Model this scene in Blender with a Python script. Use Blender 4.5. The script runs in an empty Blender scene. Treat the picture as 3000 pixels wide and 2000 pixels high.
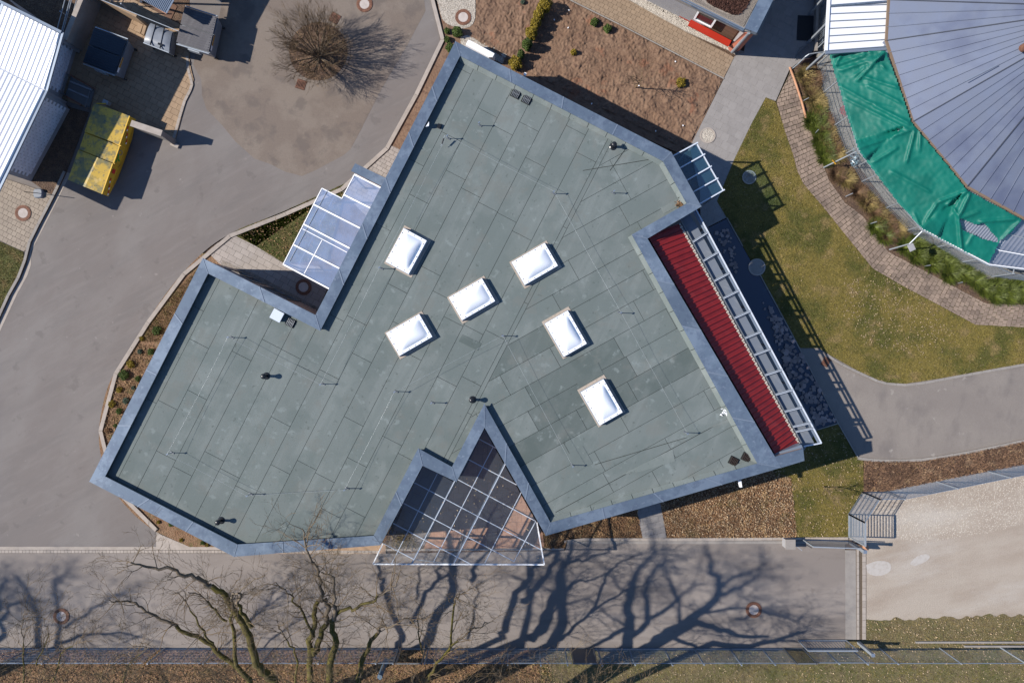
import bpy, bmesh, math, random
import numpy as np
from mathutils import Vector, noise
R = math.radians
SC = bpy.context.scene
COL = SC.collection
# ------------------------------------------------------------------ camera, sky, sun
H = 41.0            # flying height in metres
PPM = 57.0          # photograph pixels per metre on the ground
cam = bpy.data.cameras.new('camera')
cam.sensor_width = 36.0
cam.lens = 36.0 * H / (3000.0 / PPM)
cam.clip_start = 0.5
cam.clip_end = 1200.0
camo = bpy.data.objects.new('camera', cam)
COL.objects.link(camo)
camo.location = (0, 0, H)
camo.rotation_euler = (0, 0, 0)
SC.camera = camo
SHX, SHY = 1.205, -0.038                      # shadow run per metre of height
EL = math.atan2(1.0, math.hypot(SHX, SHY))
world = bpy.data.worlds.new('World')
SC.world = world
world.use_nodes = True
wt = world.node_tree
wt.nodes.clear()
wo = wt.nodes.new('ShaderNodeOutputWorld')
wb = wt.nodes.new('ShaderNodeBackground')
sky = wt.nodes.new('ShaderNodeTexSky')
sky.sky_type = 'NISHITA'
sky.sun_disc = False
sky.sun_elevation = EL
sky.sun_rotation = math.atan2(-SHX, -SHY)
sky.altitude = 400.0
sky.dust_density = 0.3
sky.air_density = 1.2
sky.ozone_density = 3.0
wtc = wt.nodes.new('ShaderNodeTexCoord')
wns = wt.nodes.new('ShaderNodeTexNoise')
wns.inputs['Scale'].default_value = 2.6
wns.inputs['Detail'].default_value = 5.0
wmr = wt.nodes.new('ShaderNodeMapRange')
wmr.inputs['From Min'].default_value = 0.50
wmr.inputs['From Max'].default_value = 0.74
wmr.inputs['To Max'].default_value = 0.30
wmx = wt.nodes.new('ShaderNodeMix')
wmx.data_type = 'RGBA'
wmx.inputs['B'].default_value = (3.2, 3.6, 4.4, 1)
wt.links.new(wtc.outputs['Generated'], wns.inputs['Vector'])
wt.links.new(wns.outputs['Fac'], wmr.inputs['Value'])
wt.links.new(wmr.outputs['Result'], wmx.inputs['Factor'])
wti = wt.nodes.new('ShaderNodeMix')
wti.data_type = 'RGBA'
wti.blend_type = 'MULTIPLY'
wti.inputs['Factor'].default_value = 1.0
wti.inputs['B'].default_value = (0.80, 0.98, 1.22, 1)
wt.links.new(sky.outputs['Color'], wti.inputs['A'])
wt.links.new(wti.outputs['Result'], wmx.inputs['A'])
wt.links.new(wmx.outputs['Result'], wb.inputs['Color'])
wb.inputs['Strength'].default_value = 0.080
wt.links.new(wb.outputs[0], wo.inputs[0])
sun = bpy.data.lights.new('sun', 'SUN')
sun.energy = 4.7
sun.angle = R(0.53)
sun.color = (1.0, 0.945, 0.865)
suno = bpy.data.objects.new('sun', sun)
COL.objects.link(suno)
suno.location = (-40, 0, 40)
suno.rotation_euler = Vector((SHX, SHY, -1)).to_track_quat('-Z', 'Y').to_euler()
SC.view_settings.view_transform = 'Standard'
SC.view_settings.look = 'None'
SC.view_settings.exposure = 0.62
SC.view_settings.gamma = 1.0
SC.view_settings.use_curve_mapping = False
SC.cycles.max_bounces = 6
SC.cycles.transparent_max_bounces = 16
SC.cycles.caustics_reflective = False
SC.cycles.caustics_refractive = False
K = 1.8             # displayed sunlit value divided by base colour
random.seed(7)
RNG = np.random.default_rng(7)

# ------------------------------------------------------------------ measuring helpers
def P(x, y, h=0.0):
    """world point at height h that the photograph shows at pixel (x, y)"""
    k = (H - h) / H / PPM
    return Vector(((x - 1500.0) * k, (1000.0 - y) * k, h))

def Z(tx, ty, pts, f=3.136):
    return [(tx + x / f, ty + y / f) for x, y in pts]

def W(pts, h=0.0):
    return [P(x, y, h) for x, y in pts]

def s2l(c):
    c = c / 255.0
    return c / 12.92 if c <= 0.04045 else ((c + 0.055) / 1.055) ** 2.4

def C(r, g, b, k=None):
    k = k or K
    return tuple(min(0.88, s2l(v) / k) for v in (r, g, b)) + (1.0,)

# ------------------------------------------------------------------ materials
MATS = {}
def mat(name, col, rough=0.85, metal=0.0, layers=(), bump=None, objrand=0.0, island=None, spec=0.4, trans=0.0, gloss=0.0, tint=(1, 1, 1, 1), gr=0.02):
    """layers: (scale, (sx, sy), angle, detail, lo, hi, colour, strength)"""
    m = bpy.data.materials.new(name)
    MATS[name] = m
    m.use_nodes = True
    t = m.node_tree
    N, L = t.nodes, t.links
    N.clear()
    out = N.new('ShaderNodeOutputMaterial')
    b = N.new('ShaderNodeBsdfPrincipled')
    b.inputs['Roughness'].default_value = rough
    b.inputs['Metallic'].default_value = metal
    b.inputs['Specular IOR Level'].default_value = spec
    geo = N.new('ShaderNodeNewGeometry')
    rgb = N.new('ShaderNodeRGB')
    rgb.outputs[0].default_value = col
    cur = rgb.outputs[0]
    for i, (sc, st, ang, det, lo, hi, c2, fac) in enumerate(layers):
        mp = N.new('ShaderNodeMapping')
        mp.inputs['Rotation'].default_value = (0, 0, R(ang))
        mp2 = N.new('ShaderNodeMapping')
        mp2.inputs['Scale'].default_value = (st[0], st[1], 1)
        mp2.inputs['Location'].default_value = (i * 13.7, i * 5.1, 0)
        L.new(geo.outputs['Position'], mp.inputs['Vector'])
        L.new(mp.outputs[0], mp2.inputs['Vector'])
        ns = N.new('ShaderNodeTexNoise')
        ns.inputs['Scale'].default_value = sc
        ns.inputs['Detail'].default_value = det
        ns.inputs['Roughness'].default_value = 0.6
        L.new(mp2.outputs[0], ns.inputs['Vector'])
        mr = N.new('ShaderNodeMapRange')
        mr.inputs['From Min'].default_value = lo
        mr.inputs['From Max'].default_value = hi
        mr.inputs['To Max'].default_value = fac
        L.new(ns.outputs['Fac'], mr.inputs['Value'])
        mx = N.new('ShaderNodeMix')
        mx.data_type = 'RGBA'
        mx.inputs['B'].default_value = c2
        L.new(mr.outputs['Result'], mx.inputs['Factor'])
        L.new(cur, mx.inputs['A'])
        cur = mx.outputs['Result']
    if objrand or island:
        if island:
            rnd = geo.outputs['Random Per Island']
            amp = island
        else:
            oi = N.new('ShaderNodeObjectInfo')
            rnd = oi.outputs['Random']
            amp = objrand
        mr = N.new('ShaderNodeMapRange')
        mr.inputs['To Min'].default_value = 1.0 - amp
        mr.inputs['To Max'].default_value = 1.0 + amp
        L.new(rnd, mr.inputs['Value'])
        vm = N.new('ShaderNodeVectorMath')
        vm.operation = 'SCALE'
        L.new(cur, vm.inputs[0])
        L.new(mr.outputs['Result'], vm.inputs['Scale'])
        cur = vm.outputs[0]
    L.new(cur, b.inputs['Base Color'])
    if bump:
        ns = N.new('ShaderNodeTexNoise')
        ns.inputs['Scale'].default_value = bump[0]
        ns.inputs['Detail'].default_value = 6
        L.new(geo.outputs['Position'], ns.inputs['Vector'])
        bp = N.new('ShaderNodeBump')
        bp.inputs['Distance'].default_value = bump[1]
        bp.inputs['Strength'].default_value = 1.0
        L.new(ns.outputs['Fac'], bp.inputs['Height'])
        L.new(bp.outputs[0], b.inputs['Normal'])
    cursh = b.outputs[0]
    if trans:
        tr = N.new('ShaderNodeBsdfTransparent')
        tr.inputs['Color'].default_value = tint
        ms = N.new('ShaderNodeMixShader')
        ms.inputs['Fac'].default_value = trans
        L.new(cursh, ms.inputs[1])
        L.new(tr.outputs[0], ms.inputs[2])
        cursh = ms.outputs[0]
    if gloss:
        gl = N.new('ShaderNodeBsdfGlossy')
        gl.inputs['Roughness'].default_value = gr
        ms = N.new('ShaderNodeMixShader')
        ms.inputs['Fac'].default_value = gloss
        L.new(cursh, ms.inputs[1])
        L.new(gl.outputs[0], ms.inputs[2])
        cursh = ms.outputs[0]
    L.new(cursh, out.inputs['Surface'])
    return m

asphalt = mat('asphalt', C(141, 132, 127), layers=[
    (0.35, (1, .5), 28, 6, .44, .60, C(154, 147, 142), .7), (0.9, (1, .22), 60, 6, .48, .64, C(128, 122, 119), .45), (3.5, (1, .14), 62, 6, .50, .68, C(158, 150, 145), .35), (1.1, (1, 1), 0, 8, .60, .66, C(122, 114, 110), .5),
    (45, (1, 1), 0, 3, .42, .7, C(118, 110, 106), .45), (2.2, (1, 1), 0, 7, .66, .74, C(186, 176, 168), .55), (7, (1, 1), 0, 4, .72, .8, C(95, 88, 84), .7)], bump=(60, .006))
asphalt_old = mat('asphalt_old', C(146, 131, 119), layers=[
    (0.5, (1, 1), 0, 6, .47, .56, C(160, 146, 133), .8), (0.8, (1, 1), 30, 6, .52, .62, C(122, 111, 104), .7),
    (38, (1, 1), 0, 4, .4, .68, C(112, 99, 90), .6), (3, (1, 1), 0, 7, .67, .76, C(188, 176, 160), .6)], bump=(45, .012))
asphalt_patch = mat('asphalt_patch', C(132, 122, 118), layers=[
    (1.2, (1, .15), -28, 5, .4, .7, C(150, 140, 134), .7), (40, (1, 1), 0, 3, .4, .7, C(105, 97, 94), .5)], bump=(55, .008))
road_mat = mat('road_asphalt', C(158, 147, 139), layers=[
    (0.4, (.3, 1), 0, 6, .46, .56, C(174, 163, 154), .8), (0.9, (.2, 1), 0, 6, .52, .62, C(138, 128, 121), .6), (1.3, (1, 1), 0, 8, .60, .66, C(132, 122, 116), .5),
    (45, (1, 1), 0, 3, .42, .7, C(124, 114, 108), .45), (5, (1, 1), 0, 5, .7, .78, C(185, 175, 165), .5)], bump=(60, .006))
concrete = mat('concrete', C(205, 192, 180), layers=[(3, (1, 1), 0, 5, .4, .7, C(178, 166, 154), .7), (40, (1, 1), 0, 3, .4, .7, C(160, 148, 138), .35)], objrand=.06, bump=(40, .003))
concrete_grey = mat('concrete_grey', C(176, 168, 160), layers=[(2, (1, 1), 0, 5, .4, .7, C(150, 142, 136), .7), (30, (1, 1), 0, 3, .4, .7, C(196, 188, 178), .3)], objrand=.05, bump=(40, .004))
joint = mat('joint_sand', C(120, 104, 88), layers=[(20, (1, 1), 0, 4, .4, .7, C(90, 80, 62), .8)])
joint_green = mat('joint_moss', C(96, 92, 66), layers=[(6, (1, 1), 0, 4, .4, .7, C(78, 84, 40), .8)])
paver_brown = mat('paver_brown', C(183, 158, 132), layers=[(4, (1, 1), 0, 5, .4, .7, C(160, 136, 112), .6), (45, (1, 1), 0, 3, .4, .7, C(150, 128, 106), .35)], objrand=.07)
paver_stone = mat('paver_stone', C(178, 156, 138), layers=[(1.1, (1, 1), 0, 4, .42, .62, C(135, 118, 106), .75), (30, (1, 1), 0, 4, .4, .7, C(130, 112, 98), .5)], objrand=.22, bump=(30, .008))
paver_light = mat('paver_light', C(196, 184, 174), layers=[(3, (1, 1), 0, 5, .4, .7, C(178, 166, 154), .6), (40, (1, 1), 0, 3, .4, .7, C(165, 152, 140), .3)], objrand=.08)
paver_slab = mat('paver_slab', C(176, 170, 166), layers=[(2, (1, 1), 0, 6, .4, .7, C(162, 156, 152), .7), (35, (1, 1), 0, 3, .4, .7, C(148, 142, 138), .35)], objrand=.045)
paver_yard = mat('paver_yard', C(196, 166, 134), layers=[(3, (1, 1), 0, 5, .4, .7, C(172, 144, 116), .6), (35, (1, 1), 0, 3, .4, .7, C(150, 126, 104), .35)], objrand=.08)
paver_grey = mat('paver_grey', C(186, 170, 152), layers=[(3, (1, 1), 0, 5, .4, .7, C(168, 152, 136), .6), (35, (1, 1), 0, 3, .4, .7, C(150, 136, 122), .35)], objrand=.09)
tile_terra = mat('paving_terracotta', C(205, 160, 132), layers=[(2, (1, 1), 0, 5, .4, .7, C(182, 138, 112), .7)], objrand=.05)
soil = mat('soil', C(142, 111, 88), layers=[
    (0.6, (1, 1), 0, 6, .46, .56, C(156, 125, 101), .7), (3, (1, 1.6), 20, 7, .52, .62, C(112, 84, 68), .7), (0.8, (1, 1), 0, 5, .60, .66, C(160, 106, 78), .6), (2, (1, 1), 0, 7, .60, .68, C(168, 140, 114), .5)], bump=(9, .035))
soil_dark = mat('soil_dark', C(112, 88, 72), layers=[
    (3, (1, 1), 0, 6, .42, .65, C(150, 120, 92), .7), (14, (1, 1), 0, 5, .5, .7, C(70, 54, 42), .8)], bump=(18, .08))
soil_bed = mat('soil_bed', C(168, 132, 100), layers=[
    (3, (1, 1), 0, 6, .42, .65, C(146, 106, 76), .8), (9, (1, 1), 0, 5, .52, .7, C(110, 88, 56), .8), (2, (1, 1), 0, 5, .55, .66, C(120, 116, 66), .6)], bump=(18, .08))
deck_grey = mat('weathered_deck', C(130, 138, 150), rough=.5, layers=[(1.5, (1, 1), 0, 6, .46, .58, C(136, 142, 150), .8), (6, (.3, 1), 30, 7, .56, .66, C(154, 158, 164), .6)], objrand=.04)
lawn_mat = mat('lawn', C(150, 132, 62), layers=[
    (0.45, (1, 1), 0, 6, .46, .58, C(92, 94, 30), .9), (1.1, (1, 1), 0, 7, .54, .66, C(166, 142, 92), .85), (12, (1, 1), 0, 6, .42, .66, C(84, 84, 34), .65), (40, (1, 1), 0, 4, .5, .7, C(175, 158, 110), .5)], bump=(24, .05))
lawn_green = mat('lawn_green', C(104, 108, 50), layers=[
    (1.5, (1, 1), 0, 6, .45, .65, C(150, 122, 80), .8), (10, (1, 1), 0, 6, .42, .66, C(66, 74, 28), .7), (40, (1, 1), 0, 4, .5, .7, C(160, 138, 90), .5)], bump=(24, .05))
verge_mat = mat('verge', C(136, 122, 84), layers=[
    (0.8, (1, 1), 0, 6, .44, .62, C(110, 110, 62), .8), (4, (1, 1), 0, 6, .5, .7, C(92, 72, 54), .75), (30, (1, 1), 0, 4, .52, .7, C(196, 180, 150), .5)], bump=(24, .05))
litter_base = mat('leaf_litter_soil', C(136, 98, 68), layers=[
    (2, (1, 1), 0, 6, .45, .65, C(104, 76, 52), .8), (20, (1, 1), 0, 5, .5, .7, C(178, 136, 96), .7)], bump=(22, .07))
mulch_base = mat('mulch_soil', C(134, 104, 84), layers=[
    (2, (1, 1), 0, 6, .45, .65, C(108, 80, 62), .8), (9, (3, 1), 15, 5, .5, .7, C(90, 64, 50), .8)], bump=(22, .07))
gravel_base = mat('gravel_base', C(196, 184, 170), layers=[(20, (1, 1), 0, 6, .42, .66, C(140, 126, 112), .8), (3, (1, 1), 0, 5, .5, .7, C(160, 146, 128), .5)], bump=(40, .04))
gravel_lot = mat('gravel_lot', C(206, 191, 174), layers=[
    (0.7, (.35, 1), -12, 6, .42, .62, C(188, 170, 152), .9), (0.5, (.3, 1), -10, 5, .5, .7, C(222, 212, 200), .8), (28, (1, 1), 0, 5, .52, .68, C(150, 136, 120), .5), (60, (1, 1), 0, 2, .6, .7, C(232, 224, 214), .5)], bump=(40, .025))
puddle_dry = mat('dried_puddle', C(214, 206, 198), layers=[(6, (1, 1), 0, 5, .45, .65, C(200, 190, 180), .8)])
stones_m = mat('white_stones', C(222, 212, 198), island=.28)
stone_dk = mat('dark_stones', C(150, 140, 130), island=.3)
leaf_br = mat('dry_leaves', C(168, 128, 90), island=.5, rough=.7, layers=[(.9, (1, 1), 0, 6, .46, .58, C(126, 98, 68), .8), (2.2, (1, 1), 0, 6, .52, .62, C(202, 166, 118), .7), (1.3, (1, 1), 0, 6, .56, .64, C(120, 112, 62), .5)])
leaf_pale = mat('pale_leaves', C(214, 186, 150), island=.3, rough=.7)
blade_gr = mat('grass_blades', C(150, 134, 60), island=.5, rough=.7, layers=[
    (0.45, (1, 1), 0, 6, .46, .58, C(98, 104, 30), .9), (1.1, (1, 1), 0, 7, .54, .64, C(184, 156, 104), .85)])
blade_dry = mat('dry_grass', C(168, 146, 90), island=.45, rough=.7, layers=[(1.1, (1, 1), 0, 6, .46, .6, C(130, 112, 60), .8)])
blade_br = mat('brown_blades', C(128, 98, 70), island=.45, rough=.7)
blade_dkg = mat('green_blades', C(104, 116, 40), island=.45, rough=.6)
felt = [mat('roofing_felt_%s' % n, C(*c), rough=.9, layers=[
    (1.6, (.12, 1), -63, 6, .48, .60, C(c[0] + 13, c[1] + 12, c[2] + 12), .7), (0.5, (1, 1), 0, 7, .47, .57, C(c[0] - 12, c[1] - 10, c[2] - 10), .75),
    (60, (1, 1), 0, 2, .42, .66, C(c[0] - 20, c[1] - 20, c[2] - 20), .4), (2.2, (1, 1), 0, 8, .60, .67, C(152, 162, 160), .6), (5, (1, 1), 0, 8, .63, .69, C(94, 102, 98), .6), (.9, (1, 1), 0, 6, .56, .64, C(132, 134, 128), .4)], objrand=.04, bump=(70, .004))
    for n, c in (('green', (132, 141, 138)), ('dark', (112, 122, 119)), ('light', (142, 150, 146)))]
felt_cut = mat('felt_joint', C(44, 48, 46))
zinc = mat('zinc', C(124, 141, 160), rough=.36, metal=.3, spec=.5, layers=[(.8, (1, 1), 0, 6, .46, .58, C(148, 164, 182), .85), (3, (1, 1), 0, 6, .5, .6, C(108, 122, 144), .5), (6, (1, 1), 0, 7, .60, .68, C(168, 180, 196), .6)], objrand=.10)
zinc_seam = mat('zinc_seam', C(150, 164, 182), rough=.4, metal=.25)
zinc_roof = mat('zinc_roof', C(136, 144, 164), rough=.42, metal=.2, layers=[(1.4, (1, 1), 40, 6, .42, .68, C(136, 146, 170), .7), (.5, (1, 1), 0, 3, .5, .7, C(112, 120, 146), .8)], objrand=.04)
plaster = mat('plaster', C(196, 168, 156), layers=[(3, (1, 1), 0, 4, .4, .7, C(176, 150, 138), .5)])
plaster_w = mat('plaster_white', C(190, 188, 190), layers=[(3, (1, 1), 0, 4, .4, .7, C(170, 168, 172), .5)])
white_paint = mat('white_paint', (.82, .82, .82, 1), rough=.35, layers=[(2, (1, 1), 0, 5, .5, .8, (.68, .68, .67, 1), .4)])
white_acrylic = mat('white_acrylic', (.74, .76, .80, 1), rough=.16, spec=.6)
beige = mat('beige_flange', C(208, 192, 176), layers=[(8, (1, 1), 0, 4, .5, .7, C(150, 140, 120), .6)])
black_pl = mat('black_plastic', (.012, .013, .015, 1), rough=.3)
steel = mat('galvanised_steel', (.30, .33, .36, 1), rough=.45, metal=.3, layers=[(8, (1, 1), 0, 4, .4, .7, (.22, .24, .27, 1), .6)])
steel_dk = mat('dark_steel', (.16, .17, .18, 1), rough=.5, metal=.4)
rust = mat('rusty_iron', C(150, 104, 82), rough=.8, layers=[(12, (1, 1), 0, 5, .42, .66, C(112, 74, 58), .8)])
iron_dk = mat('dark_iron', C(60, 48, 42), rough=.7)
cover_c = mat('cover_concrete', C(224, 210, 202), layers=[(6, (1, 1), 0, 5, .42, .66, C(200, 186, 176), .7)], objrand=.05)
red_metal = mat('red_metal', C(168, 46, 48), rough=.45, spec=.35, layers=[(1.2, (1, 1), 0, 6, .46, .58, C(150, 40, 44), .8), (3, (.15, 1), 30, 6, .54, .64, C(176, 70, 70), .4), (26, (1, 1), 0, 4, .70, .76, C(200, 120, 110), .7)])
red_panel = mat('red_panel', C(214, 58, 34, 2.0), rough=.5)
salmon = mat('salmon_render', C(236, 142, 112, 1.9), rough=.8)
wood_brown = mat('brown_boards', C(132, 98, 78), layers=[(6, (.12, 1), 27, 5, .42, .68, C(108, 78, 60), .8)])
timber = mat('timber', C(232, 174, 136), layers=[(9, (1, .15), 0, 5, .42, .68, C(196, 138, 104), .8)])
bar_grey = mat('grey_white_bars', (.50, .54, .60, 1), rough=.4)
glass_clear = mat('canopy_glass', (.5, .55, .6, 1), rough=.3, trans=.94, gloss=.05, tint=(.97, .98, .99, 1))
glass_blue = mat('tinted_glass', (.10, .25, .35, 1), rough=.2, trans=.86, gloss=.10, tint=(.55, .78, .88, 1))
glass_sky_tint = mat('sky_tint_glass', (.46, .58, .84, 1), rough=.3, trans=.56, gloss=.30, tint=(.90, .93, 1.0, 1), layers=[(2, (1, 1), 0, 5, .4, .7, C(214, 220, 236), .7)])  # pale blue base and noise layer stand in for reflected sky
glass_dusty = mat('dusty_glass', C(176, 184, 198), rough=.5, trans=.50, gloss=.12, tint=(.95, .97, 1, 1), layers=[(3, (1, .3), 30, 6, .42, .7, C(176, 180, 186), .7)])
glass_dark = mat('window_glass', (.02, .025, .03, 1), rough=.05, spec=.8)
water = mat('pond_water', (.010, .030, .060, 1), rough=.08, spec=.7)
lily = mat('pond_plants', C(176, 156, 150), island=.35, rough=.7)
bark = mat('bark', C(136, 120, 100), layers=[(9, (1, 1), 0, 5, .42, .66, C(150, 136, 118), .7), (14, (1, 1), 0, 5, .5, .7, C(66, 54, 42), .8)], bump=(30, .02))
bark_moss = mat('mossy_bark', C(118, 104, 60), layers=[(3, (1, 1), 0, 5, .4, .6, C(112, 104, 26), .9), (16, (1, 1), 0, 5, .5, .7, C(60, 50, 30), .8)], bump=(30, .03))
twig_m = mat('twigs', C(146, 124, 98), layers=[(5, (1, 1), 0, 4, .5, .66, C(168, 132, 66), .6)])
shrub_yg = mat('yellow_conifer_needles', C(158, 136, 38), island=.5, rough=.7)
shrub_g = mat('green_needles', C(84, 104, 36), island=.5, rough=.7)
shrub_bl = mat('blue_green_leaves', C(96, 112, 92), island=.4, rough=.7)
sedum = mat('sedum_mat', C(112, 86, 72), layers=[(3, (1, 1), 0, 6, .42, .64, C(146, 116, 96), .8), (16, (1, 1), 0, 5, .5, .7, C(70, 50, 42), .8)], bump=(20, .09))
green_net = mat('green_tarpaulin', C(2, 130, 112), rough=.55, spec=.35, layers=[(.7, (1, 1), 30, 5, .42, .66, C(2, 114, 98), .8), (3, (1, .1), 60, 5, .6, .8, C(30, 150, 128), .4)], trans=.10, tint=(.2, .8, .65, 1))
navy_lid = mat('navy_lid', (.010, .018, .030, 1), rough=.5, layers=[(3, (1, 1), 0, 5, .4, .7, (.018, .028, .042, 1), .6)])
black_lid = mat('black_lid', (.07, .066, .072, 1), rough=.5, layers=[(5, (1, .2), 25, 5, .42, .7, (.12, .115, .12, 1), .7)])
grey_pl = mat('grey_plastic', (.16, .175, .20, 1), rough=.4, layers=[(3, (1, 1), 0, 5, .4, .7, (.22, .235, .26, 1), .6)])
yellow_p = mat('stained_shaded_yellow', C(232, 192, 84, 1.55), rough=.5, layers=[(1.2, (1, 1), 0, 5, .46, .58, C(148, 144, 106, 1.7), .85), (3.5, (1, 1), 0, 8, .52, .60, C(110, 122, 118, 1.7), .6), (8, (1, 1), 0, 8, .58, .64, C(90, 96, 80, 1.7), .5), (2, (1, 1), 0, 6, .6, .68, C(240, 206, 130, 1.5), .7)])  # olive and grey green layers put shade into the lid colour, besides stains
yellow_c = mat('clean_yellow_paint', C(236, 190, 52, 1.5), rough=.5, layers=[(3, (1, 1), 0, 5, .6, .72, C(150, 100, 50), .7)])
red_p = mat('red_reflector', (.5, .02, .02, 1), rough=.4)
green_p = mat('green_print', (.03, .25, .03, 1), rough=.5)
orange_p = mat('orange_print', C(220, 160, 30), rough=.5)
white_pl = mat('white_plastic', (.75, .75, .76, 1), rough=.4)
poly_sheet = mat('corrugated_plastic', C(160, 166, 182), rough=.4, trans=.3, gloss=.12, tint=(.9, .93, 1, 1))
white_metal = mat('white_sheet_metal', (.72, .73, .76, 1), rough=.4, metal=.1)
block_w = mat('white_blocks', (.60, .60, .64, 1), objrand=.0, island=.07)
mulch_m = mat('mulch_sticks', C(150, 116, 90), island=.5, layers=[(.8, (1, 1), 0, 6, .46, .58, C(112, 84, 66), .8), (2.2, (1, 1), 0, 6, .54, .64, C(190, 158, 126), .6)])
cable_m = mat('steel_wire', (.42, .44, .44, 1), rough=.4, metal=.5)
black_rubber = mat('black_rubber_mat', (.012, .014, .018, 1), rough=.8)

# ------------------------------------------------------------------ object helpers
WLOC = {}
def link(o, parent=None, loc=None):
    COL.objects.link(o)
    if parent is not None:
        o.parent = parent
        WLOC[o.name] = WLOC[parent.name] + (loc or Vector())
    else:
        WLOC[o.name] = Vector(loc) if loc is not None else Vector()
    o.location = loc if loc is not None else (0, 0, 0)
    return o

def tag(o, label=None, cat=None, group=None, kind=None):
    if label: o['label'] = label
    if cat: o['category'] = cat
    if group: o['group'] = group
    if kind: o['kind'] = kind
    return o

def thing(name, label, cat, loc=(0, 0, 0), group=None):
    o = bpy.data.objects.new(name, None)
    o.empty_display_size = .2
    link(o, None, Vector(loc))
    return tag(o, label, cat, group)

def copy_tree(o, parent=None):
    c = o.copy()
    COL.objects.link(c)
    if parent is not None:
        c.parent = parent
    for ch in o.children:
        copy_tree(ch, c)
    return c

class MB:
    def __init__(s):
        s.v, s.f, s.sm = [], [], False
    def add(s, vs, fs):
        n = len(s.v)
        s.v.extend([tuple(v) for v in vs])
        s.f.extend([tuple(i + n for i in f) for f in fs])
        return s
    def prism(s, pts, z0, z1, bottom=False):
        """pts: world points (x, y); orientation is made counter-clockwise"""
        pts = [(p[0], p[1]) for p in pts]
        if area(pts) < 0: pts = pts[::-1]
        n = len(pts)
        vs = [(x, y, z0) for x, y in pts] + [(x, y, z1) for x, y in pts]
        fs = [tuple(range(n, 2 * n))] + [(i, (i + 1) % n, n + (i + 1) % n, n + i) for i in range(n)]
        if bottom: fs.append(tuple(range(n - 1, -1, -1)))
        return s.add(vs, fs)
    def loft(s, a, b, cap=True):
        """a, b: rings of 3-D points; a below, b above"""
        n = len(a)
        fs = [(i, (i + 1) % n, n + (i + 1) % n, n + i) for i in range(n)]
        if cap: fs += [tuple(range(n, 2 * n)), tuple(range(n - 1, -1, -1))]
        return s.add(list(a) + list(b), fs)
    def poly(s, pts3):
        return s.add(pts3, [tuple(range(len(pts3)))])
    def bar(s, p, q, w, h, up=Vector((0, 0, 1))):
        p, q = Vector(p), Vector(q)
        d = (q - p)
        if d.length < 1e-6: return s
        d.normalize()
        sd = d.cross(up)
        if sd.length < 1e-4: sd = d.cross(Vector((0, 1, 0)))
        sd.normalize()
        u = sd.cross(d)
        a, b = sd * (w / 2), u * (h / 2)
        ring = lambda c: [c - a - b, c + a - b, c + a + b, c - a + b]
        return s.add(ring(p) + ring(q), [(0, 1, 5, 4), (1, 2, 6, 5), (2, 3, 7, 6), (3, 0, 4, 7), (3, 2, 1, 0), (4, 5, 6, 7)])
    def box(s, c, sx, sy, sz, ang=0):
        c = Vector(c)
        ca, sa = math.cos(ang), math.sin(ang)
        pts = [(c.x + x * ca - y * sa, c.y + x * sa + y * ca) for x, y in ((-sx / 2, -sy / 2), (sx / 2, -sy / 2), (sx / 2, sy / 2), (-sx / 2, sy / 2))]
        return s.prism(pts, c.z, c.z + sz, True)
    def tube(s, pts, rad, n=6, cap=False):
        pts = [Vector(p) for p in pts]
        if not hasattr(rad, '__len__'): rad = [rad] * len(pts)
        base = len(s.v)
        prev = None
        for i, p in enumerate(pts):
            d = (pts[min(i + 1, len(pts) - 1)] - pts[max(i - 1, 0)])
            if d.length < 1e-7: d = Vector((0, 0, 1))
            d.normalize()
            a = prev if prev is not None else (Vector((0, 0, 1)) if abs(d.z) < .9 else Vector((1, 0, 0)))
            a = a - d * a.dot(d)
            if a.length < 1e-4: a = d.orthogonal()
            a.normalize()
            prev = a
            b = d.cross(a)
            for k in range(n):
                t = 2 * math.pi * k / n
                q = p + (a * math.cos(t) + b * math.sin(t)) * rad[i]
                s.v.append((q.x, q.y, q.z))
        for i in range(len(pts) - 1):
            for k in range(n):
                k2 = (k + 1) % n
                s.f.append((base + i * n + k, base + i * n + k2, base + (i + 1) * n + k2, base + (i + 1) * n + k))
        if cap:
            s.f.append(tuple(base + k for k in range(n - 1, -1, -1)))
            s.f.append(tuple(base + (len(pts) - 1) * n + k for k in range(n)))
        return s
    def disc(s, c, r, z0, z1, n=24, r1=None):
        r1 = r if r1 is None else r1
        a = [(c[0] + r * math.cos(2 * math.pi * k / n), c[1] + r * math.sin(2 * math.pi * k / n), z0) for k in range(n)]
        b = [(c[0] + r1 * math.cos(2 * math.pi * k / n), c[1] + r1 * math.sin(2 * math.pi * k / n), z1) for k in range(n)]
        return s.loft(a, b)
    def ring(s, c, r0, r1, z0, z1, n=28):
        def cir(r, z): return [(c[0] + r * math.cos(2 * math.pi * k / n), c[1] + r * math.sin(2 * math.pi * k / n), z) for k in range(n)]
        vs = cir(r1, z0) + cir(r1, z1) + cir(r0, z1) + cir(r0, z0)
        fs = []
        for j in range(3):
            for k in range(n):
                k2 = (k + 1) % n
                fs.append((j * n + k, j * n + k2, (j + 1) * n + k2, (j + 1) * n + k))
        return s.add(vs, fs)
    def sphere(s, c, r, n=12, m=8, sz=1.0):
        vs, fs = [], []
        for j in range(m + 1):
            t = math.pi * j / m
            for k in range(n):
                a = 2 * math.pi * k / n
                vs.append((c[0] + r * math.sin(t) * math.cos(a), c[1] + r * math.sin(t) * math.sin(a), c[2] + r * math.cos(t) * sz))
        for j in range(m):
            for k in range(n):
                k2 = (k + 1) % n
                fs.append((j * n + k, (j + 1) * n + k, (j + 1) * n + k2, j * n + k2))
        s.sm = True
        return s.add(vs, fs)
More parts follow.
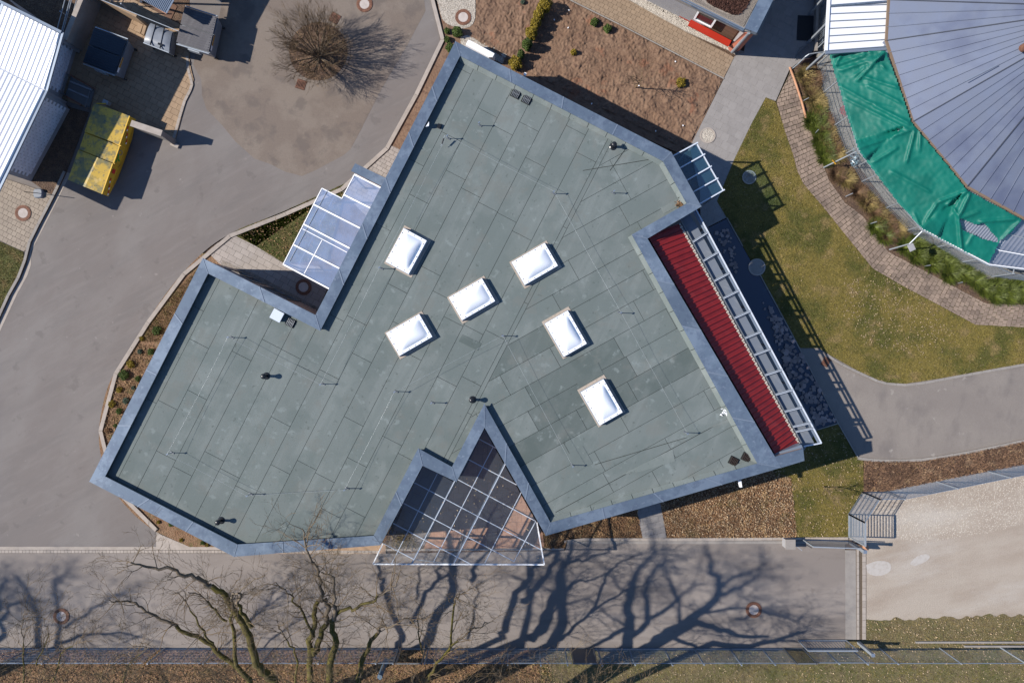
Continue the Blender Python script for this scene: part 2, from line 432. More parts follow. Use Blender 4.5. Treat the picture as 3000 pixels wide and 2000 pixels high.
    def build(s, name, m, parent=None, label=None, cat=None, group=None, kind=None, smooth=None, loc=None):
        me = bpy.data.meshes.new(name)
        if parent is not None:
            off = WLOC[parent.name]
            l = None
        else:
            a = np.array(s.v)
            off = Vector(loc) if loc is not None else Vector((a[:, 0].mean(), a[:, 1].mean(), a[:, 2].min()))
            l = off
        ox, oy, oz = off
        me.from_pydata([(x - ox, y - oy, z - oz) for x, y, z in s.v], [], s.f)
        if smooth or (smooth is None and s.sm):
            me.shade_smooth()
        me.materials.append(m)
        o = bpy.data.objects.new(name, me)
        if parent is not None:
            link(o, parent)
        else:
            link(o, None, l)
        return tag(o, label, cat, group, kind)

def area(p):
    return sum(p[i][0] * p[(i + 1) % len(p)][1] - p[(i + 1) % len(p)][0] * p[i][1] for i in range(len(p))) / 2

def inset(p, d):
    p = [Vector((q[0], q[1])) for q in p]
    if area(p) < 0: p = p[::-1]
    n, out = len(p), []
    for i in range(n):
        a, b, c = p[i - 1], p[i], p[(i + 1) % n]
        e1, e2 = (b - a), (c - b)
        if e1.length < 1e-6 or e2.length < 1e-6:
            out.append(b); continue
        e1.normalize(); e2.normalize()
        n1, n2 = Vector((-e1.y, e1.x)), Vector((-e2.y, e2.x))
        m = n1 + n2
        if m.length < .2: out.append(b); continue
        m.normalize()
        out.append(b + m * (d / max(.35, m.dot(n1))))
    return out

def clean(p):
    q = [Vector((a[0], a[1])) for a in p]
    out = []
    n = len(q)
    for i in range(n):
        a, b, c = q[i - 1], q[i], q[(i + 1) % n]
        if (b - a).length < .004: continue
        if abs((b - a).cross(c - b)) < 1e-5: continue
        out.append(b)
    return out

def cut(poly, ang, roww, colw, stagger=.5, org=(0, 0), rnd=0.0, holes=None):
    """cut a flat polygon (may be concave) into rows and the rows into pieces"""
    ca, sa = math.cos(ang), math.sin(ang)
    loc = [((x - org[0]) * ca + (y - org[1]) * sa, -(x - org[0]) * sa + (y - org[1]) * ca) for x, y in [(p[0], p[1]) for p in poly]]
    if area(loc) < 0: loc = loc[::-1]
    bm = bmesh.new()
    bm.faces.new([bm.verts.new((x, y, 0)) for x, y in loc])
    v0, v1 = min(y for x, y in loc), max(y for x, y in loc)
    k = math.ceil(v0 / roww)
    while k * roww < v1:
        bmesh.ops.bisect_plane(bm, geom=bm.verts[:] + bm.edges[:] + bm.faces[:], plane_co=(0, k * roww, 0), plane_no=(0, 1, 0), dist=1e-5)
        k += 1
    rows = {}
    for f in bm.faces:
        rows.setdefault(math.floor(f.calc_center_median().y / roww), []).append([(v.co.x, v.co.y) for v in f.verts])
    bm.free()
    res = []
    for r, polys in sorted(rows.items()):
        bm = bmesh.new()
        for pl in polys:
            bm.faces.new([bm.verts.new((x, y, 0)) for x, y in pl])
        u0, u1 = min(v.co.x for v in bm.verts), max(v.co.x for v in bm.verts)
        if rnd:
            u = u0 + random.uniform(.3, 1) * colw
            us = []
            while u < u1:
                us.append(u)
                u += colw * random.uniform(1 - rnd, 1 + rnd)
        else:
            o = (r % 2) * stagger * colw
            a = math.ceil((u0 - o) / colw)
            us = []
            while a * colw + o < u1:
                us.append(a * colw + o); a += 1
        for u in us:
            bmesh.ops.bisect_plane(bm, geom=bm.verts[:] + bm.edges[:] + bm.faces[:], plane_co=(u, 0, 0), plane_no=(1, 0, 0), dist=1e-5)
        for f in bm.faces:
            if f.calc_area() > .003:
                res.append([(org[0] + v.co.x * ca - v.co.y * sa, org[1] + v.co.x * sa + v.co.y * ca) for v in f.verts])
        bm.free()
    return res

def pieces(name, polys, z0, z1, gap, m, parent, limit=300, jit=.002, label=None):
    """every polygon becomes an object of its own under parent; past the limit they are joined"""
    polys = [q for q in (clean(p) for p in polys) if len(q) >= 3 and abs(area(q)) > .004]
    if len(polys) > limit:
        polys.sort(key=lambda q: -abs(area(q)))
    mm = m if isinstance(m, (list, tuple)) else [m]
    for q in polys[:limit]:
        j = random.uniform(-jit, jit)
        MB().prism(inset(q, gap / 2), z0, z1 + j).build(name, random.choice(mm), parent)
    if len(polys) > limit:
        b = MB()
        for q in polys[limit:]:
            b.prism(inset(q, gap / 2), z0, z1 + random.uniform(-jit, jit))
        b.build(name + '_field', mm[0], parent, kind='stuff')

def sheet(name, pts, z, m, kind='structure', label=None, cat=None):
    q = [(p.x, p.y) for p in pts]
    if area(q) < 0: q = q[::-1]
    return MB().poly([(x, y, z) for x, y in q]).build(name, m, kind=kind, label=label, cat=cat)

def resample(pts, step=None, n=None):
    pts = [Vector((p[0], p[1])) for p in pts]
    L = [0]
    for a, b in zip(pts, pts[1:]): L.append(L[-1] + (b - a).length)
    if n is None: n = max(1, round(L[-1] / step))
    out = []
    for i in range(n + 1):
        t = L[-1] * i / n
        j = max(k for k in range(len(L)) if L[k] <= t + 1e-9)
        if j >= len(pts) - 1: out.append(pts[-1].copy()); continue
        f = (t - L[j]) / (L[j + 1] - L[j])
        out.append(pts[j].lerp(pts[j + 1], f))
    return out

def smoothline(pts, it=2):
    pts = [Vector((p[0], p[1])) for p in pts]
    for _ in range(it):
        q = [pts[0]]
        for a, b in zip(pts, pts[1:]):
            q += [a.lerp(b, .25), a.lerp(b, .75)]
        q.append(pts[-1])
        pts = q
    return pts

def strip_quads(line, width, step, side=0):
    """quads along a line; side -1/0/+1 puts the strip right of, centred on, left of the line"""
    pts = resample(line, step)
    ns = []
    for i in range(len(pts)):
        d = pts[min(i + 1, len(pts) - 1)] - pts[max(i - 1, 0)]
        d.normalize()
        ns.append(Vector((-d.y, d.x)))
    lo, hi = (-width / 2, width / 2) if side == 0 else ((0, width) if side > 0 else (-width, 0))
    return [[pts[i] + ns[i] * lo, pts[i + 1] + ns[i + 1] * lo, pts[i + 1] + ns[i + 1] * hi, pts[i] + ns[i] * hi] for i in range(len(pts) - 1)]

def kerb(name, line, width, h, step, m, side=0, piece='kerb_stone', gap=.012, z0=-.05):
    qs = strip_quads(line, width, step, side)
    bed = MB()
    for q in qs: bed.prism(inset(q, -.0), z0, h - .03)
    o = bed.build(name, joint, kind='structure')
    pieces(piece, qs, z0 + .005, h, gap, m, o)
    return o

def inpoly(x, y, poly):
    p = np.array([(q[0], q[1]) for q in poly])
    r = np.zeros(len(x), bool)
    j = len(p) - 1
    for i in range(len(p)):
        c = ((p[i, 1] > y) != (p[j, 1] > y)) & (x < (p[j, 0] - p[i, 0]) * (y - p[i, 1]) / (p[j, 1] - p[i, 1] + 1e-12) + p[i, 0])
        r ^= c
        j = i
    return r

def scat(poly, n):
    p = np.array([(q[0], q[1]) for q in poly])
    lo, hi = p.min(0), p.max(0)
    X = RNG.uniform(lo[0], hi[0], n * 4); Y = RNG.uniform(lo[1], hi[1], n * 4)
    k = inpoly(X, Y, poly)
    return X[k][:n], Y[k][:n]

def npmesh(name, V, F, m, **kw):
    """V (n,k,3) vertices of n islands, F list of faces of one island"""
    n, k, _ = V.shape
    F = np.array(F)
    me = bpy.data.meshes.new(name)
    off = V.reshape(-1, 3).mean(0)
    off[2] = V[:, :, 2].min()
    par = kw.pop('parent', None)
    if par is not None: off = np.array(WLOC[par.name])
    me.vertices.add(n * k)
    me.vertices.foreach_set('co', (V.reshape(-1, 3) - off).astype(np.float32).ravel())
    idx = (F[None, :, :] + (np.arange(n) * k)[:, None, None]).reshape(-1)
    nf = n * len(F); c = F.shape[1]
    me.loops.add(nf * c)
    me.loops.foreach_set('vertex_index', idx.astype(np.int32))
    me.polygons.add(nf)
    me.polygons.foreach_set('loop_start', (np.arange(nf) * c).astype(np.int32))
    me.update(calc_edges=True)
    me.materials.append(m)
    o = bpy.data.objects.new(name, me)
    if par is not None: link(o, par)
    else: link(o, None, Vector(off))
    return tag(o, kw.get('label'), kw.get('cat'), kw.get('group'), kw.get('kind', 'stuff'))

def blades(name, poly, n, z, h, w, m, lean=.7, parent=None, kind='stuff', **kw):
    X, Y = scat(poly, n) if not isinstance(poly, tuple) else poly
    n = len(X)
    a = RNG.uniform(0, 2 * np.pi, n); b = RNG.uniform(0, 2 * np.pi, n)
    hh = h * RNG.uniform(.5, 1.3, n); ww = w * RNG.uniform(.6, 1.4, n)
    V = np.zeros((n, 3, 3))
    V[:, 0] = np.stack([X - np.cos(a) * ww, Y - np.sin(a) * ww, np.full(n, z)], 1)
    V[:, 1] = np.stack([X + np.cos(a) * ww, Y + np.sin(a) * ww, np.full(n, z)], 1)
    V[:, 2] = np.stack([X + np.cos(b) * hh * lean, Y + np.sin(b) * hh * lean, z + hh], 1)
    return npmesh(name, V, [[0, 1, 2]], m, parent=parent, kind=kind, **kw)

def leaves(name, poly, n, z, s, m, zr=.05, tilt=.5, asp=.6, parent=None, ang=None, **kw):
    X, Y = scat(poly, n) if not isinstance(poly, tuple) else poly
    n = len(X)
    a = RNG.uniform(0, 2 * np.pi, n) if ang is None else RNG.normal(ang, .5, n)
    ss = s * RNG.uniform(.5, 1.4, n)
    t1, t2 = RNG.normal(0, tilt, n), RNG.normal(0, tilt, n)
    zz = z + RNG.uniform(0, zr, n) + ss * .4
    d = np.stack([np.cos(a), np.sin(a), t1], 1) * ss[:, None]
    e = np.stack([-np.sin(a), np.cos(a), t2], 1) * (ss * asp)[:, None]
    c = np.stack([X, Y, zz], 1)
    V = np.stack([c - d, c + e, c + d, c - e], 1)
    return npmesh(name, V, [[0, 1, 2, 3]], m, parent=parent, **kw)

def stones(name, poly, n, z, s, m, **kw):
    X, Y = scat(poly, n) if not isinstance(poly, tuple) else poly
    n = len(X)
    base = np.array([(1, 0, 0), (0, 1, 0), (-1, 0, 0), (0, -1, 0), (0, 0, 1)], float)
    ss = s * RNG.uniform(.5, 1.5, n)
    V = base[None] * ss[:, None, None] * RNG.uniform(.6, 1.2, (n, 5, 3))
    a = RNG.uniform(0, 2 * np.pi, n)
    x = V[:, :, 0] * np.cos(a)[:, None] - V[:, :, 1] * np.sin(a)[:, None]
    y = V[:, :, 0] * np.sin(a)[:, None] + V[:, :, 1] * np.cos(a)[:, None]
    V = np.stack([x + X[:, None], y + Y[:, None], V[:, :, 2] * .8 + z], 2)
    return npmesh(name, V, [[0, 1, 4], [1, 2, 4], [2, 3, 4], [3, 0, 4]], m, **kw)

def clods(name, poly, res, z, amp, m, sc=3.0):
    """uneven ground: a grid pushed up and down by noise"""
    p = np.array([(q[0], q[1]) for q in poly])
    lo, hi = p.min(0), p.max(0)
    nx, ny = int((hi[0] - lo[0]) / res), int((hi[1] - lo[1]) / res)
    gx = lo[0] + np.arange(nx + 1) * res; gy = lo[1] + np.arange(ny + 1) * res
    GX, GY = np.meshgrid(gx, gy)
    X, Y = GX.ravel(), GY.ravel()
    ins = inpoly(X, Y, poly)
    zz = np.zeros(len(X))
    for i in np.nonzero(ins)[0]:
        v = Vector((X[i] * sc, Y[i] * sc, 3))
        q = noise.noise(v) * .6 + abs(noise.noise(v * 2.7)) * .55 + noise.noise(v * 6.1) * .25
        zz[i] = q * amp
    idm = -np.ones(len(X), int)
    ii = np.nonzero(ins)[0]
    idm[ii] = np.arange(len(ii))
    idx = np.arange((nx + 1) * (ny + 1)).reshape(ny + 1, nx + 1)
    q = np.stack([idx[:-1, :-1], idx[:-1, 1:], idx[1:, 1:], idx[1:, :-1]], 2).reshape(-1, 4)
    q = idm[q]
    q = q[(q >= 0).all(1)]
    V = np.stack([X[ii], Y[ii], zz[ii] + z], 1)
    me = bpy.data.meshes.new(name)
    off = V.mean(0); off[2] = z
    me.from_pydata((V - off).tolist(), [], q.tolist())
    me.shade_smooth()
    me.materials.append(m)
    o = bpy.data.objects.new(name, me)
    link(o, None, Vector(off))
    o['kind'] = 'structure'
    return o

def circle(c, r, n=24):
    return [Vector((c[0] + r * math.cos(2 * math.pi * k / n), c[1] + r * math.sin(2 * math.pi * k / n))) for k in range(n)]
# ================================================================== GROUND
sheet('ground', [Vector((-150, -150)), Vector((150, -150)), Vector((150, 150)), Vector((-150, 150))], -.06, soil_dark)
kerbline = (Z(750, 0, [(1560, -160), (1640, 0), (1690, 170), (1705, 300), (1690, 430), (1600, 600), (1480, 820), (1370, 1040), (1250, 1260), (1200, 1350), (1010, 1545)])
            + Z(750, 500, [(860, 110), (700, 205), (540, 280), (250, 390), (0, 475)])
            + Z(0, 500, [(2180, 545), (1990, 650), (1840, 770), (1640, 980), (1480, 1190), (1340, 1400)])
            + Z(0, 1000, [(1220, 20), (1120, 170), (1050, 290), (985, 430), (945, 580), (915, 750), (908, 900), (930, 1070), (985, 1250), (1080, 1420)])
            + Z(0, 1500, [(1210, 0), (1310, 90), (1430, 175)]))
KL = smoothline(W(kerbline), 2)
sheet('asphalt_yard', W([(-500, 1604), (-500, -400), (1240, -400)]) + KL + W([(457.6, 1599), (457.6, 1604)]), 0.0, asphalt)
old = W([(1180, -200), (1237, -50), (1245, 20), (1247, 32), (1196, 128), (1117, 262), (1056, 383), (1027, 437), (1005, 456), (922, 500), (885, 516), (835, 503), (790, 480), (746, 465), (690, 415), (650, 366), (605, 320), (592, 280), (590, 235), (566, 190), (575, 150), (640, 60), (690, -200)])
sheet('old_asphalt_patch', old, .004, asphalt_old)
sheet('asphalt_road', W([(-500, 1619), (1100, 1621), (1595, 1613), (1655, 1612), (1661, 1591), (2476, 1591), (2476, 1899), (-500, 1899)]), 0.0, road_mat)
# kerb round the yard, laid inside the line
kerb('kerb', KL, .21, .10, 3.0, concrete, side=1)
# concrete strip and paver row between yard and road
strip = sheet('concrete_strip', W([(-500, 1599.5), (640, 1601), (640, 1610), (-500, 1610)]), .012, concrete)
pieces('kerb_stone', strip_quads(W([(-200, 1614.5), (1110, 1615.5)]), .16, .62 * .29, 0), -.02, .022, .014, concrete, strip, limit=150)
sheet('concrete_apron', W([(457.6, 1556), (470, 1564), (556, 1601), (700, 1602), (700, 1610), (457.6, 1610)]), .016, concrete)
sheet('sand_edge', W([(690, 1601), (1130, 1590), (1130, 1621), (690, 1621)]), .008, mat('sandy_edge', C(206, 172, 140), layers=[(4, (1, 1), 0, 5, .4, .7, C(176, 146, 118), .7)]))
# planting bed left of the main building
bedL = KL[14:] + W([(470, 1560), (556, 1601), (640, 1601), (700, 1560), (400, 1400), (520, 1100), (640, 760)])
bedpoly = [p for p in KL if p.x < P(600, 0).x + .3 and p.y < P(0, 738).y] + W([(556, 1601), (700, 1601), (760, 1500), (420, 1350), (600, 900), (650, 770), (606, 742)])
sheet('planting_bed', bedpoly, .02, soil_bed)
bedR = [p for p in KL if p.y > P(0, 430).y and p.x > P(1140, 0).x] + W([(1158, 430), (1170, 441), (1250, 350), (1420, 120), (1420, -200), (1240, -200)])[0:0]
sheet('soil_strip', [p for p in KL if P(0, 428).y < p.y] [0:] [0:0] + W([(1290, 90), (1288, 150), (1262, 190), (1222, 262), (1186, 333), (1149, 402), (1145, 427), (1180, 445), (1300, 300), (1420, 100), (1380, 70), (1300, 70)]), .02, soil)
# brown earth north of the building
earth = W([(1268, -300), (1280, 0), (1290, 60), (1300, 140), (1420, 200), (2060, 480), (2027, 418), (2120, 228), (1680, 4), (1560, -60), (1400, -300)])
sheet('bare_soil', earth, .012, soil)
clods('rough_soil', W([(1395, -20), (1395, 120), (1500, 190), (2010, 440), (2024, 415), (2116, 230), (1676, 8), (1620, -20)]), .045, .03, .15, soil, 1.9)
# gravel round manhole
gpoly = smoothline(W(Z(750, 0, [(1640, -80), (1690, 100), (1712, 190), (1800, 250), (1920, 270), (2000, 230), (2020, 130), (2010, -80)])), 2)
sheet('gravel_bed', gpoly, .03, gravel_base)
stones('gravel', gpoly, 4200, .03, .022, stones_m, label='pale pebbles in the bed round the top manhole')
# pebble strip under the tank
tpoly = W(Z(1350, 0, [(0, 850), (150, 820), (720, 1080), (1050, 1260), (960, 1470), (400, 1200), (0, 1040)], 7.84))
sheet('pebble_strip', tpoly, .03, gravel_base)
stones('pebbles', tpoly, 1500, .03, .022, stones_m, label='small stones below the white tank')
# lawn triangle by the left canopy
lawnL = [p for p in KL if P(684, 0).x < p.x < P(1040, 0).x and p.y > P(0, 700).y] + W([(1010, 560), (960, 760), (834, 771), (750, 722), (684, 687)])
sheet('lawn_corner', lawnL, .03, lawn_green)
# light paving next to the kerb, north-west
lp1 = W(Z(750, 0, [(1245, 1335), (1330, 1385), (1290, 1568), (1000, 1640), (1010, 1550), (1110, 1450)])) + W([(1160, 520), (1100, 600), (1000, 560)])
lp1 = W([(1146, 426), (1180, 442), (1160, 480), (1080, 640), (1000, 560), (1040, 520), (1072, 494), (1120, 452)])
ps = sheet('paving_bed', lp1, .005, joint)
pieces('paver', cut(lp1, R(-28), .2, .3, org=P(1100, 480)), -.02, .04, .012, paver_light, ps)
# walkway between kerb and notch
lp2 = W(Z(0, 500, [(1905, 745), (2000, 665), (2145, 588), (2352, 692)])) + W([(834, 772), (935, 780), (970, 820), (926, 926), (760, 850), (640, 770)])
ps = sheet('walkway_bed', lp2, .005, joint)
pieces('paver', cut(lp2, R(-28), .3, .45, org=P(700, 720)), -.02, .04, .01, paver_light, ps)
gs = W(Z(750, 500, [(-330, 740), (-330, 860), (0, 1050), (550, 1330), (560, 1240), (420, 1170), (200, 1060), (0, 960), (-290, 810)]))
sheet('splash_strip', W([(652, 762), (645, 790), (750, 835), (925, 922), (932, 900), (884, 876), (814, 838), (750, 806)]), .05, gravel_base)
stones('splash_gravel', W([(652, 762), (645, 790), (750, 835), (925, 922), (932, 900), (884, 876), (814, 838), (750, 806)]), 1500, .05, .022, stone_dk, label='dark gravel along the notch wall')
# ---- left paved area with manhole, kerb, lawn
lpa = W([(-200, 440), (20, 525), (104, 552), (142, 566), (160, 573), (153, 590), (117, 662), (85, 737 - 10), (72, 737), (-8, 702), (-200, 620)])
ps = sheet('left_paving_bed', lpa, .005, joint)
pieces('paver', cut(lpa, R(-27), .255, .255, stagger=.5, org=P(60, 620)), -.02, .06, .012, paver_grey, ps)
kl2 = W([(196, 505), (184, 535), (162, 575), (137, 627), (116, 665), (98, 703), (80, 735), (80, 775), (68, 803), (36, 857), (10, 915), (-30, 1000), (-200, 1330)])
kerb('kerb', kl2, .15, .12, 1.0, concrete_grey, side=-1)
sheet('gutter_strip', [q for q in kl2] + [q + Vector((.25, 0)) for q in [Vector((k.x, k.y)) for k in kl2[::-1]]] if False else W([(196, 505), (162, 575), (116, 665), (80, 735), (80, 775), (68, 803), (36, 857), (-30, 1000), (-200, 1330), (-185, 1330), (-16, 1005), (50, 862), (80, 808), (91, 776), (91, 738), (127, 668), (173, 578), (207, 508)]), .006, concrete)
lw = W([(-300, 570), (-8, 704), (70, 738), (70, 775), (58, 800), (-40, 985), (-300, 1480)])
sheet('lawn_left', lw, .03, lawn_green)
# dark bed between left building and yellow skip
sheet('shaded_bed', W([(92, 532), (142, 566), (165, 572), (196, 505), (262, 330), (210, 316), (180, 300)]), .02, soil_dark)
# ---- bin yard
yard = W([(180, 290), (230, 130), (283, -60), (560, 90), (556, 168), (560, 200), (569, 235), (545, 300), (512, 420), (480, 408), (385, 362), (262, 320)])
ps = sheet('bin_yard_bed', yard, .005, joint)
pieces('paver', cut(yard, R(-27), .29, .40, org=P(450, 250)), -.02, .045, .012, paver_yard, ps)
kb = W([(553, 165), (556, 200), (561, 222), (569, 245), (563, 265), (545, 300), (530, 350), (512, 415)])
kerb('kerb', kb, .15, .06, .3, concrete, side=-1)
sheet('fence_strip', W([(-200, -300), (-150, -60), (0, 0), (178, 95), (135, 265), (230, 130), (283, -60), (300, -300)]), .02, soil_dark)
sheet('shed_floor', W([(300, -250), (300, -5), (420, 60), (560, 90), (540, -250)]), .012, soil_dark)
# ring round the yard tree
tc = P(933, 151.5)
tr = kerb('tree_ring', [tc.xy + Vector((1.58 * math.cos(t), 1.58 * math.sin(t))) for t in [2 * math.pi * k / 48 for k in range(49)]], .16, .03, .22, asphalt_old)
sheet('tree_pit', circle(tc, 1.5, 40), .035, soil_dark)
leaves('pit_leaves', circle(tc, 1.48), 500, .04, .03, leaf_br, label='dry leaves in the round tree pit')
# ---- brown paver path at the top
bp = W(Z(1500, 0, [(300, -130), (540, 0), (1000, 225), (1945, 718), (2040, 527), (1600, 300), (1060, 0), (820, -130)]))
ps = sheet('path_bed', bp, .005, joint)
pieces('paver', cut(bp, R(-27.3), .21, .27, org=P(1800, 110)), -.02, .05, .012, paver_brown, ps)
kerb('path_edging', W(Z(1500, 0, [(300, -130), (545, 5), (1000, 230), (1950, 722)])), .07, .07, .9, concrete_grey, side=-1)
wgr = W(Z(1500, 0, [(820, -130), (1060, 0), (1300, 140), (1600, 300), (1990, 470), (2110, 545), (2140, 480), (1900, 380), (1600, 250), (1200, 0), (1000, -130)]))
sheet('gravel_verge', wgr, .02, gravel_base)
wgs = W(Z(1500, 0, [(1080, 0), (1300, 130), (1600, 290), (1985, 462), (2030, 430), (1940, 330), (1640, 170), (1240, -20)]))
stones('gravel', wgs, 5200, .02, .024, stones_m, label='pale gravel between brown path and brown wall')
# ---- light grey walk
walk = W([(2178, 155), (2152, 166), (2122, 228), (2027, 418), (2020, 430), (2050, 560), (2052, 640), (2074, 665), (2128, 638), (2100, 590), (2147, 475), (2200, 365), (2243, 286), (2272, 297), (2312, 205), (2330, 190), (2386, 160), (2386, -200), (2250, -200)])
ps = sheet('walk_bed', walk, .0, mat('slab_joint', C(140, 134, 130)))
pieces('slab', cut(walk, R(-27), .4, .4, org=P(2150, 300)), -.02, .04, .004, paver_slab, ps)
sheet('pergola_floor', W([(1897, 700), (2020, 600), (2052, 640), (2074, 665), (2395, 1257), (2354, 1320), (2269, 1337)]), .035, concrete_grey)
sheet('grating_pit', W(Z(2250, 0, [(270, 145), (425, 152), (412, 382), (258, 376)])), .052, black_rubber)
# ---- stone path along the green roof
pl = W(Z(2250, 0, [(190, 690), (75, 935), (150, 1200), (230, 1430), (265, 1568)]) + Z(2250, 500, [(320, 120), (500, 330), (700, 580), (830, 740), (960, 900), (1220, 1050), (1650, 1280), (1900, 1415), (2352, 1440), (3000, 1440)]))
pr = W(Z(2250, 0, [(205, 640), (285, 850), (350, 1080), (420, 1280), (500, 1500)]) + Z(2250, 500, [(560, 90), (700, 290), (870, 420), (1030, 640), (1110, 750), (1400, 900), (1700, 1060), (2000, 1220), (2352, 1230), (3000, 1220)]))
ps = sheet('stone_path_bed', pl + pr[::-1], .005, joint_green)
L_, R_ = resample(pl, n=104), resample(pr, n=104)
qs = []
for i in range(104):
    wd = ((L_[i] + L_[i + 1]) / 2 - (R_[i] + R_[i + 1]) / 2).length
    m_ = max(2, round(wd / .235))
    o_ = (i % 2) * .5 / m_
    cuts_ = [0] + [k / m_ + o_ for k in range(1 if not o_ else 0, m_)] + [1]
    cuts_ = sorted(set(round(min(1, max(0, c)), 4) for c in cuts_))
    for a, b in zip(cuts_, cuts_[1:]):
        j = lambda: Vector((random.uniform(-.012, .012), random.uniform(-.012, .012)))
        qs.append([L_[i].lerp(R_[i], a) + j(), L_[i + 1].lerp(R_[i + 1], a) + j(), L_[i + 1].lerp(R_[i + 1], b) + j(), L_[i].lerp(R_[i], b) + j()])
pieces('paving_stone', qs, -.03, .045, .022, paver_stone, ps, jit=.008)
blades('moss_edge', W([(2262, 300), (2330, 480), (2400, 600), (2540, 790), (2700, 900), (2850, 960), (2852, 968), (2700, 908), (2536, 800), (2390, 605), (2322, 485)]), 900, .03, .05, .01, blade_dkg, label='moss and weeds on the outer edge of the stone path')
# planting bed between stone path and fence
bed2 = pr[:13] + W([(3200, 893), (3200, 860), (3000, 822), (2890, 818), (2770, 745), (2690, 700), (2660, 660), (2600, 600), (2540, 520), (2500, 470), (2460, 400), (2430, 320), (2400, 240), (2390, 195)])
sheet('shrub_bed', bed2, .025, soil_dark)
sheet('aviary_floor', W([(2390, 160), (2400, 240), (2430, 320), (2460, 400), (2500, 470), (2540, 520), (2600, 600), (2660, 660), (2690, 700), (2770, 745), (2890, 818), (3200, 830), (3300, -100), (2390, -200)]), .015, mat('gravelly_concrete', C(186, 182, 174), layers=[(2, (1, 1), 0, 5, .4, .7, C(150, 146, 138), .8), (16, (1, 1), 0, 6, .5, .62, C(110, 108, 104), .8)], bump=(16, .03)))
# ---- lawn to the right and the curved asphalt path
lawnR = W([(2243, 286), (2272, 300)]) + pl[2:] + W([(3200, 1040)] + Z(2250, 1000, [(2352, 200), (2000, 262), (1600, 335), (1250, 388), (1050, 372), (830, 272), (540, 110), (470, 60), (300, 60)]) + [(2335, 1010), (2290, 925), (2225, 805), (2175, 720), (2128, 638), (2100, 590), (2147, 475), (2200, 365)])
sheet('lawn', lawnR, .03, lawn_mat)
blades('grass', lawnR, 60000, .03, .06, .010, blade_gr, lean=1.0, label='short grass of the large lawn')
blades('dry_grass', lawnR, 12000, .03, .055, .008, blade_dry, lean=1.1, label='straw-coloured blades in the large lawn')
leaves('thin_patches', W([(2470, 820), (2620, 800), (2720, 900), (2800, 980), (2700, 1040), (2540, 1020), (2470, 930)]), 800, .035, .028, leaf_pale, tilt=.3, label='straw-pale worn specks in the middle of the large lawn')
leaves('lawn_leaves', lawnR, 500, .03, .022, leaf_pale, tilt=.3, label='pale specks of leaf on the large lawn')
ap = W(Z(2250, 1000, [(300, 60), (470, 60), (540, 105), (830, 268), (1050, 368), (1250, 384), (1600, 330), (2000, 258), (2352, 196), (3000, 100), (3000, 790), (2352, 905), (1800, 1020), (1400, 1085), (1100, 1088), (820, 1060), (640, 750)]) + [(2335, 1010)])
sheet('asphalt_path', ap, .008, mat('asphalt_path', C(158, 148, 140), layers=[(0.5, (1, 1), 20, 6, .4, .66, C(172, 162, 152), .8), (.9, (1, .5), 10, 6, .52, .7, C(134, 126, 122), .7), (40, (1, 1), 0, 4, .4, .7, C(124, 114, 106), .5), (1.3, (1, 1), 0, 6, .64, .70, C(204, 196, 186), .5)], bump=(50, .008)))
kerb('kerb', W(Z(2250, 1000, [(540, 108), (640, 180), (830, 272), (1050, 372), (1250, 388), (1430, 368), (1600, 335), (2000, 262), (2352, 200), (3000, 100)])), .14, .06, .5, concrete_grey, side=-1)
kerb('kerb', smoothline(W(Z(2250, 1000, [(820, 1055), (950, 1075), (1100, 1082), (1400, 1078), (1800, 1010), (2100, 950), (2352, 895), (3000, 780)])), 1), .16, .06, .8, concrete_grey, side=-1)
# ---- lawn corner and beds south-east
lse = W([(2354, 1320), (2395, 1257), (2454, 1239), (2512, 1338), (2528, 1345), (2530, 1440), (2485, 1505), (2485, 1572), (2334, 1572), (2315, 1400), (2250, 1390), (2290, 1360)])
sheet('lawn_south', lse, .03, lawn_mat)
blades('grass', lse, 14000, .03, .06, .008, blade_gr, lean=1.0, label='grass of the small lawn beside the gate')
blades('dry_grass', lse, 4000, .03, .055, .008, blade_dry, lean=1.1, label='straw blades on the small lawn beside the gate')
kerb('pond_edging', W([(2128, 638), (2175, 722)]), .06, .1, 1, concrete_grey)
kerb('pond_edging', W([(2225, 805), (2290, 925), (2335, 1010), (2454, 1239), (2511, 1338)]), .06, .1, 1, concrete_grey)
kerb('pond_edging', W([(2454, 1239), (2392, 1258)]), .06, .1, 1, concrete_grey)
lit = W([(1590, 1560), (1640, 1470), (2250, 1370), (2318, 1400), (2334, 1574), (1668, 1574), (1653, 1606), (1594, 1606)])
sheet('leaf_bed', lit, .02, litter_base)
litL = W([(1594, 1560), (1640, 1474), (1862, 1440), (1868, 1500), (1882, 1574), (1668, 1574), (1653, 1606), (1594, 1606)]); litR = W([(1934, 1470), (1936, 1425), (2250, 1372), (2318, 1400), (2334, 1574), (1953, 1574)])
leaves('leaf_litter', litL, 6500, .02, .032, leaf_br, zr=.06, label='brown leaf litter between triangular canopy and south walk')
leaves('leaf_litter', litR, 14000, .02, .032, leaf_br, zr=.06, label='brown leaf litter in the wide bed south of the red roof')
leaves('pale_leaf_litter', litR, 3000, .05, .030, leaf_pale, zr=.05, label='pale dry leaves in the bed south of the building')
leaves('scattered_leaves', lse, 500, .05, .03, leaf_pale, label='pale leaves blown onto the small lawn')
mul = W(Z(2250, 1000, [(880, 1095), (1100, 1100), (1400, 1095), (1800, 1030), (2352, 915), (3000, 800), (3000, 1100), (2352, 1130), (1500, 1290), (1080, 1378), (870, 1378)]))
sheet('mulch_bed', mul, .022, mulch_base)
leaves('mulch', mul, 11000, .03, .07, mulch_m, zr=.05, asp=.14, ang=.35, label='bark mulch and fallen twigs above the gravel lot')
leaves('mulch_leaves', mul, 2600, .04, .03, leaf_br, zr=.05, label='dry leaves on the bark mulch')
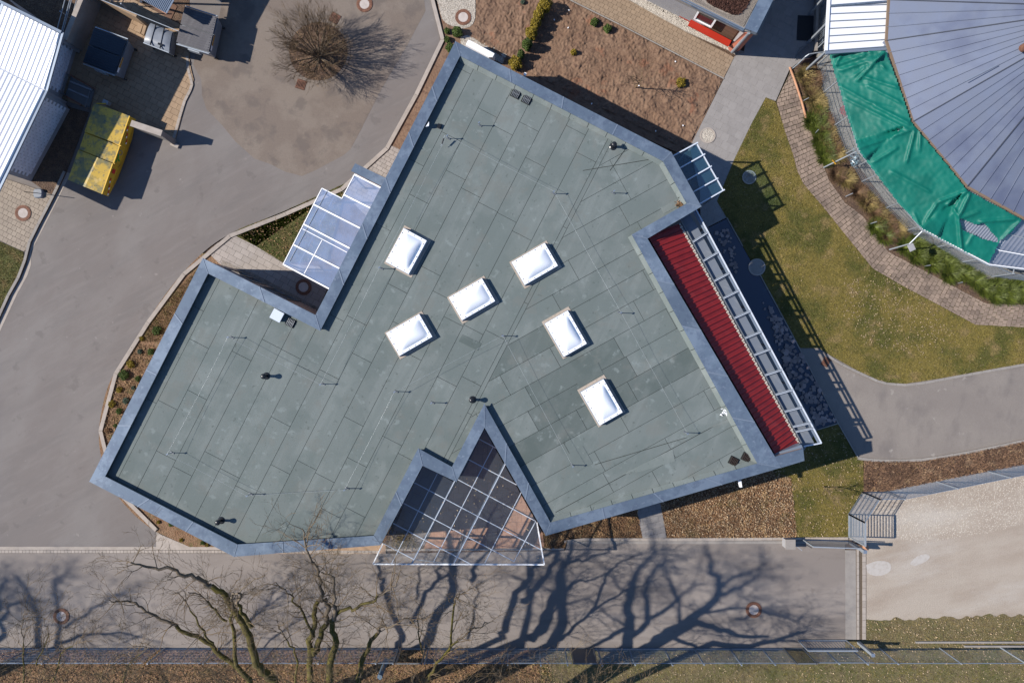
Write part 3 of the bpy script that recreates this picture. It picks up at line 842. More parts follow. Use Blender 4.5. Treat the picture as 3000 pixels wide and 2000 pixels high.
lot = W([(2485, 1505), (2526, 1440), (2595, 1440), (2741, 1410), (2891, 1380), (3040, 1350), (3400, 1280), (3400, 1880), (2538, 1880), (2538, 1600), (2485, 1580)])
sheet('gravel_lot', lot, .006, gravel_lot)
stones('loose_gravel', W([(2560, 1450), (2890, 1385), (3200, 1330), (3200, 1480), (2900, 1560), (2700, 1590), (2600, 1570), (2560, 1530)]), 9000, .006, .02, stones_m, label='loose white gravel on the upper part of the lot')
sheet('dried_puddle', smoothline(W(Z(2250, 1500, [(900, 480), (1000, 440), (1110, 450), (1135, 500), (1110, 560), (1000, 590), (910, 560), (900, 480)])), 2), .012, puddle_dry)
sheet('dried_puddle', smoothline(W(Z(2250, 1500, [(1300, 470), (1360, 400), (1460, 375), (1495, 410), (1440, 460), (1340, 495), (1300, 470)])), 2), .012, puddle_dry)
sheet('channel_slab', W([(2475.5, 1610), (2507, 1610), (2509, 1872), (2476, 1872)]), .014, concrete_grey)
ch = sheet('channel_bed', W([(2507.5, 1610), (2538, 1606), (2538, 1872), (2509.5, 1872)]), .008, joint)
pieces('kerb_stone', strip_quads(W([(2531, 1608), (2531, 1872)]), .19, .33) + strip_quads(W([(2512.5, 1608), (2513.5, 1872)]), .13, .33), -.02, .03, .012, concrete, ch)
# verge at bottom right and land beyond the south fence
random.seed(5)
vg = smoothline(W([(2538 + k * 14, 1812 - max(0, k - 14) * .7 + random.uniform(-8, 6)) for k in range(61)]), 1) + W([(3400, 1905), (2476, 1905), (2476, 1874), (2538, 1874)])
sheet('verge', vg, .016, verge_mat)
blades('verge_grass', vg, 14000, .02, .07, .008, blade_dry, lean=1.0, label='rough grass between gravel lot and fence')
leaves('verge_leaves', vg, 1200, .03, .03, leaf_pale, label='pale leaves in the rough verge')
b1 = W([(-500, 1903), (1570, 1903), (1640, 2300), (-500, 2300)])
sheet('woodland_floor', b1, .0, soil_bed)
blades('woodland_grass', W([(-60, 1903), (1600, 1903), (1640, 2090), (-60, 2090)]), 16000, .0, .12, .012, blade_dry, lean=1.0, label='withered grass among the leaves under the trees')
leaves('woodland_litter', W([(-60, 1903), (1600, 1903), (1640, 2090), (-60, 2090)]), 16000, .0, .038, leaf_br, zr=.1, label='brown leaf litter under the bare trees')
b2 = W([(1570, 1903), (3400, 1903), (3400, 2300), (1640, 2300)])
sheet('meadow', b2, .0, verge_mat)
blades('meadow_grass', W([(1560, 1903), (3060, 1903), (3060, 2090), (1600, 2090)]), 26000, .0, .09, .009, blade_gr, lean=1.0, label='grass beyond the southern fence')
leaves('meadow_leaves', W([(1560, 1903), (3060, 1903), (3060, 2090), (1600, 2090)]), 2500, .0, .03, leaf_pale, label='pale leaves in the grass beyond the southern fence')
kerb('kerb', W([(-500, 1898), (2476, 1898)]), .07, .05, 1.0, concrete, side=-1)
kerb('kerb', W([(1653, 1589), (1700, 1583), (2000, 1583), (2484, 1580)]), .15, .07, 1.0, concrete, side=1)
sheet('gutter_strip', W([(1655, 1594), (1700, 1592), (2485, 1592), (2485, 1583), (1700, 1584), (1668, 1583)]), .012, concrete_grey)
wk = W([(1862, 1440), (1866, 1500), (1882, 1575), (1953, 1575), (1934, 1470), (1930, 1430)])
ps = sheet('south_walk_bed', wk, .025, joint)
pieces('slab', cut(wk, R(12), .3, .4, org=P(1900, 1550)), -.02, .05, .008, paver_slab, ps)
# terracotta floor of the triangular court
court = W([(1130, 1590), (1240, 1330), (1330, 1390), (1419, 1255), (1590, 1560), (1595, 1606), (1130, 1610)])
ps = sheet('court_bed', court, .02, joint)
pieces('tile', cut(W([(1240, 1606), (1300, 1480), (1360, 1380), (1419, 1258), (1590, 1560), (1596, 1606)]), R(0), .5, .5, org=P(1400, 1500)), -.01, .04, .008, tile_terra, ps)
pieces('slab', cut(W([(1135, 1600), (1240, 1335), (1335, 1400), (1300, 1480), (1240, 1604)]), R(-27), .5, .5, org=P(1200, 1500)), -.01, .042, .008, mat('court_slab', C(154, 144, 138)), ps)
kerb('court_edging', W([(1130, 1609), (1653, 1607)]), .12, .07, .9, concrete)
# pond
pond = W([(2074, 668), (2128, 641), (2174, 722), (2196, 760), (2225, 807), (2290, 927), (2335, 1012), (2452, 1237), (2393, 1255), (2130, 800)])
sheet('pond', pond, .055, water)
leaves('pond_plants', W([(2230, 880), (2275, 920), (2335, 1012), (2445, 1232), (2395, 1250), (2300, 1080)]), 300, .062, .12, lily, zr=.015, tilt=.05, asp=.8, label='brown floating leaves on the dark pond')
leaves('pond_plants', W([(2090, 680), (2128, 660), (2150, 720), (2160, 800), (2140, 790)]), 50, .062, .10, lily, zr=.015, tilt=.05, asp=.8, label='floating leaves in the upper end of the pond')
# ================================================================== MAIN BUILDING
HC, HR = 4.2, 3.9
outer = [(1334, 121), (1967, 446), (2055, 605), (1897, 699), (2289, 1369), (1599, 1568.6), (1419.6, 1252), (1337, 1411), (1238, 1363.5), (1115, 1596), (685.6, 1630), (261.5, 1410), (594, 756), (924, 922.5)]
inner = [(1348, 164), (1942, 472), (2012, 596), (1851, 687), (2219, 1357), (1613, 1530), (1419, 1182), (1324, 1367), (1225, 1312.5), (1094.4, 1568.6), (695, 1594), (307.7, 1395), (609, 801), (938, 969)]
O, I = W(outer, HC), W(inner, HC)
n = len(O)
b0 = thing('main_building', 'large flat roofed building with grey green roofing felt and blue grey metal edges', 'building', P(1400, 1000))
mid = [O[i].lerp(I[i], .5) for i in range(n)]
wallp = [O[i].lerp(I[i], .16) for i in range(n)]
w = MB()
for i in range(n):
    j = (i + 1) % n
    a, b, c, d = wallp[i], wallp[j], I[j].lerp(O[j], .1), I[i].lerp(O[i], .1)
    w.add([(a.x, a.y, 0), (b.x, b.y, 0), (b.x, b.y, HC - .05), (a.x, a.y, HC - .05)], [(0, 1, 2, 3)])
w.build('wall', plaster, b0)
w = MB()
for i in range(n):
    j = (i + 1) % n
    c, d = I[j].lerp(O[j], .1), I[i].lerp(O[i], .1)
    w.add([(d.x, d.y, HR - .05), (c.x, c.y, HR - .05), (c.x, c.y, HC - .03), (d.x, d.y, HC - .03)], [(0, 1, 2, 3)])
w.build('parapet_upstand', felt[1], b0)
MB().poly([(p.x, p.y, HR - .02) for p in mid[::-1]]).build('roof_deck', felt_cut, b0)
# coping panels
for i in range(n):
    j = (i + 1) % n
    L = (I[j] - I[i]).length
    m_ = max(1, round(L / 2.45))
    for k in range(m_):
        t0, t1 = k / m_, (k + 1) / m_
        e = .006 / L
        a, b = O[i].lerp(O[j], t0 + (e if k else 0)), O[i].lerp(O[j], t1 - (e if k < m_ - 1 else 0))
        c, d = I[i].lerp(I[j], t1 - (e if k < m_ - 1 else 0)), I[i].lerp(I[j], t0 + (e if k else 0))
        dz = Vector((0, 0, .03)); dr = Vector((0, 0, -.07))
        ring = [a, b, c, d]
        MB().add([a + dr, b + dr, c + dr * .6, d + dr * .6, a, b, c - dz * .4, d - dz * .4], [(7, 6, 5, 4), (0, 1, 5, 4), (2, 3, 7, 6), (1, 2, 6, 5), (3, 0, 4, 7)]).build('coping_panel', zinc, b0)
        if k:
            MB().bar(a + Vector((0, 0, .006)), d + Vector((0, 0, -.004)), .055, .018).build('coping_seam', zinc_seam, b0)
    MB().bar(O[i] + Vector((0, 0, .004)), I[i] + Vector((0, 0, -.006)), .03, .02).build('mitre_seam', zinc_seam, b0)
# coping wing that closes the red roof
wq = W([(2267, 1338), (2353, 1314), (2357, 1349), (2290.5, 1369)], HC)
MB().loft([p - Vector((0, 0, .09)) for p in wq], wq).build('coping_panel', zinc, b0)
wq = W([(2269, 1338), (2352, 1315), (2355, 1348), (2288, 1367)], HC)
MB().prism(wq, 0, HC - .09).build('wing_wall', plaster, b0)
# cant strips (visible in the sun along the north-east, east and south sides)
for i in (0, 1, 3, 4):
    j = (i + 1) % n
    a, b = I[i], I[j]
    d = (b - a).xy.normalized(); nn = Vector((-d.y, d.x))
    cen = Vector((0, 0))
    if nn.dot((P(1450, 900).xy - a.xy)) < 0: nn = -nn
    L = (b - a).xy.length; m_ = max(1, round(L / 1.0))
    for k in range(m_):
        t0, t1 = (k + .012) / m_, (k + .988) / m_
        p, q = a.xy.lerp(b.xy, t0), a.xy.lerp(b.xy, t1)
        MB().add([(p.x, p.y, HC - .05), (q.x, q.y, HC - .05), (q.x + nn.x * .17, q.y + nn.y * .17, HR + .022), (p.x + nn.x * .17, p.y + nn.y * .17, HR + .022)],
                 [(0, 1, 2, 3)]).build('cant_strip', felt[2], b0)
# roofing felt sheets
roofw = [(p.x, p.y) for p in [I[i].lerp(O[i], .08) for i in range(n)]]
za, zb = P(1578.8, 830, HR), P(1440, 1100.3, HR)
zd = (za - zb).xy.normalized()
A1 = math.atan2(zd.y, zd.x)
zn = Vector((zd.y, -zd.x))
bm = bmesh.new()
bm.faces.new([bm.verts.new((x, y, 0)) for x, y in (roofw if area(roofw) > 0 else roofw[::-1])])
bmesh.ops.bisect_plane(bm, geom=bm.verts[:] + bm.edges[:] + bm.faces[:], plane_co=(za.x, za.y, 0), plane_no=(zn.x, zn.y, 0), dist=1e-5)
zones = [([(v.co.x, v.co.y) for v in f.verts], (f.calc_center_median().xy - za.xy).dot(zn) > 0) for f in bm.faces]
bm.free()
random.seed(11)
sheets1, sheets2 = [], []
apex = P(1419, 1182, HR)
for poly, right in zones:
    c = sum((Vector(q) for q in poly), Vector((0, 0))) / len(poly)
    if right:
        sheets2 += cut(poly, R(29.0), 1.045, 4.6, org=P(1477.9, 1016.2, HR), rnd=.45)
    else:
        sheets1 += cut(poly, A1, 1.005, 4.4, org=P(984, 1266, HR), rnd=.45)
def addsheets(ss):
    for q in ss:
        q = clean(q)
        if len(q) < 3 or abs(area(q)) < .02: continue
        c = sum(q, Vector((0, 0))) / len(q)
        px, py = 1500 + c.x * PPM * H / (H - HR), 1000 - c.y * PPM * H / (H - HR)
        dark = (py > 1010 and px > 1500 and py < 1360 and px < 1990 and py < 1100 + (2050 - px) * .55)
        m = felt[1] if dark and random.random() < .8 else felt[0]
        z = HR + random.uniform(0, .006)
        MB().prism(inset(q, .0085), HR - .02, z).build('roofing_sheet', m, b0)
addsheets(sheets1); addsheets(sheets2)
# patches of felt laid over the sheets
for q, m in ((Z(1340, 830, [(80, 865), (410, 1020), (350, 1145), (20, 985)], 5.8), felt[1]),
             (Z(1500, 500, [(1365, 345), (1535, 245), (1580, 300), (1395, 395)]), felt[2]),
             (Z(1500, 1000, [(1000, 1225), (1475, 985), (1500, 1098), (1200, 1190)]), felt[2]),
             (Z(1500, 1000, [(1800, 798), (2000, 700), (2010, 735)]), felt[2]),
             (Z(1500, 1000, [(570, 320), (790, 190), (840, 300), (620, 430)]), felt[1]),
             (Z(1500, 1000, [(650, 955), (745, 1120), (680, 1150), (590, 1210), (505, 1040)]), felt[0])):
    MB().prism(inset(W(q, HR + .01), .004), HR, HR + .014).build('felt_patch', m, b0)
# long seams where a cap sheet runs across the bays
for a, b in ((Z(1500, 1000, [(760, 1130), (1610, 880)])), (Z(1500, 1000, [(400, 1568), (1160, 1155)])), (Z(1500, 1000, [(1160, 1150), (2000, 700)])), (Z(1500, 0, [(650, 1568), (1300, 1460)])), (Z(1500, 0, [(900, 1568), (1045, 1365)]))):
    MB().bar(P(*a, HR + .008), P(*b, HR + .008), .022, .006).build('felt_seam', felt_cut, b0)
# rainwater spout below the south coping and a white overflow box
MB().prism(W(Z(2050, 1250, [(650, 905), (700, 905), (718, 1022), (680, 1026)], 5.808), 3.4), 3.3, 3.45, True).build('overflow_spout', white_pl, b0)
MB().prism(W(Z(1500, 0, [(105, 690), (115, 668), (134, 676), (126, 702)]), 3.4), 3.3, 3.45, True).build('overflow_spout', white_pl, b0)
# windows in the court walls
for i in (6, 7, 8, 12, 5):
    a, b = wallp[i], wallp[(i + 1) % n]
    d = (b - a).normalized(); L = (b - a).length
    out = Vector((d.y, -d.x, 0))
    if area([(p.x, p.y) for p in O]) < 0: out = -out
    k = 0
    u = .5
    while u + 1.6 < L:
        fr = MB()
        p, q = a + d * u + out * .02, a + d * (u + 1.4) + out * .02
        for zz in (.5, 2.7): fr.bar((p.x, p.y, zz), (q.x, q.y, zz), .05, .08)
        for c in (p, q, (p + q) / 2): fr.bar((c.x, c.y, .5), (c.x, c.y, 2.7), .05, .08, up=d)
        wn = fr.build('window', steel_dk, b0)
        pane = MB().add([(p.x, p.y, .5), (q.x, q.y, .5), (q.x, q.y, 2.7), (p.x, p.y, 2.7)], [(0, 1, 2, 3)])
        g = pane.build('pane', glass_dark, wn) if False else None
        me = MB().add([(p.x, p.y, .52), (q.x, q.y, .52), (q.x, q.y, 2.68), (p.x, p.y, 2.68)], [(0, 1, 2, 3)])
        WLOC[wn.name] = WLOC[b0.name]
        me.build('pane', glass_dark, wn)
        u += 1.9

# ------------------------------------------------------------------ skylights
def make_skylight():
    t = thing('skylight', 'x', 'skylight', (0, 0, 0), 'domed skylights on the felt roof')
    MB().box((-.03, -.03, 0), 1.44, 2.00, .012).build('flange', beige, t)
    lo, hi = [(-.64, -.9), (.64, -.9), (.64, .9), (-.64, .9)], [(-.6, -.86), (.6, -.86), (.6, .86), (-.6, .86)]
    MB().loft([(x, y, .012) for x, y in lo], [(x, y, .26) for x, y in hi]).build('curb', mat('curb_grey', (.22, .24, .27, 1)) if 'curb_grey' not in MATS else MATS['curb_grey'], t)
    fr = MB().ring((0, 0), 0, 0, 0, 0, 3) if False else MB()
    lo, hi = [(-.61, -.885), (.61, -.885), (.61, .885), (-.61, .885)], [(-.60, -.875), (.60, -.875), (.60, .875), (-.60, .875)]
    fr.loft([(x, y, .255) for x, y in lo], [(x, y, .30) for x, y in hi])
    fr.build('frame', white_acrylic, t)
    d = MB(); N_ = 20
    for a in range(N_ + 1):
        for c in range(N_ + 1):
            u, v = -1 + 2 * a / N_, -1 + 2 * c / N_
            e = max(abs(u), abs(v)); s_ = (abs(u) ** 7 + abs(v) ** 7) ** (1 / 7)
            s_ = min(1, s_)
            d.v.append((u * .475, v * .745, .302 + .21 * (1 - s_ ** 2.2) ** .85))
    for a in range(N_):
        for c in range(N_):
            i = a * (N_ + 1) + c
            d.f.append((i, i + N_ + 1, i + N_ + 2, i + 1))
    d.build('dome', white_acrylic, t, smooth=True)
    for x, y in [(sx * .55, y) for sx in (-1, 1) for y in (-.66, -.33, 0, .33, .66)] + [(x, sy * .82) for sy in (-1, 1) for x in (-.34, 0, .34)]:
        MB().disc((x, y), .022, .298, .312, 8).build('screw', black_pl, t)
    return t
sk0 = make_skylight()
SK = [((1190, 735.6), (-165, 305), 'white domed skylight by the west parapet, its long side along the parapet'),
      ((1383, 876.6), (-310, 180), 'white domed skylight at the centre of the six, its long side pointing up right'),
      ((1199, 981), (-310, 180), 'white domed skylight lowest left of the six, level with the dark felt patch'),
      ((1567, 773), (-310, 180), 'white domed skylight furthest northeast, beside the wire that runs down the east side'),
      ((1658, 977), (54, 94), 'upright white domed skylight between the northeast dome and the dark felt'),
      ((1763, 1178), (54, 94), 'white domed skylight standing on the darker felt of the south wing')]
for i, ((px, py), (dx, dy), lab) in enumerate(SK):
    o = sk0 if i == 0 else copy_tree(sk0)
    o.location = P(px, py, HR + .3) - Vector((0, 0, .29))
    o.rotation_euler.z = math.atan2(-dy, dx) - R(90)
    o['label'] = lab
# ------------------------------------------------------------------ roof vents
def make_vent():
    t = thing('roof_vent', 'x', 'roof vent', (0, 0, 0), 'black vent pipes on the felt roof')
    MB().disc((0, 0), .17, 0, .03, 18, .12).build('collar', black_pl, t)
    MB().disc((0, 0), .065, .03, .40, 14).build('pipe', black_pl, t)
    MB().disc((0, 0), .085, .36, .47, 16, .125).build('hood', black_pl, t)
    MB().sphere((0, 0, .47), .12, 16, 8, .5).build('cap', black_pl, t)
    return t
v0 = make_vent()
for i, ((px, py), lab) in enumerate([((1799, 424), 'black vent pipe near the northeast parapet'), ((773, 1102), 'black vent pipe in the west wing, below the white roof box'),
                                     ((1383, 1172), 'black vent pipe just above the tip of the triangular court'), ((639, 1529), 'black vent pipe near the southern point of the west wing')]):
    o = v0 if i == 0 else copy_tree(v0)
    o.location = P(px, py, HR + .4) - Vector((0, 0, .38))
    o['label'] = lab
# ------------------------------------------------------------------ lightning rods and wires
def make_rod():
    t = thing('lightning_rod', 'x', 'lightning rod', (0, 0, 0), 'lightning conductor rods on the felt roof')
    MB().box((0, 0, 0), .20, .06, .035, R(-28)).build('foot', steel_dk, t)
    MB().disc((0, 0), .017, .03, .54, 8).build('rod', steel, t)
    MB().box((0, 0, .52), .10, .05, .04, R(30)).build('clamp', zinc_seam, t)
    return t
r0 = make_rod()
RODS = [(Z(750, 0, [(2050, 1125)])[0], 'short lightning rod near the top of the roof, without a wire'),
        (Z(750, 0, [(1755, 1245)])[0], 'lightning rod at the top left, where the wire starts'),
        (Z(1500, 500, [(385, 190)])[0], 'lightning rod above the northeast skylight, where the wire bends'),
        (Z(1500, 500, [(940, 185)])[0], 'lone lightning rod in the northeast corner of the roof'),
        (Z(1500, 500, [(1002, 1302)])[0], 'lightning rod halfway down the east wire'),
        (Z(1500, 1000, [(1615, 848)])[0], 'lightning rod at the lower end of the east wire'),
        (Z(1500, 1000, [(560, 1150)])[0], 'lightning rod near the parapet of the south wing, at the wire\'s end'),
        (Z(750, 1000, [(590, 395)])[0], 'lightning rod in the middle of the west wing, at a wire corner'),
        (Z(750, 1000, [(1270, 465)])[0], 'lightning rod left of the court tip, with two wires'),
        (Z(750, 1000, [(1610, 568)])[0], 'lone lightning rod between the court tip and the wired rod left of it'),
        (Z(750, 1000, [(812, 1365)])[0], 'lightning rod above the south edge of the west wing'),
        (Z(0, 1000, [(1535, 1035)])[0], 'lightning rod nearest the western corner'),
        (Z(0, 1000, [(2268, 1418)])[0], 'lightning rod between the western corner and the south edge'),
        (Z(0, 500, [(2092, 1530)])[0], 'lightning rod in the upper part of the west wing'),
        (Z(750, 500, [(1133, 888)])[0], 'lightning rod touching the westernmost skylight\'s lower corner'),
        (Z(1340, 830, [(770, 888)], 5.8)[0], 'lightning rod in the centre of the roof, where wires fork')]
tops = []
for i, ((px, py), lab) in enumerate(RODS):
    o = r0 if i == 0 else copy_tree(r0)
    o.location = P(px, py, HR + .54) - Vector((0, 0, .54))
    o['label'] = lab
    tops.append(o.location + Vector((0, 0, .55)))
def wire(ids, lab):
    b = MB()
    for i, j in zip(ids, ids[1:]):
        p, q = tops[i], tops[j]
        b.tube([p.lerp(q, t) - Vector((0, 0, .10 * 4 * t * (1 - t))) for t in (0, .15, .35, .5, .65, .85, 1)], .0052, 4)
    b.build('lightning_wire', cable_m, None, lab, 'wire', 'lightning conductor wires', smooth=True)
wire([13, 7, 14, 1], 'thin pale wire across the west wing and up past the westernmost skylight')
wire([13, 11, 12, 10, 8, 15], 'thin pale wire round the western wing to the centre of the roof')
wire([1, 2, 4, 5], 'thin pale wire from the top left of the roof down its east side')
wire([15, 6], 'thin pale wire from the roof centre to the south wing parapet')
# ------------------------------------------------------------------ roof drains
def drain(px, py, m, lab, s=.36):
    t = thing('roof_drain', lab, 'drain', P(px, py, HR), 'roof drains by the parapet')
    c = P(px, py, HR)
    a = R(-27)
    MB().box(c, s + .08, s + .02, .03, a).build('tray', felt_cut, t)
    for k in range(5):
        u = (k - 2) * s / 5
        MB().box(c + Vector((math.cos(a) * u, math.sin(a) * u, .03)), s * .09, s * .92, .06, a).build('bar', m, t)
    MB().box(c + Vector((0, 0, .03)), s, .03, .07, a).build('cross_bar', m, t)
drain(1511, 276, steel_dk, 'roof drain grating at the northeast parapet, left of the pair')
drain(1543, 293, steel_dk, 'roof drain grating at the northeast parapet, right of the pair')
drain(852, 945, steel_dk, 'dark roof drain grating beside the white roof box')
drain(2149, 1350, iron_dk, 'mossy roof drain in the south corner, left of the pair')
drain(2186, 1339, iron_dk, 'mossy roof drain in the south corner, right of the pair')
t = thing('roof_box', 'white box on the roof beside the notch parapet', 'vent box', P(813, 925, HR))
MB().box(P(813, 925, HR), .42, .40, .22, R(-28)).build('body', mat('box_grey', (.3, .32, .34, 1)), t)
MB().box(P(812, 924, HR + .22) + Vector((0, 0, 0)), .52, .48, .06, R(-28)).build('lid', bar_grey, t)
# plastic scrap, leaf clump, little things on the roof
b = MB()
c = P(2122, 1204, HR + .05)
for k in range(26):
    q = c + Vector((random.gauss(0, .09), random.gauss(0, .07), random.uniform(0, .1)))
    b.add([q, q + Vector((random.uniform(-.12, .12), random.uniform(-.12, .12), .03)), q + Vector((random.uniform(-.12, .12), random.uniform(-.12, .12), 0))], [(0, 1, 2)])
b.build('plastic_scrap', white_pl, None, 'crumpled white plastic scrap against the east parapet', 'litter')
cc = P(1993, 599, HR)
leaves('leaf_clump', (RNG.normal(cc.x, .1, 160), RNG.normal(cc.y, .07, 160)), 160, HR + .02, .04, leaf_br, zr=.09, kind='thing', label='clump of orange leaves in the northeast roof corner', cat='leaves')
t = thing('hanging_insulator', 'black insulator leaning beside the first lightning rod', 'insulator', P(1297, 412, HR))
MB().tube([P(1303, 397, HR + .5), P(1292, 428, HR + .25)], .012, 6).build('rod', steel, t)
MB().tube([P(1300, 405, HR + .42), P(1295, 422, HR + .3)], .035, 8, True).build('sleeve', black_pl, t)
t = thing('weather_sensor', 'small dark box by the west parapet at the top', 'sensor', P(1285, 371, HR))
MB().box(P(1287, 371, HR), .16, .2, .12, R(-25)).build('box', black_pl, t)
MB().prism(W(Z(750, 0, [(1560, 1165), (1590, 1120), (1588, 1158)]), HR + .3), HR + .2, HR + .32).build('vane', white_pl, t)

# ------------------------------------------------------------------ red roof
HRR = 3.85
rr = thing('red_roof', 'long ribbed red metal roof along the east side of the building', 'roof', P(2080, 1000, 0))
ra, rb_ = P(1897, 690, HRR), P(2290, 1362, HRR)       # building side
rc, rd = P(1990, 655, 3.2) + Vector((0, 0, .65)), P(2350, 1316, 3.2) + Vector((0, 0, .65))        # outer side
m_ = 48
for k in range(8):
    b = MB()
    t0, t1 = k / 8, (k + 1) / 8 - .0008
    a, c, d, e = ra.lerp(rb_, t0), ra.lerp(rb_, t1), rc.lerp(rd, t1), rc.lerp(rd, t0)
    dz = Vector((0, 0, -.65))
    b.add([a, c, d + dz, e + dz], [(0, 1, 2, 3)])
    b.build('roof_sheet', red_metal, rr)
    for r in range(6):
        t = (k * 6 + r + .5) / m_
        p, q = ra.lerp(rb_, t), rc.lerp(rd, t) + dz
        w_ = (ra - rb_).normalized() * .045
        h_ = Vector((0, 0, .045))
        MB().add([p - w_, p + w_, p + w_ * .5 + h_, p - w_ * .5 + h_, q - w_, q + w_, q + w_ * .5 + h_, q - w_ * .5 + h_],
                 [(0, 1, 5, 4), (1, 2, 6, 5), (2, 3, 7, 6), (3, 0, 4, 7), (4, 5, 6, 7)]).build('rib', red_metal, rr)
b = MB()
for k in range(96):
    t = (k + .5) / 96
    p = rc.lerp(rd, t) + Vector((0, 0, -.63))
    d = (rd - rc).normalized()
    b.bar(p - d * .052, p + d * .052, .07 + .05 * (k % 2), .05)
b.build('profile_filler', mat('filler_foam', C(215, 205, 190)), rr)
gut = MB().bar(rc + Vector((.12, .03, -.74)), rd + Vector((.12, .03, -.74)), .12, .09).build('gutter', steel_dk, rr)
q = W([(2275, 1340), (2352, 1310), (2354, 1302), (2300, 1318), (2270, 1332)], HRR)
MB().prism(W([(2245, 1335), (2262, 1330), (2348, 1302), (2352, 1313), (2268, 1338)], HRR), 3.0, HRR + .02).build('end_flashing', zinc_seam, rr)
MB().prism([(p.x, p.y) for p in (P(1900, 698, 3.1), P(1980, 664, 3.1), P(2340, 1316, 3.1), P(2285, 1352, 3.1))], 0, 3.05).build('wall', plaster, rr)

# ------------------------------------------------------------------ east pergola
HP = 3.16
pg = thing('pergola', 'long narrow canopy of grey deck panels and white steel frame beside the red roof', 'pergola', P(2200, 980, 0))
oa, ob = P(2049, 637, HP), P(2406, 1297, HP)
ia, ib = P(2006, 666, HP), P(2353, 1307, HP)
oa2 = P(2030, 598, HP); ia2 = P(1985, 628, HP)
def ltt(px, py, a, b):
    d = (b - a); return max(0, min(1, (P(px, py, HP) - a).dot(d) / d.dot(d)))
cross = (Z(1500, 500, [(1785, 570), (1890, 745), (1995, 935), (2075, 1100), (2185, 1285), (2280, 1475)]) + Z(2200, 950, [(110, 85), (215, 280), (360, 510), (460, 752), (562, 955), (648, 1138), (695, 1190)], 3.92))
ts = sorted(set(round(ltt(x, y, oa, ob), 3) for x, y in cross))
ts = [t for i, t in enumerate(ts) if i == 0 or t - ts[i - 1] > .02]
MB().bar(oa2, ob, .05, .10).build('outer_rail', bar_grey, pg)
MB().bar(ia2, ib, .06, .10).build('inner_rail', steel_dk, pg)
MB().bar(ib, ob, .05, .12).build('end_rail', bar_grey, pg)
dd = (ob - oa).normalized()
for t in ts:
    p, q = ia.lerp(ib, t), oa.lerp(ob, t)
    MB().bar(p, q, .05, .12).build('rafter', steel, pg)
    MB().bar(p + dd * .05 + Vector((0, 0, .07)), q + dd * .05 + Vector((0, 0, .07)), .022, .02).build('glazing_bar', bar_grey, pg)
    z = q - Vector((0, 0, .06)); i_ = (p - q).normalized()
    MB().add([z, z + i_ * .28, z - Vector((0, 0, .5)), z + dd * .03, z + i_ * .28 + dd * .03, z - Vector((0, 0, .5)) + dd * .03], [(0, 1, 2), (3, 5, 4), (0, 3, 4, 1), (1, 4, 5, 2), (2, 5, 3, 0)]).build('bracket', bar_grey, pg)
inn = (ia - oa).normalized()
for t0, t1 in zip([0] + ts, ts + [1]):
    if t1 - t0 < .01: continue
    e0 = .0012
    A0, A1, B0, B1 = ia.lerp(ib, t0 + e0), ia.lerp(ib, t1 - e0), oa.lerp(ob, t0 + e0) + inn * .26, oa.lerp(ob, t1 - e0) + inn * .26
    dn = Vector((0, 0, -.12)); th = Vector((0, 0, -.03))
    MB().loft([B0 + dn + th, B1 + dn + th, A1 + dn + th, A0 + dn + th], [B0 + dn, B1 + dn, A1 + dn, A0 + dn]).build('deck_panel', deck_grey, pg)
MB().bar(oa2 + inn * .07 - Vector((0, 0, .12)), ob + inn * .07 - Vector((0, 0, .12)), .10, .03).build('fascia', zinc_seam, pg)
for y in (692, 798, 904, 1009, 1114, 1225):
    gx = 2010 + (y - 667) * (2340 - 2010) / (1274 - 667)
    c = P(gx, y)
    MB().box(c, .09, .09, HP - .05, R(-29)).build('post', steel, pg)
dn = Vector((0, 0, -.12))
MB().poly([ia2 + dn, ia + dn, oa + inn * .3 + dn, oa2 + inn * .3 + dn]).build('deck_panel', deck_grey, pg)

# ------------------------------------------------------------------ north-east entrance canopy
HN = 3.3
ec = thing('entrance_canopy', 'small canopy of blue tinted glass on five beams at the northeast corner', 'canopy', P(2040, 500, 0))
bs = [((130, 395), (490, 200)), ((235, 580), (600, 375)), ((335, 770), (700, 560)), ((430, 950), (800, 745)), ((530, 1130), (900, 920))]
B_ = [(P(1950 + a[0] / 5.227, 380 + a[1] / 5.227, HN), P(1950 + c[0] / 5.227, 380 + c[1] / 5.227, HN)) for a, c in bs]
for a, c in B_:
    i_ = (a - c).normalized()
    MB().bar(a + i_ * .6, c, .055, .16).build('beam', bar_grey, ec)
for (a, c), (a2, c2) in zip(B_, B_[1:]):
    z = Vector((0, 0, -.05))
    c_, c2_ = c + (a - c) * .05, c2 + (a2 - c2) * .05
    e = (a2 - a).normalized() * .045
    MB().poly([a + z + (a - c) * .3 + e, a2 + z + (a2 - c2) * .3 - e, c2_ + z - e, c_ + z + e]).build('glass_pane', glass_blue, ec)
MB().bar(B_[0][1].lerp(B_[0][0], .05), B_[-1][1].lerp(B_[-1][0], .05), .04, .08).build('edge_rail', bar_grey, ec)
c = B_[2][1].lerp(B_[2][0], .12)
for k in (0, 4):
    c = B_[k][1].lerp(B_[k][0], .15)
    MB().box((c.x, c.y, 0), .07, .07, HN - .08, R(-27)).build('post', steel, ec)

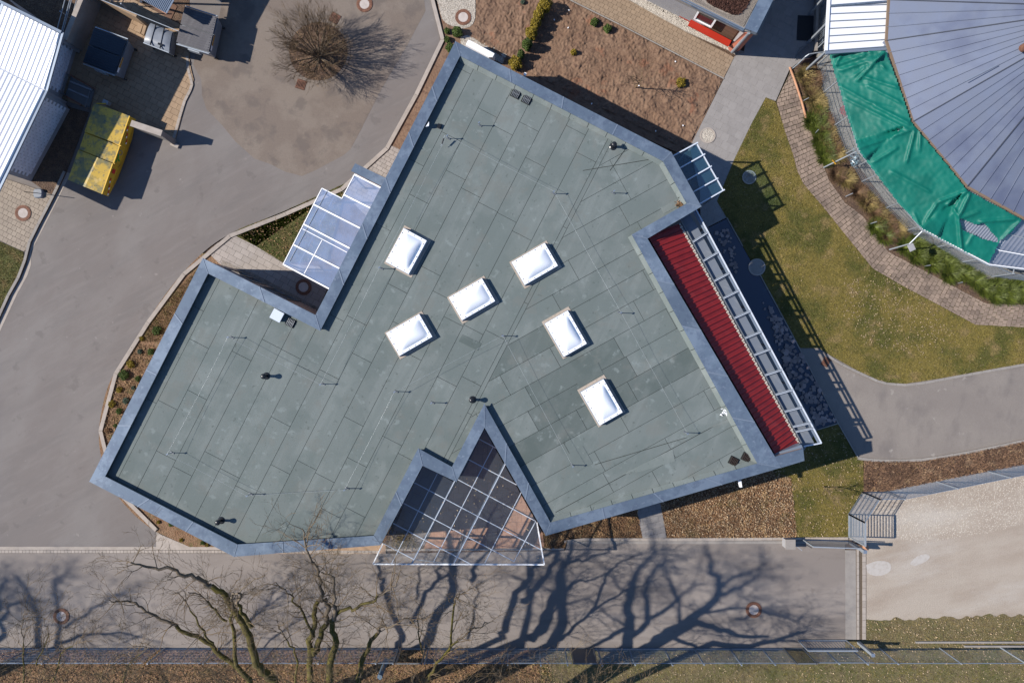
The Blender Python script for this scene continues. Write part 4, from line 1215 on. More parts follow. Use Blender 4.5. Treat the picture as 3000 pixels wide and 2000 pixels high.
# ------------------------------------------------------------------ west glass canopy
HW = 3.15
wc = thing('glass_canopy', 'stepped glass canopy with white rafters in the notch on the west side', 'canopy', P(950, 700, 0))
F = lambda l: [P(800 + x / 3.485, 450 + y / 3.485, HW) for x, y in l]
raf = [((105, 1130), (575, 1380)), ((210, 930), (675, 1170)), ((320, 725), (780, 965)), ((415, 520), (885, 760)), ((725, 422), (990, 555)), ((830, 215), (1098, 350))]
RF = [tuple(F([a, c])) for a, c in raf]
for a, c in RF:
    MB().bar(a, c + (c - a).normalized() * .6, .07, .14).build('rafter', white_paint, wc)
E = F([(105, 1130), (500, 355), (705, 460), (725, 420), (835, 210)])
up = Vector((0, 0, .02))
for a, c in zip(E, E[1:]):
    MB().bar(a, c, .04, .08).build('edge_bar', white_paint, wc)
ext = lambda a, c: c + (c - a).normalized() * .55
for k in range(3):
    (a, c), (a2, c2) = RF[k], RF[k + 1]
    MB().poly([a + up, ext(a, c) + up, ext(a2, c2) + up, a2 + up]).build('glass_pane', glass_sky_tint, wc)
(a, c), (a2, c2) = RF[3], RF[4]
tq = F([(500, 355), (705, 460)])
MB().poly([a + up, ext(a, c) + up, ext(a2, c2) + up, a2 + up, tq[1] + up, tq[0] + up]).build('glass_pane', glass_sky_tint, wc)
(a, c), (a2, c2) = RF[4], RF[5]
MB().poly([a + up, ext(a, c) + up, ext(a2, c2) + up, a2 + up]).build('glass_pane', glass_sky_tint, wc)
for a, c in (((305, 770), (755, 1008)), ((500, 885), (320, 1225))):
    MB().bar(*[p + up for p in F([a, c])], .035, .03).build('glazing_strip', white_paint, wc)
MB().bar(*[p + Vector((0, 0, .04)) for p in F([(170, 1100), (560, 370)])], .02, .02).build('purlin', steel, wc)
MB().bar(*[p + Vector((0, 0, -.4)) for p in F([(240, 1120), (620, 400)])], .05, .08).build('purlin', steel, wc)
for x, y in ((125, 1120), (495, 375), (815, 225)):
    c = F([(x, y)])[0]
    MB().box((c.x, c.y, 0) if True else c, .08, .08, HW - .1, R(-27)).build('post', steel, wc)
cp = W(Z(800, 450, [(795, 177), (838, 100), (1150, 250), (1112, 335)], 3.485), 3.25)
t = thing('canopy_end_wall', 'short wall with a flat grey metal cap at the upper end of the west canopy', 'wall', P(1060, 530, 0))
MB().prism(cp, 3.16, 3.25, True).build('cap', zinc, t)
MB().prism(inset(cp, .08), 0, 3.16).build('wall', plaster, t)

# ------------------------------------------------------------------ triangular glass canopy
HT = 3.15
tc2 = thing('court_canopy', 'triangular clear glass canopy with a diagonal grid of white bars in the south court', 'canopy', P(1400, 1500, 0))
G = lambda l: [P(1080 + x / 3.646, 1230 + y / 3.646, HT) for x, y in l]
outl = [(48, 1535), (155, 1312), (480, 640), (740, 560), (940, 610), (1050, 420), (1235, 40), (1360, 290), (1800, 1100), (1875, 1540)]
edge = G([(155, 1312), (48, 1535), (1875, 1540), (1795, 1090)])
for a, c in zip(edge, edge[1:]):
    MB().bar(a, c, .06, .10).build('edge_bar', white_paint, tc2)
cross_b = [((1175, 200), (1365, 300)), ((1065, 420), (1580, 690)), ((955, 635), (1785, 1078)), ((485, 665), (1855, 1390)), ((370, 885), (1550, 1505)), ((260, 1100), (1085, 1533)), ((155, 1315), (480, 1483))]
long_b = [((735, 570), (245, 1530)), ((920, 650), (460, 1535)), ((1330, 285), (695, 1510)), ((1460, 470), (910, 1530)), ((1630, 770), (1240, 1525)), ((1785, 1078), (1550, 1510))]
for a, c in cross_b: MB().bar(*G([a, c]), .034, .06).build('cross_bar', bar_grey, tc2)
for a, c in long_b: MB().bar(*[p + Vector((0, 0, .012)) for p in G([a, c])], .03, .07).build('long_bar', bar_grey, tc2)
for a, c in ((long_b[1]), (long_b[3])):      # deep steel beams below
    p, q = G([a, c])
    MB().bar(p - Vector((0, 0, .33)), q - Vector((0, 0, .33)), .08, .56).build('beam', zinc_seam, tc2)
    for e in (p.lerp(q, .12), p.lerp(q, .88)):
        MB().box((e.x, e.y, 0), .09, .09, HT - .45, R(-27)).build('post', steel, tc2)
p, q = G([(480, 1485), (860, 1532)])
MB().bar(p, q, .03, .03).build('tie_rod', steel, tc2)
def clipgrid():
    poly = [(p.x, p.y) for p in G([(48, 1535), (155, 1312), (575, 480), (925, 665), (1240, 80), (1330, 260), (1800, 1100), (1875, 1540)])]
    lp, lq = G([long_b[1][0], long_b[1][1]])
    d = (lp - lq).xy.normalized()
    return cut(poly, math.atan2(d.y, d.x), .99, 1.05, stagger=0, org=(lq.x, lq.y))
for q in clipgrid():
    MB().poly([(x, y, HT + .05) for x, y in inset(q, .004)]).build('glass_pane', glass_clear, tc2)
# bits of leaf lying on the glass
gl = [(p.x, p.y) for p in G([(300, 1250), (900, 700), (1240, 200), (1780, 1150), (1850, 1500), (300, 1500)])]
leaves('leaves_on_glass', gl, 170, HT + .05, .028, leaf_pale, tilt=.2, label='pale bits of leaf on the triangular glass canopy')
rk = P(1180, 1580)
stones('rocks', [(p.x, p.y) for p in W([(1145, 1600), (1185, 1560), (1240, 1600), (1215, 1612)])], 60, .05, .10, stone_dk, label='rocks under the left corner of the triangular canopy')
blades('dry_shrub', (RNG.normal(rk.x, .35, 500), RNG.normal(rk.y, .25, 500)), 500, .05, .35, .01, blade_dry, label='withered shrub between the rocks under the canopy')

# ------------------------------------------------------------------ white tank
t = thing('white_tank', 'white rounded tank beside the northern corner of the building', 'tank', P(1405, 140, 0))
tk = W(Z(1350, 0, [(85, 1030), (160, 895), (210, 905), (790, 1215), (795, 1240), (745, 1335), (640, 1335)], 7.84), 1.0)
lo = inset(tk, .03)
if area(tk) < 0: tk = tk[::-1]
MB().loft([(p[0], p[1], .15) for p in lo], [(p[0], p[1], .9) for p in lo]).loft([(p[0], p[1], .9) for p in lo], [(p.x, p.y, .96) for p in tk] if False else [(p[0], p[1], 1.0) for p in inset(tk, .05)]).build('body', white_pl, t)
MB().prism(inset(tk, .2), .0, .15).build('base', concrete_grey, t)
# ================================================================== NEIGHBOURING BUILDINGS
# ---- left building with corrugated white roof
HL = 3.35
lb = thing('left_building', 'low building at the left edge with a corrugated white metal roof', 'building', P(0, 350, 0))
rpx = [(-15, 573, HL), (133, 265, 3.42), (180, 95, 3.75), (0, 4, 3.75), (-240, -115, 3.75), (-480, 350, 3.4)]
rp = [P(*v) for v in rpx]
rd_ = (rp[1] - rp[0]).xy.normalized()
ang = math.atan2(rd_.y, rd_.x)
ca, sa = math.cos(ang), math.sin(ang)
s_of = lambda v: v[0] * ca + v[1] * sa
s1_, s2_ = s_of(rp[1]), s_of(rp[2])
def roof_z(v):
    return 3.40 + .35 * max(0, min(1, (s_of(v) - s1_) / (s2_ - s1_)))
bm = bmesh.new()
bm.faces.new([bm.verts.new((v.x, v.y, 0)) for v in (rp if area(rp) > 0 else rp[::-1])])
bmesh.ops.bisect_plane(bm, geom=bm.verts[:] + bm.edges[:] + bm.faces[:], plane_co=(ca * s1_, sa * s1_, 0), plane_no=(ca, sa, 0), dist=1e-5)
b = MB()
for f in bm.faces:
    fq = [Vector((v.co.x, v.co.y)) for v in f.verts]
    b.loft([(v.x, v.y, roof_z(v) - .2) for v in fq], [(v.x, v.y, roof_z(v) - .065) for v in fq])
bm.free()
b.build('roof_deck', zinc_seam, lb)
for q in cut(inset(rp, .06), ang, .23, 60, org=P(0, 500, HL)):
    q = clean(q)
    if len(q) < 3 or abs(area(q)) < .05: continue
    # split each rib where the roof begins to rise
    bm = bmesh.new()
    bm.faces.new([bm.verts.new((v.x, v.y, 0)) for v in (q if area(q) > 0 else q[::-1])])
    bmesh.ops.bisect_plane(bm, geom=bm.verts[:] + bm.edges[:] + bm.faces[:], plane_co=(ca * s1_, sa * s1_, 0), plane_no=(ca, sa, 0), dist=1e-5)
    b = MB()
    for f in bm.faces:
        fq = [Vector((v.co.x, v.co.y)) for v in f.verts]
        a, c = inset(fq, .002), inset(fq, .045)
        b.loft([(v.x, v.y, roof_z(v) - .06) for v in a], [(v.x, v.y, roof_z(v) + .02) for v in c])
    bm.free()
    b.build('corrugated_rib', white_metal, lb)
# eaves gutter
gp = rp[:3]
for a, c in zip(gp, gp[1:]):
    MB().bar(a + Vector((.05, 0, -.05)), c + Vector((.05, 0, -.05)), .10, .08).build('gutter', zinc_seam, lb)
MB().bar(rp[2], rp[4], .12, .08).build('verge_trim', zinc_seam, lb)
WB = W([(225, 150), (182, 290), (205, 322), (92, 532), (-140, 440), (-340, 200), (-200, -60), (120, 60)])
wallz = MB()
for i in range(len(WB)):
    a, c = WB[i], WB[(i + 1) % len(WB)]
    wallz.add([(a.x, a.y, 0), (c.x, c.y, 0), (c.x, c.y, HL - .1), (a.x, a.y, HL - .1)], [(0, 1, 2, 3)])
wallz.build('wall', plaster_w, lb)
blk = MB()
for i in (0, 2):
    a, c = WB[i], WB[i + 1]
    d = (c - a).normalized(); L = (c - a).length
    o = Vector((-d.y, d.x, 0))
    if o.dot(P(600, 300) - a) < 0: o = -o
    z = .35; row = 0
    while z < HL - .4:
        u = (row % 2) * .16
        while u + .3 < L - .1:
            p = a + d * (u + .01) + o * .012
            q = a + d * (u + .31) + o * .012
            blk.bar(Vector((p.x, p.y, z + .075)), Vector((q.x, q.y, z + .075)), .03, .14)
            u += .32
        z += .155; row += 1
blk.build('wall_block', block_w, lb, kind='stuff')
a, c = WB[3], WB[4]
MB().bar(Vector((a.x, a.y, 1.9)), Vector((c.x, c.y, 1.9)), .06, .1).build('wall_trim', zinc_seam, lb)
for px, py in ((186, 300), (228, 148)):
    p = P(px, py)
    MB().box(p, .22, .3, HL - .2, ang).build('pilaster', plaster_w, lb)

# ---- top right building (gravel and sedum roof)
HB = 3.2
tb = thing('north_building', 'building at the top with a sedum roof, brown boarded wall and red sill', 'building', P(2050, 40, 0))
zz = lambda l, h: [P(1800 + x / 3.92, y / 3.92, h) for x, y in l]
ov = zz([(-300, -540), (750, 0), (960, 112), (1490, 345), (1500, 340), (1640, 378), (1840, 0), (2100, -520)], HB)
MB().prism(W([(1700, -150), (1990, 0), (2180, 90), (2222, 98), (2270, 0), (2340, -150)], HB), HB - .25, HB - .02, True).build('roof_slab', concrete_grey, tb)
# parapet strips
def band(l, h0, h1, m, nm):
    MB().prism(zz(l, h1), h0, h1, True).build(nm, m, tb)
band([(735, -10), (760, -10), (1490, 345), (1478, 356)], HB - .12, HB + .02, zinc, 'eaves_trim')
band([(790, -10), (815, -10), (1500, 330), (1492, 338)], HB - .04, HB + .05, zinc_seam, 'gutter_bar')
band([(1495, 325), (1660, -10), (1830, -10), (1636, 378)], HB - .1, HB + .12, zinc, 'coping_panel')
band([(1660, -14), (1900, -500), (2080, -500), (1832, -14)], HB - .1, HB + .12, zinc, 'coping_panel')
gr = W(Z(1800, 0, [(830, -10), (1480, 310), (1655, -10), (1800, -400), (0, -400)], 3.92), HB)
MB().poly([(p.x, p.y, HB + .01) for p in gr]).build('roof_gravel_bed', gravel_base, tb)
stones('roof_gravel', zz([(840, -20), (1480, 305), (1650, -30), (1560, -30), (1490, 130), (1420, 200), (1240, 150), (1040, 50), (950, -30)], HB), 4200, HB + .01, .024, stone_dk, parent=tb)
sd = smoothline(zz([(1030, -60), (1060, 40), (1240, 120), (1400, 190), (1500, 120), (1590, -60)], HB + .03), 2)
MB().poly([(p.x, p.y, HB + .03) for p in sd]).build('sedum_mat', sedum, tb)
blades('sedum_plants', [(p.x, p.y) for p in sd], 5000, HB + .03, .09, .02, mat('sedum_red', C(120, 84, 72), island=.4), parent=tb)
# facade: boarded wall set back below the eaves
f0, f1 = zz([(-100, -265)], 0)[0], zz([(1345, 500)], 0)[0]
fd = (f1 - f0).normalized()
MB().add([(f0.x, f0.y, 0), (f1.x, f1.y, 0), (f1.x, f1.y, HB - .2), (f0.x, f0.y, HB - .2)], [(0, 1, 2, 3)]).build('wall', wood_brown, tb)
L = (f1 - f0).length
fo = Vector((fd.y, -fd.x, 0))
if fo.dot(P(1900, 400) - f0) < 0: fo = -fo
for k in range(int(L / .14)):
    z = .15 + k * .145
    if z > HB - .3: break
    MB().bar(f0 + fd * .1 + fo * .014 + Vector((0, 0, z)), f1 - fd * .1 + fo * .014 + Vector((0, 0, z)), .02, .135).build('board', wood_brown, tb)
MB().bar(f0 + fo * .03 + Vector((0, 0, .06)), f1 + fo * .03 + Vector((0, 0, .06)), .05, .1).build('plinth_strip', red_panel, tb)
s0, s1 = zz([(860, 262), (1325, 505)], .9)
MB().bar(s0, s1, .34, .06).build('sill', red_panel, tb)
# window
wa, wb2 = zz([(920, 215), (1110, 310)], 1.1)
wn = MB()
for z in (1.1, 2.5): wn.bar(Vector((wa.x, wa.y, z)), Vector((wb2.x, wb2.y, z)), .1, .09)
for c in (wa, wb2): wn.bar(Vector((c.x, c.y, 1.1)), Vector((c.x, c.y, 2.5)), .1, .09, up=fd)
wno = wn.build('window', white_paint, tb)
WLOC[wno.name] = WLOC[tb.name]
MB().add([(wa.x, wa.y, 1.15), (wb2.x, wb2.y, 1.15), (wb2.x, wb2.y, 2.45), (wa.x, wa.y, 2.45)], [(0, 1, 2, 3)]).build('pane', glass_dark, wno)
# salmon end wall, wider at the foot
bt = zz([(1345, 500), (1395, 470)], 0)
MB().loft([zz([(1300, 555)], .0)[0], zz([(1345, 610)], 0)[0], zz([(1430, 590)], 0)[0], zz([(1480, 480)], 0)[0]],
          [zz([(1490, 375)], HB - .15)[0], zz([(1520, 385)], HB - .15)[0], zz([(1622, 372)], HB - .15)[0], zz([(1570, 335)], HB - .15)[0]]).build('end_wall', salmon, tb)
MB().tube([zz([(1352, 600)], .25)[0], zz([(1545, 378)], HB - .1)[0]], .075, 10, True).build('downpipe', steel, tb)
MB().tube([zz([(1565, 350)], HB)[0], zz([(1565, 350)], HB)[0] + Vector((0, 0, .1))], .07, 12).build('pipe_collar', black_pl, tb)
MB().prism([(p.x, p.y) for p in zz([(1500, 420), (1600, 380), (1980, -560), (0, -560), (0, -200)], 0)] if False else W([(2142, 126), (2152, 158), (2206, 70), (2262, -30), (2380, -250), (1400, -250), (1700, -95)], 0), 0, HB - .26).build('core_wall', plaster_w, tb)

# ---- round pavilion with standing seam roof
HE = 3.2
pv = thing('round_pavilion', 'round pavilion at the right with a grey standing seam roof', 'building', P(3200, 100, 0))
ap_ = P(3262, 21, 6.6)
hip_dk = mat('hip_flashing', (.035, .04, .055, 1), rough=.6)
ev = Z(2250, 0, [(1110, -420), (1110, 0), (1087, 375), (1330, 1118)]) + Z(2250, 500, [(1828, 148), (2352, 440), (3300, 760)])
EV = W(ev, HE)
apx = P(3262 if False else 3262, 21, HE)
for i in range(len(EV) - 1):
    a, c = EV[i], EV[i + 1]
    m_ = max(3, round((c - a).length / .615))
    for k in range(m_):
        p, q = a.lerp(c, (k + .01) / m_), a.lerp(c, (k + .99) / m_)
        pp, qq = p.lerp(ap_, .93), q.lerp(ap_, .93)
        MB().add([p, q, qq, pp], [(0, 1, 2, 3)]).build('roof_tray', zinc_roof, pv)
    for k in range(m_):
        p = a.lerp(c, k / m_)
        hip = k == 0
        MB().bar(p + Vector((0, 0, .02)), p.lerp(ap_, .93) + Vector((0, 0, .02)), .04 if hip else .02, .05 if hip else .045).build('hip_seam' if hip else 'seam', hip_dk if hip else zinc_roof, pv)
    MB().bar(a - Vector((0, 0, .02)), c - Vector((0, 0, .02)), .11, .09).build('gutter', mat('gutter_brown', C(150, 126, 104)) if 'gutter_brown' not in MATS else MATS['gutter_brown'], pv)
    x = Vector((ap_.x, ap_.y, 0))
    a2, c2 = a.xy.lerp(ap_.xy, .05), c.xy.lerp(ap_.xy, .05)
    MB().add([(a2.x, a2.y, 0), (c2.x, c2.y, 0), (c2.x, c2.y, HE - .05), (a2.x, a2.y, HE - .05)], [(0, 1, 2, 3)]).build('wall', plaster_w, pv)
s = Z(2250, 0, [(1808, 748), (2100, 598)])
MB().bar(P(*s[0], 4.45) + Vector((0, 0, .03)), P(*s[1], 4.9) + Vector((0, 0, .03)), .025, .03).build('snow_guard', zinc_seam, pv)
MB().disc((P(3000, 140, 5.5).x, P(3000, 140, 5.5).y), .18, 5.4, 6.0, 14).build('flue', rust, pv)
# ---- white panel roof
wr = thing('white_roof', 'flat white panel roof between the pavilion and the walk', 'roof', P(2500, 60, 0))
HWR = 3.0
X = lambda l: [P(2250 + x / 3.136, y / 3.136, HWR) for x, y in l]
L0, L1 = X([(548, 470), (590, -340)])
R0, R1 = X([(1084, 432), (1108, -340)])
for k in range(12):
    t0, t1 = k / 12 + .002, (k + 1) / 12 - .004
    MB().prism([L0.lerp(L1, t0), R0.lerp(R1, t0), R0.lerp(R1, t1), L0.lerp(L1, t1)], HWR - .05, HWR + (.0 if k % 2 else .004)).build('roof_panel', white_metal, wr)
    a, c = L0.lerp(L1, t0), R0.lerp(R1, t0)
    MB().bar(a + Vector((0, 0, .02)), c + Vector((0, 0, .02)), .035, .05).build('seam', zinc_seam, wr)
MB().bar(L0 + Vector((-.08, 0, 0)), L1 + Vector((-.08, 0, 0)), .12, .14).build('edge_trim', white_metal, wr)
MB().bar(L0 + Vector((-.1, -.1, 0)), R0 + Vector((.05, -.1, 0)), .13, .14).build('gutter', zinc_seam, wr)
p, q = X([(565, 62), (1105, 20)])
MB().bar(p + Vector((0, 0, .08)), q + Vector((0, 0, .08)), .08, .08).build('upstand', zinc, wr)
for f_ in (.02, .35, .7):
    p = L0.lerp(L1, f_)
    MB().box((p.x + .05, p.y, 0), .1, .1, HWR - .06).build('post', steel, wr)
# ---- aviary: sloping corrugated roof, green tarpaulin
av = thing('aviary_roof', 'sloping corrugated plastic roof on steel bars round the pavilion', 'roof', P(2750, 600, 0))
eav = [P(*p, HE - .15) for p in Z(2250, 0, [(1087, 375), (1330, 1118)]) + Z(2250, 500, [(1828, 148), (2352, 440), (3300, 760)])]
low = [P(*p, 2.15) for p in Z(2250, 0, [(575, 500), (830, 1390)]) + Z(2250, 500, [(1410, 545), (2020, 870), (3100, 1000)])]
for i in range(4):
    a, c, d, e = eav[i], eav[i + 1], low[i + 1], low[i]
    m_ = 26
    for k in range(m_):
        t0, t1 = k / m_, (k + 1) / m_
        b = MB()
        p0, p1, q0, q1 = a.lerp(c, t0), a.lerp(c, t1), e.lerp(d, t0), e.lerp(d, t1)
        pm, qm = (p0 + p1) / 2 + Vector((0, 0, .03)), (q0 + q1) / 2 + Vector((0, 0, .03))
        b.add([p0, pm, p1, q1, qm, q0], [(0, 1, 4, 5), (1, 2, 3, 4)])
        b.build('corrugated_sheet', poly_sheet, av)
    for t in (0, .5):
        MB().bar(a.lerp(c, t) - Vector((0, 0, .05)), e.lerp(d, t) - Vector((0, 0, .05)), .05, .07).build('rafter', steel, av)
    for s_ in (.02, .35, .68, .98):
        MB().bar(a.lerp(e, s_) + Vector((0, 0, .05)), c.lerp(d, s_) + Vector((0, 0, .05)), .035, .03).build('purlin', white_paint if s_ > .5 else steel, av)
    MB().bar(e, d, .05, .05).build('edge_bar', steel, av)
# tarpaulin: a wrinkled grid laid over the sheets
tarp = [p for p in Z(2250, 0, [(556, 492), (1088, 455), (1108, 520), (1200, 760), (1325, 1120), (1700, 1568)]) + Z(2250, 500, [(1700, 0), (1835, 175), (2345, 445), (2240, 570), (2130, 657), (2085, 760), (2030, 857), (1800, 745), (1600, 640), (1410, 540), (1180, 290), (960, 0)]) + Z(2250, 0, [(960, 1568), (870, 1450), (820, 1370), (760, 1180), (700, 1000), (650, 820), (580, 600)])]
hole = Z(2250, 500, [(1760, 445), (1900, 500), (1980, 490), (2122, 657), (1960, 615), (1800, 540)])
g = 34
def surf_h(px, py):
    """height of the sloping roof below pixel (px, py), by distance from the pavilion's eaves to the low edge"""
    best = 2.2
    c = Vector((3262, 21)); v = Vector((px, py)) - c
    ex = [Vector(p) for p in Z(2250, 0, [(1087, 375), (1330, 1118)]) + Z(2250, 500, [(1828, 148), (2352, 440), (3300, 760)])]
    lx = [Vector(p) for p in Z(2250, 0, [(575, 500), (830, 1390)]) + Z(2250, 500, [(1410, 545), (2020, 870), (3100, 1000)])]
    for i in range(4):
        a, b_, d, e = ex[i], ex[i + 1], lx[i + 1], lx[i]
        nn = Vector((-(b_ - a).y, (b_ - a).x)).normalized()
        if nn.dot(e - a) < 0: nn = -nn
        u = (Vector((px, py)) - a).dot((b_ - a)) / (b_ - a).length_squared
        if (-.02 if i else -2) <= u <= (1.02):
            s_ = (Vector((px, py)) - a).dot(nn) / max(1, ((e + d) / 2 - (a + b_) / 2).dot(nn))
            s_ = max(0, min(1.05, s_))
            return 3.05 - .9 * s_
    return 2.5
tx = np.array([p[0] for p in tarp]); ty = np.array([p[1] for p in tarp])
st = 4.0
xs = np.arange(tx.min() - st, tx.max() + st, st); ys = np.arange(ty.min() - st, ty.max() + st, st)
GX, GY = np.meshgrid(xs, ys)
ins = inpoly(GX.ravel(), GY.ravel(), tarp) & ~inpoly(GX.ravel(), GY.ravel(), hole)
ids = -np.ones(len(ins), int); ids[np.nonzero(ins)[0]] = np.arange(ins.sum())
tb_ = MB()
folds = [((2640, 10), (2540, 215)), ]
def ridge(px, py, x0, y0, x1, y1, w_, a_):
    d = Vector((x1 - x0, y1 - y0)); L = d.length; d /= L
    v = Vector((px - x0, py - y0)); u = v.dot(d); s_ = abs(v.x * d.y - v.y * d.x)
    if u < -5 or u > L + 5 or s_ > w_ * 3: return 0
    return a_ * math.exp(-(s_ / w_) ** 2) * min(1, max(0, u / 12 + .3)) * min(1, max(0, (L - u) / 12 + .3))
T_ = lambda a, b, k=3.136, ox=2250, oy=0: (ox + a[0] / k, oy + a[1] / k, ox + b[0] / k, oy + b[1] / k)
RG = [T_((1080, 470), (815, 745)) + (4, .16), T_((1060, 520), (650, 650)) + (4, .12), T_((1050, 500), (780, 710)) + (4, .12), T_((680, 500), (610, 600)) + (5, .14), T_((900, 500), (600, 610)) + (4, .1),
      T_((640, 780), (960, 960)) + (4, .08), T_((960, 960), (1310, 1140)) + (5, .12), T_((700, 900), (1300, 1200)) + (4, .07), T_((860, 700), (1200, 810)) + (4, .09), T_((900, 780), (1230, 950)) + (4, .09), T_((1040, 590), (1080, 640)) + (3, .1),
      T_((1350, 1180), (820, 1370)) + (4, .10), T_((1350, 1190), (1270, 1500)) + (4, .13), T_((1200, 1350), (950, 1500)) + (4, .10), T_((1400, 1210), (1390, 1400)) + (4, .09), T_((900, 930), (1160, 1000)) + (3, .06)]
RG += [tuple(T_(a, b, 3.136, 2250, 500)) + (w_, h_) for a, b, w_, h_ in (((1840, 180), (1560, 290), 4, .14), ((1560, 290), (1430, 490), 4, .15), ((1840, 190), (1640, 320), 4, .13), ((1860, 200), (1750, 430), 5, .16), ((1750, 430), (1780, 740), 5, .15),
      ((1700, 330), (1760, 440), 4, .1), ((2300, 440), (1930, 470), 5, .12), ((2330, 450), (2130, 650), 5, .1), ((1760, 440), (1950, 370), 4, .1), ((1400, 540), (1340, 380), 4, .08), ((1900, 560), (1820, 700), 4, .08), ((1120, 0), (1500, 200), 5, .07))]
for k in np.nonzero(ins)[0]:
    px, py = GX.ravel()[k], GY.ravel()[k]
    h = surf_h(px, py) + .30
    for r in RG: h += ridge(px, py, *r)
    v = Vector((px * .02, py * .02, 0))
    h += .05 * noise.noise(v) + .02 * noise.noise(v * 4)
    nearpv = math.hypot(px - 2530, py - 180)
    if nearpv < 110: h += .05 * abs(noise.noise(Vector((px * .05, py * .09, 5)))) * (1 - nearpv / 110) * 3
    p = P(px, py, h)
    tb_.v.append((p.x, p.y, p.z))
nx = len(xs)
for r in range(len(ys) - 1):
    for c in range(nx - 1):
        q = [ids[r * nx + c], ids[(r + 1) * nx + c], ids[(r + 1) * nx + c + 1], ids[r * nx + c + 1]]
        if min(q) >= 0: tb_.f.append(tuple(int(i) for i in q))
tb_.build('tarpaulin', green_net, None, 'wrinkled green tarpaulin with a torn hole over the aviary roof', 'tarpaulin', smooth=True)

# ================================================================== FENCES
def wire_fence(name, base, height, label, step=.17, vstep=.1, posts=None, rw=.006, grp=None, top=True, pm=None, double=False, vr=.0035):
    base = [Vector((p[0], p[1], 0)) for p in base]
    t = thing(name, label, 'fence', base[0], grp)
    for a, c in zip(base, base[1:]):
        d = (c - a); L = d.length; d.normalize()
        up = Vector((0, 0, 1))
        k = 0
        z = .06
        while z <= height + .001:
            b = MB()
            if double:
                sd = Vector((-d.y, d.x, 0)) * .018
                b.bar(a + up * z + sd, c + up * z + sd, rw * 2.0, rw * 2.0); b.bar(a + up * z - sd, c + up * z - sd, rw * 2.0, rw * 2.0)
            else:
                b.bar(a + up * z, c + up * z, rw * 2, rw * 2)
            b.build('horizontal_wire', zinc_seam, t)
            z += step
        if vstep:
            b = MB()
            u = vstep / 2
            while u < L:
                p = a + d * u
                b.tube([p + up * .04, p + up * height], vr, 3)
                u += vstep
            b.build('vertical_wires', steel, t, kind='stuff')
        if top: MB().bar(a + up * height, c + up * height, .03, .03).build('top_wire', zinc_seam, t)
    for p in (posts or []):
        p = Vector((p[0], p[1], 0))
        MB().box(p, .06, .06, height + .08).build('post', pm or steel, t)
    return t
ygr = [P(x, 1897) for x in (-60, 128, 195)]
xs_top = [(-40, 1946)] + [(x, 1943) for x in (190, 330, 440)]
# posts read from their tops: pixel -> base
def pb(px, py, h=2.0): q = P(px, py, h); return (q.x, q.y)
S1 = [pb(x, 1943) for x in (-60, 188, 435, 620, 770, 1000, 1172)]
wire_fence('south_fence', [P(-300, 1897), P(470, 1897)], 1.95, 'steel bar fence along the road, west of the bare trees', double=True, vstep=.24, step=.2, posts=[P(x, 1897) for x in (-60, 190, 436)])
wire_fence('south_fence', [P(480, 1897), P(1172, 1897)], 1.95, 'steel bar fence along the road below the bare trees', double=True, vstep=.24, step=.2, posts=[P(x, 1897) for x in (484, 640, 800, 960, 1120, 1168)])
wire_fence('south_fence', [P(1252, 1897), P(1668, 1897)], 1.95, 'steel bar fence along the road between the open gap and the dark panel', double=True, vstep=.24, step=.2, posts=[pb(*p) for p in Z(1500, 1500, [(-40, 1400), (265, 1405), (512, 1405)])] + [P(1256, 1897)])
wire_fence('south_fence', [P(1742, 1897), P(2290, 1897)], 1.95, 'long steel bar fence along the road east of the dark panel', double=True, vstep=.24, step=.2, posts=[pb(*p) for p in Z(1500, 1500, [(830, 1405), (1132, 1400), (1475, 1403), (1765, 1398), (2110, 1402), (2420, 1400)])])
wire_fence('south_fence', [P(2354, 1897), P(2513, 1897)], 1.9, 'short steel fence behind the open gate leaf by the gravel lot', double=True, vstep=.25, step=.2, posts=[pb(*p) for p in Z(2250, 1500, [(660, 1395), (925, 1400)])])
wire_fence('mesh_fence', [P(2515, 1897), P(3200, 1897)], 1.95, 'fine mesh fence along the gravel lot at the lower right', step=.07, vstep=.07, rw=.0016, vr=.0014, posts=[pb(*p) for p in Z(2250, 1500, [(1198, 1392), (1775, 1388), (2360, 1380), (2900, 1380)])])
# solid panels and frames in the fence
def fence_panel(x0, x1, name, lab, m, solid=True, pale=False):
    t = thing(name, lab, 'panel', P(x0, 1897))
    a, c = P(x0, 1897), P(x1, 1897)
    u = Vector((0, 0, 1))
    if solid: MB().bar(a + u * 1.0, c + u * 1.0, .03, 1.85, up=u).build('sheet', m, t)
    for p in (a, c): MB().box(p, .07, .07, 2.0).build('frame_post', steel_dk, t)
    MB().bar(a + u * 1.97, c + u * 1.97, .06, .06).build('top_rail', steel_dk, t)
    MB().bar(a + u * .06, c + u * .06, .06, .06).build('bottom_rail', steel_dk, t)
fence_panel(1672, 1738, 'solid_screen', 'dark solid panel set in the bar fence', mat('dark_board', (.03, .05, .075, 1), rough=.5))
fence_panel(1176, 1248, 'fence_opening', 'open gate frame in the bar fence, leaves showing through', None, solid=False)
fence_panel(2294, 2350, 'screen_panel', 'grey see-through screen panel in the fence left of the gate', mat('screen_mesh', (.10, .11, .11, 1), trans=.6), solid=True)
t = thing('timber_post', 'thick blue grey pole standing behind the bar fence', 'post', P(1135, 1925))
MB().disc(P(1133, 1930), .12, 0, 2.2, 14).build('pole', mat('pole_blue', (.10, .15, .20, 1)), t)
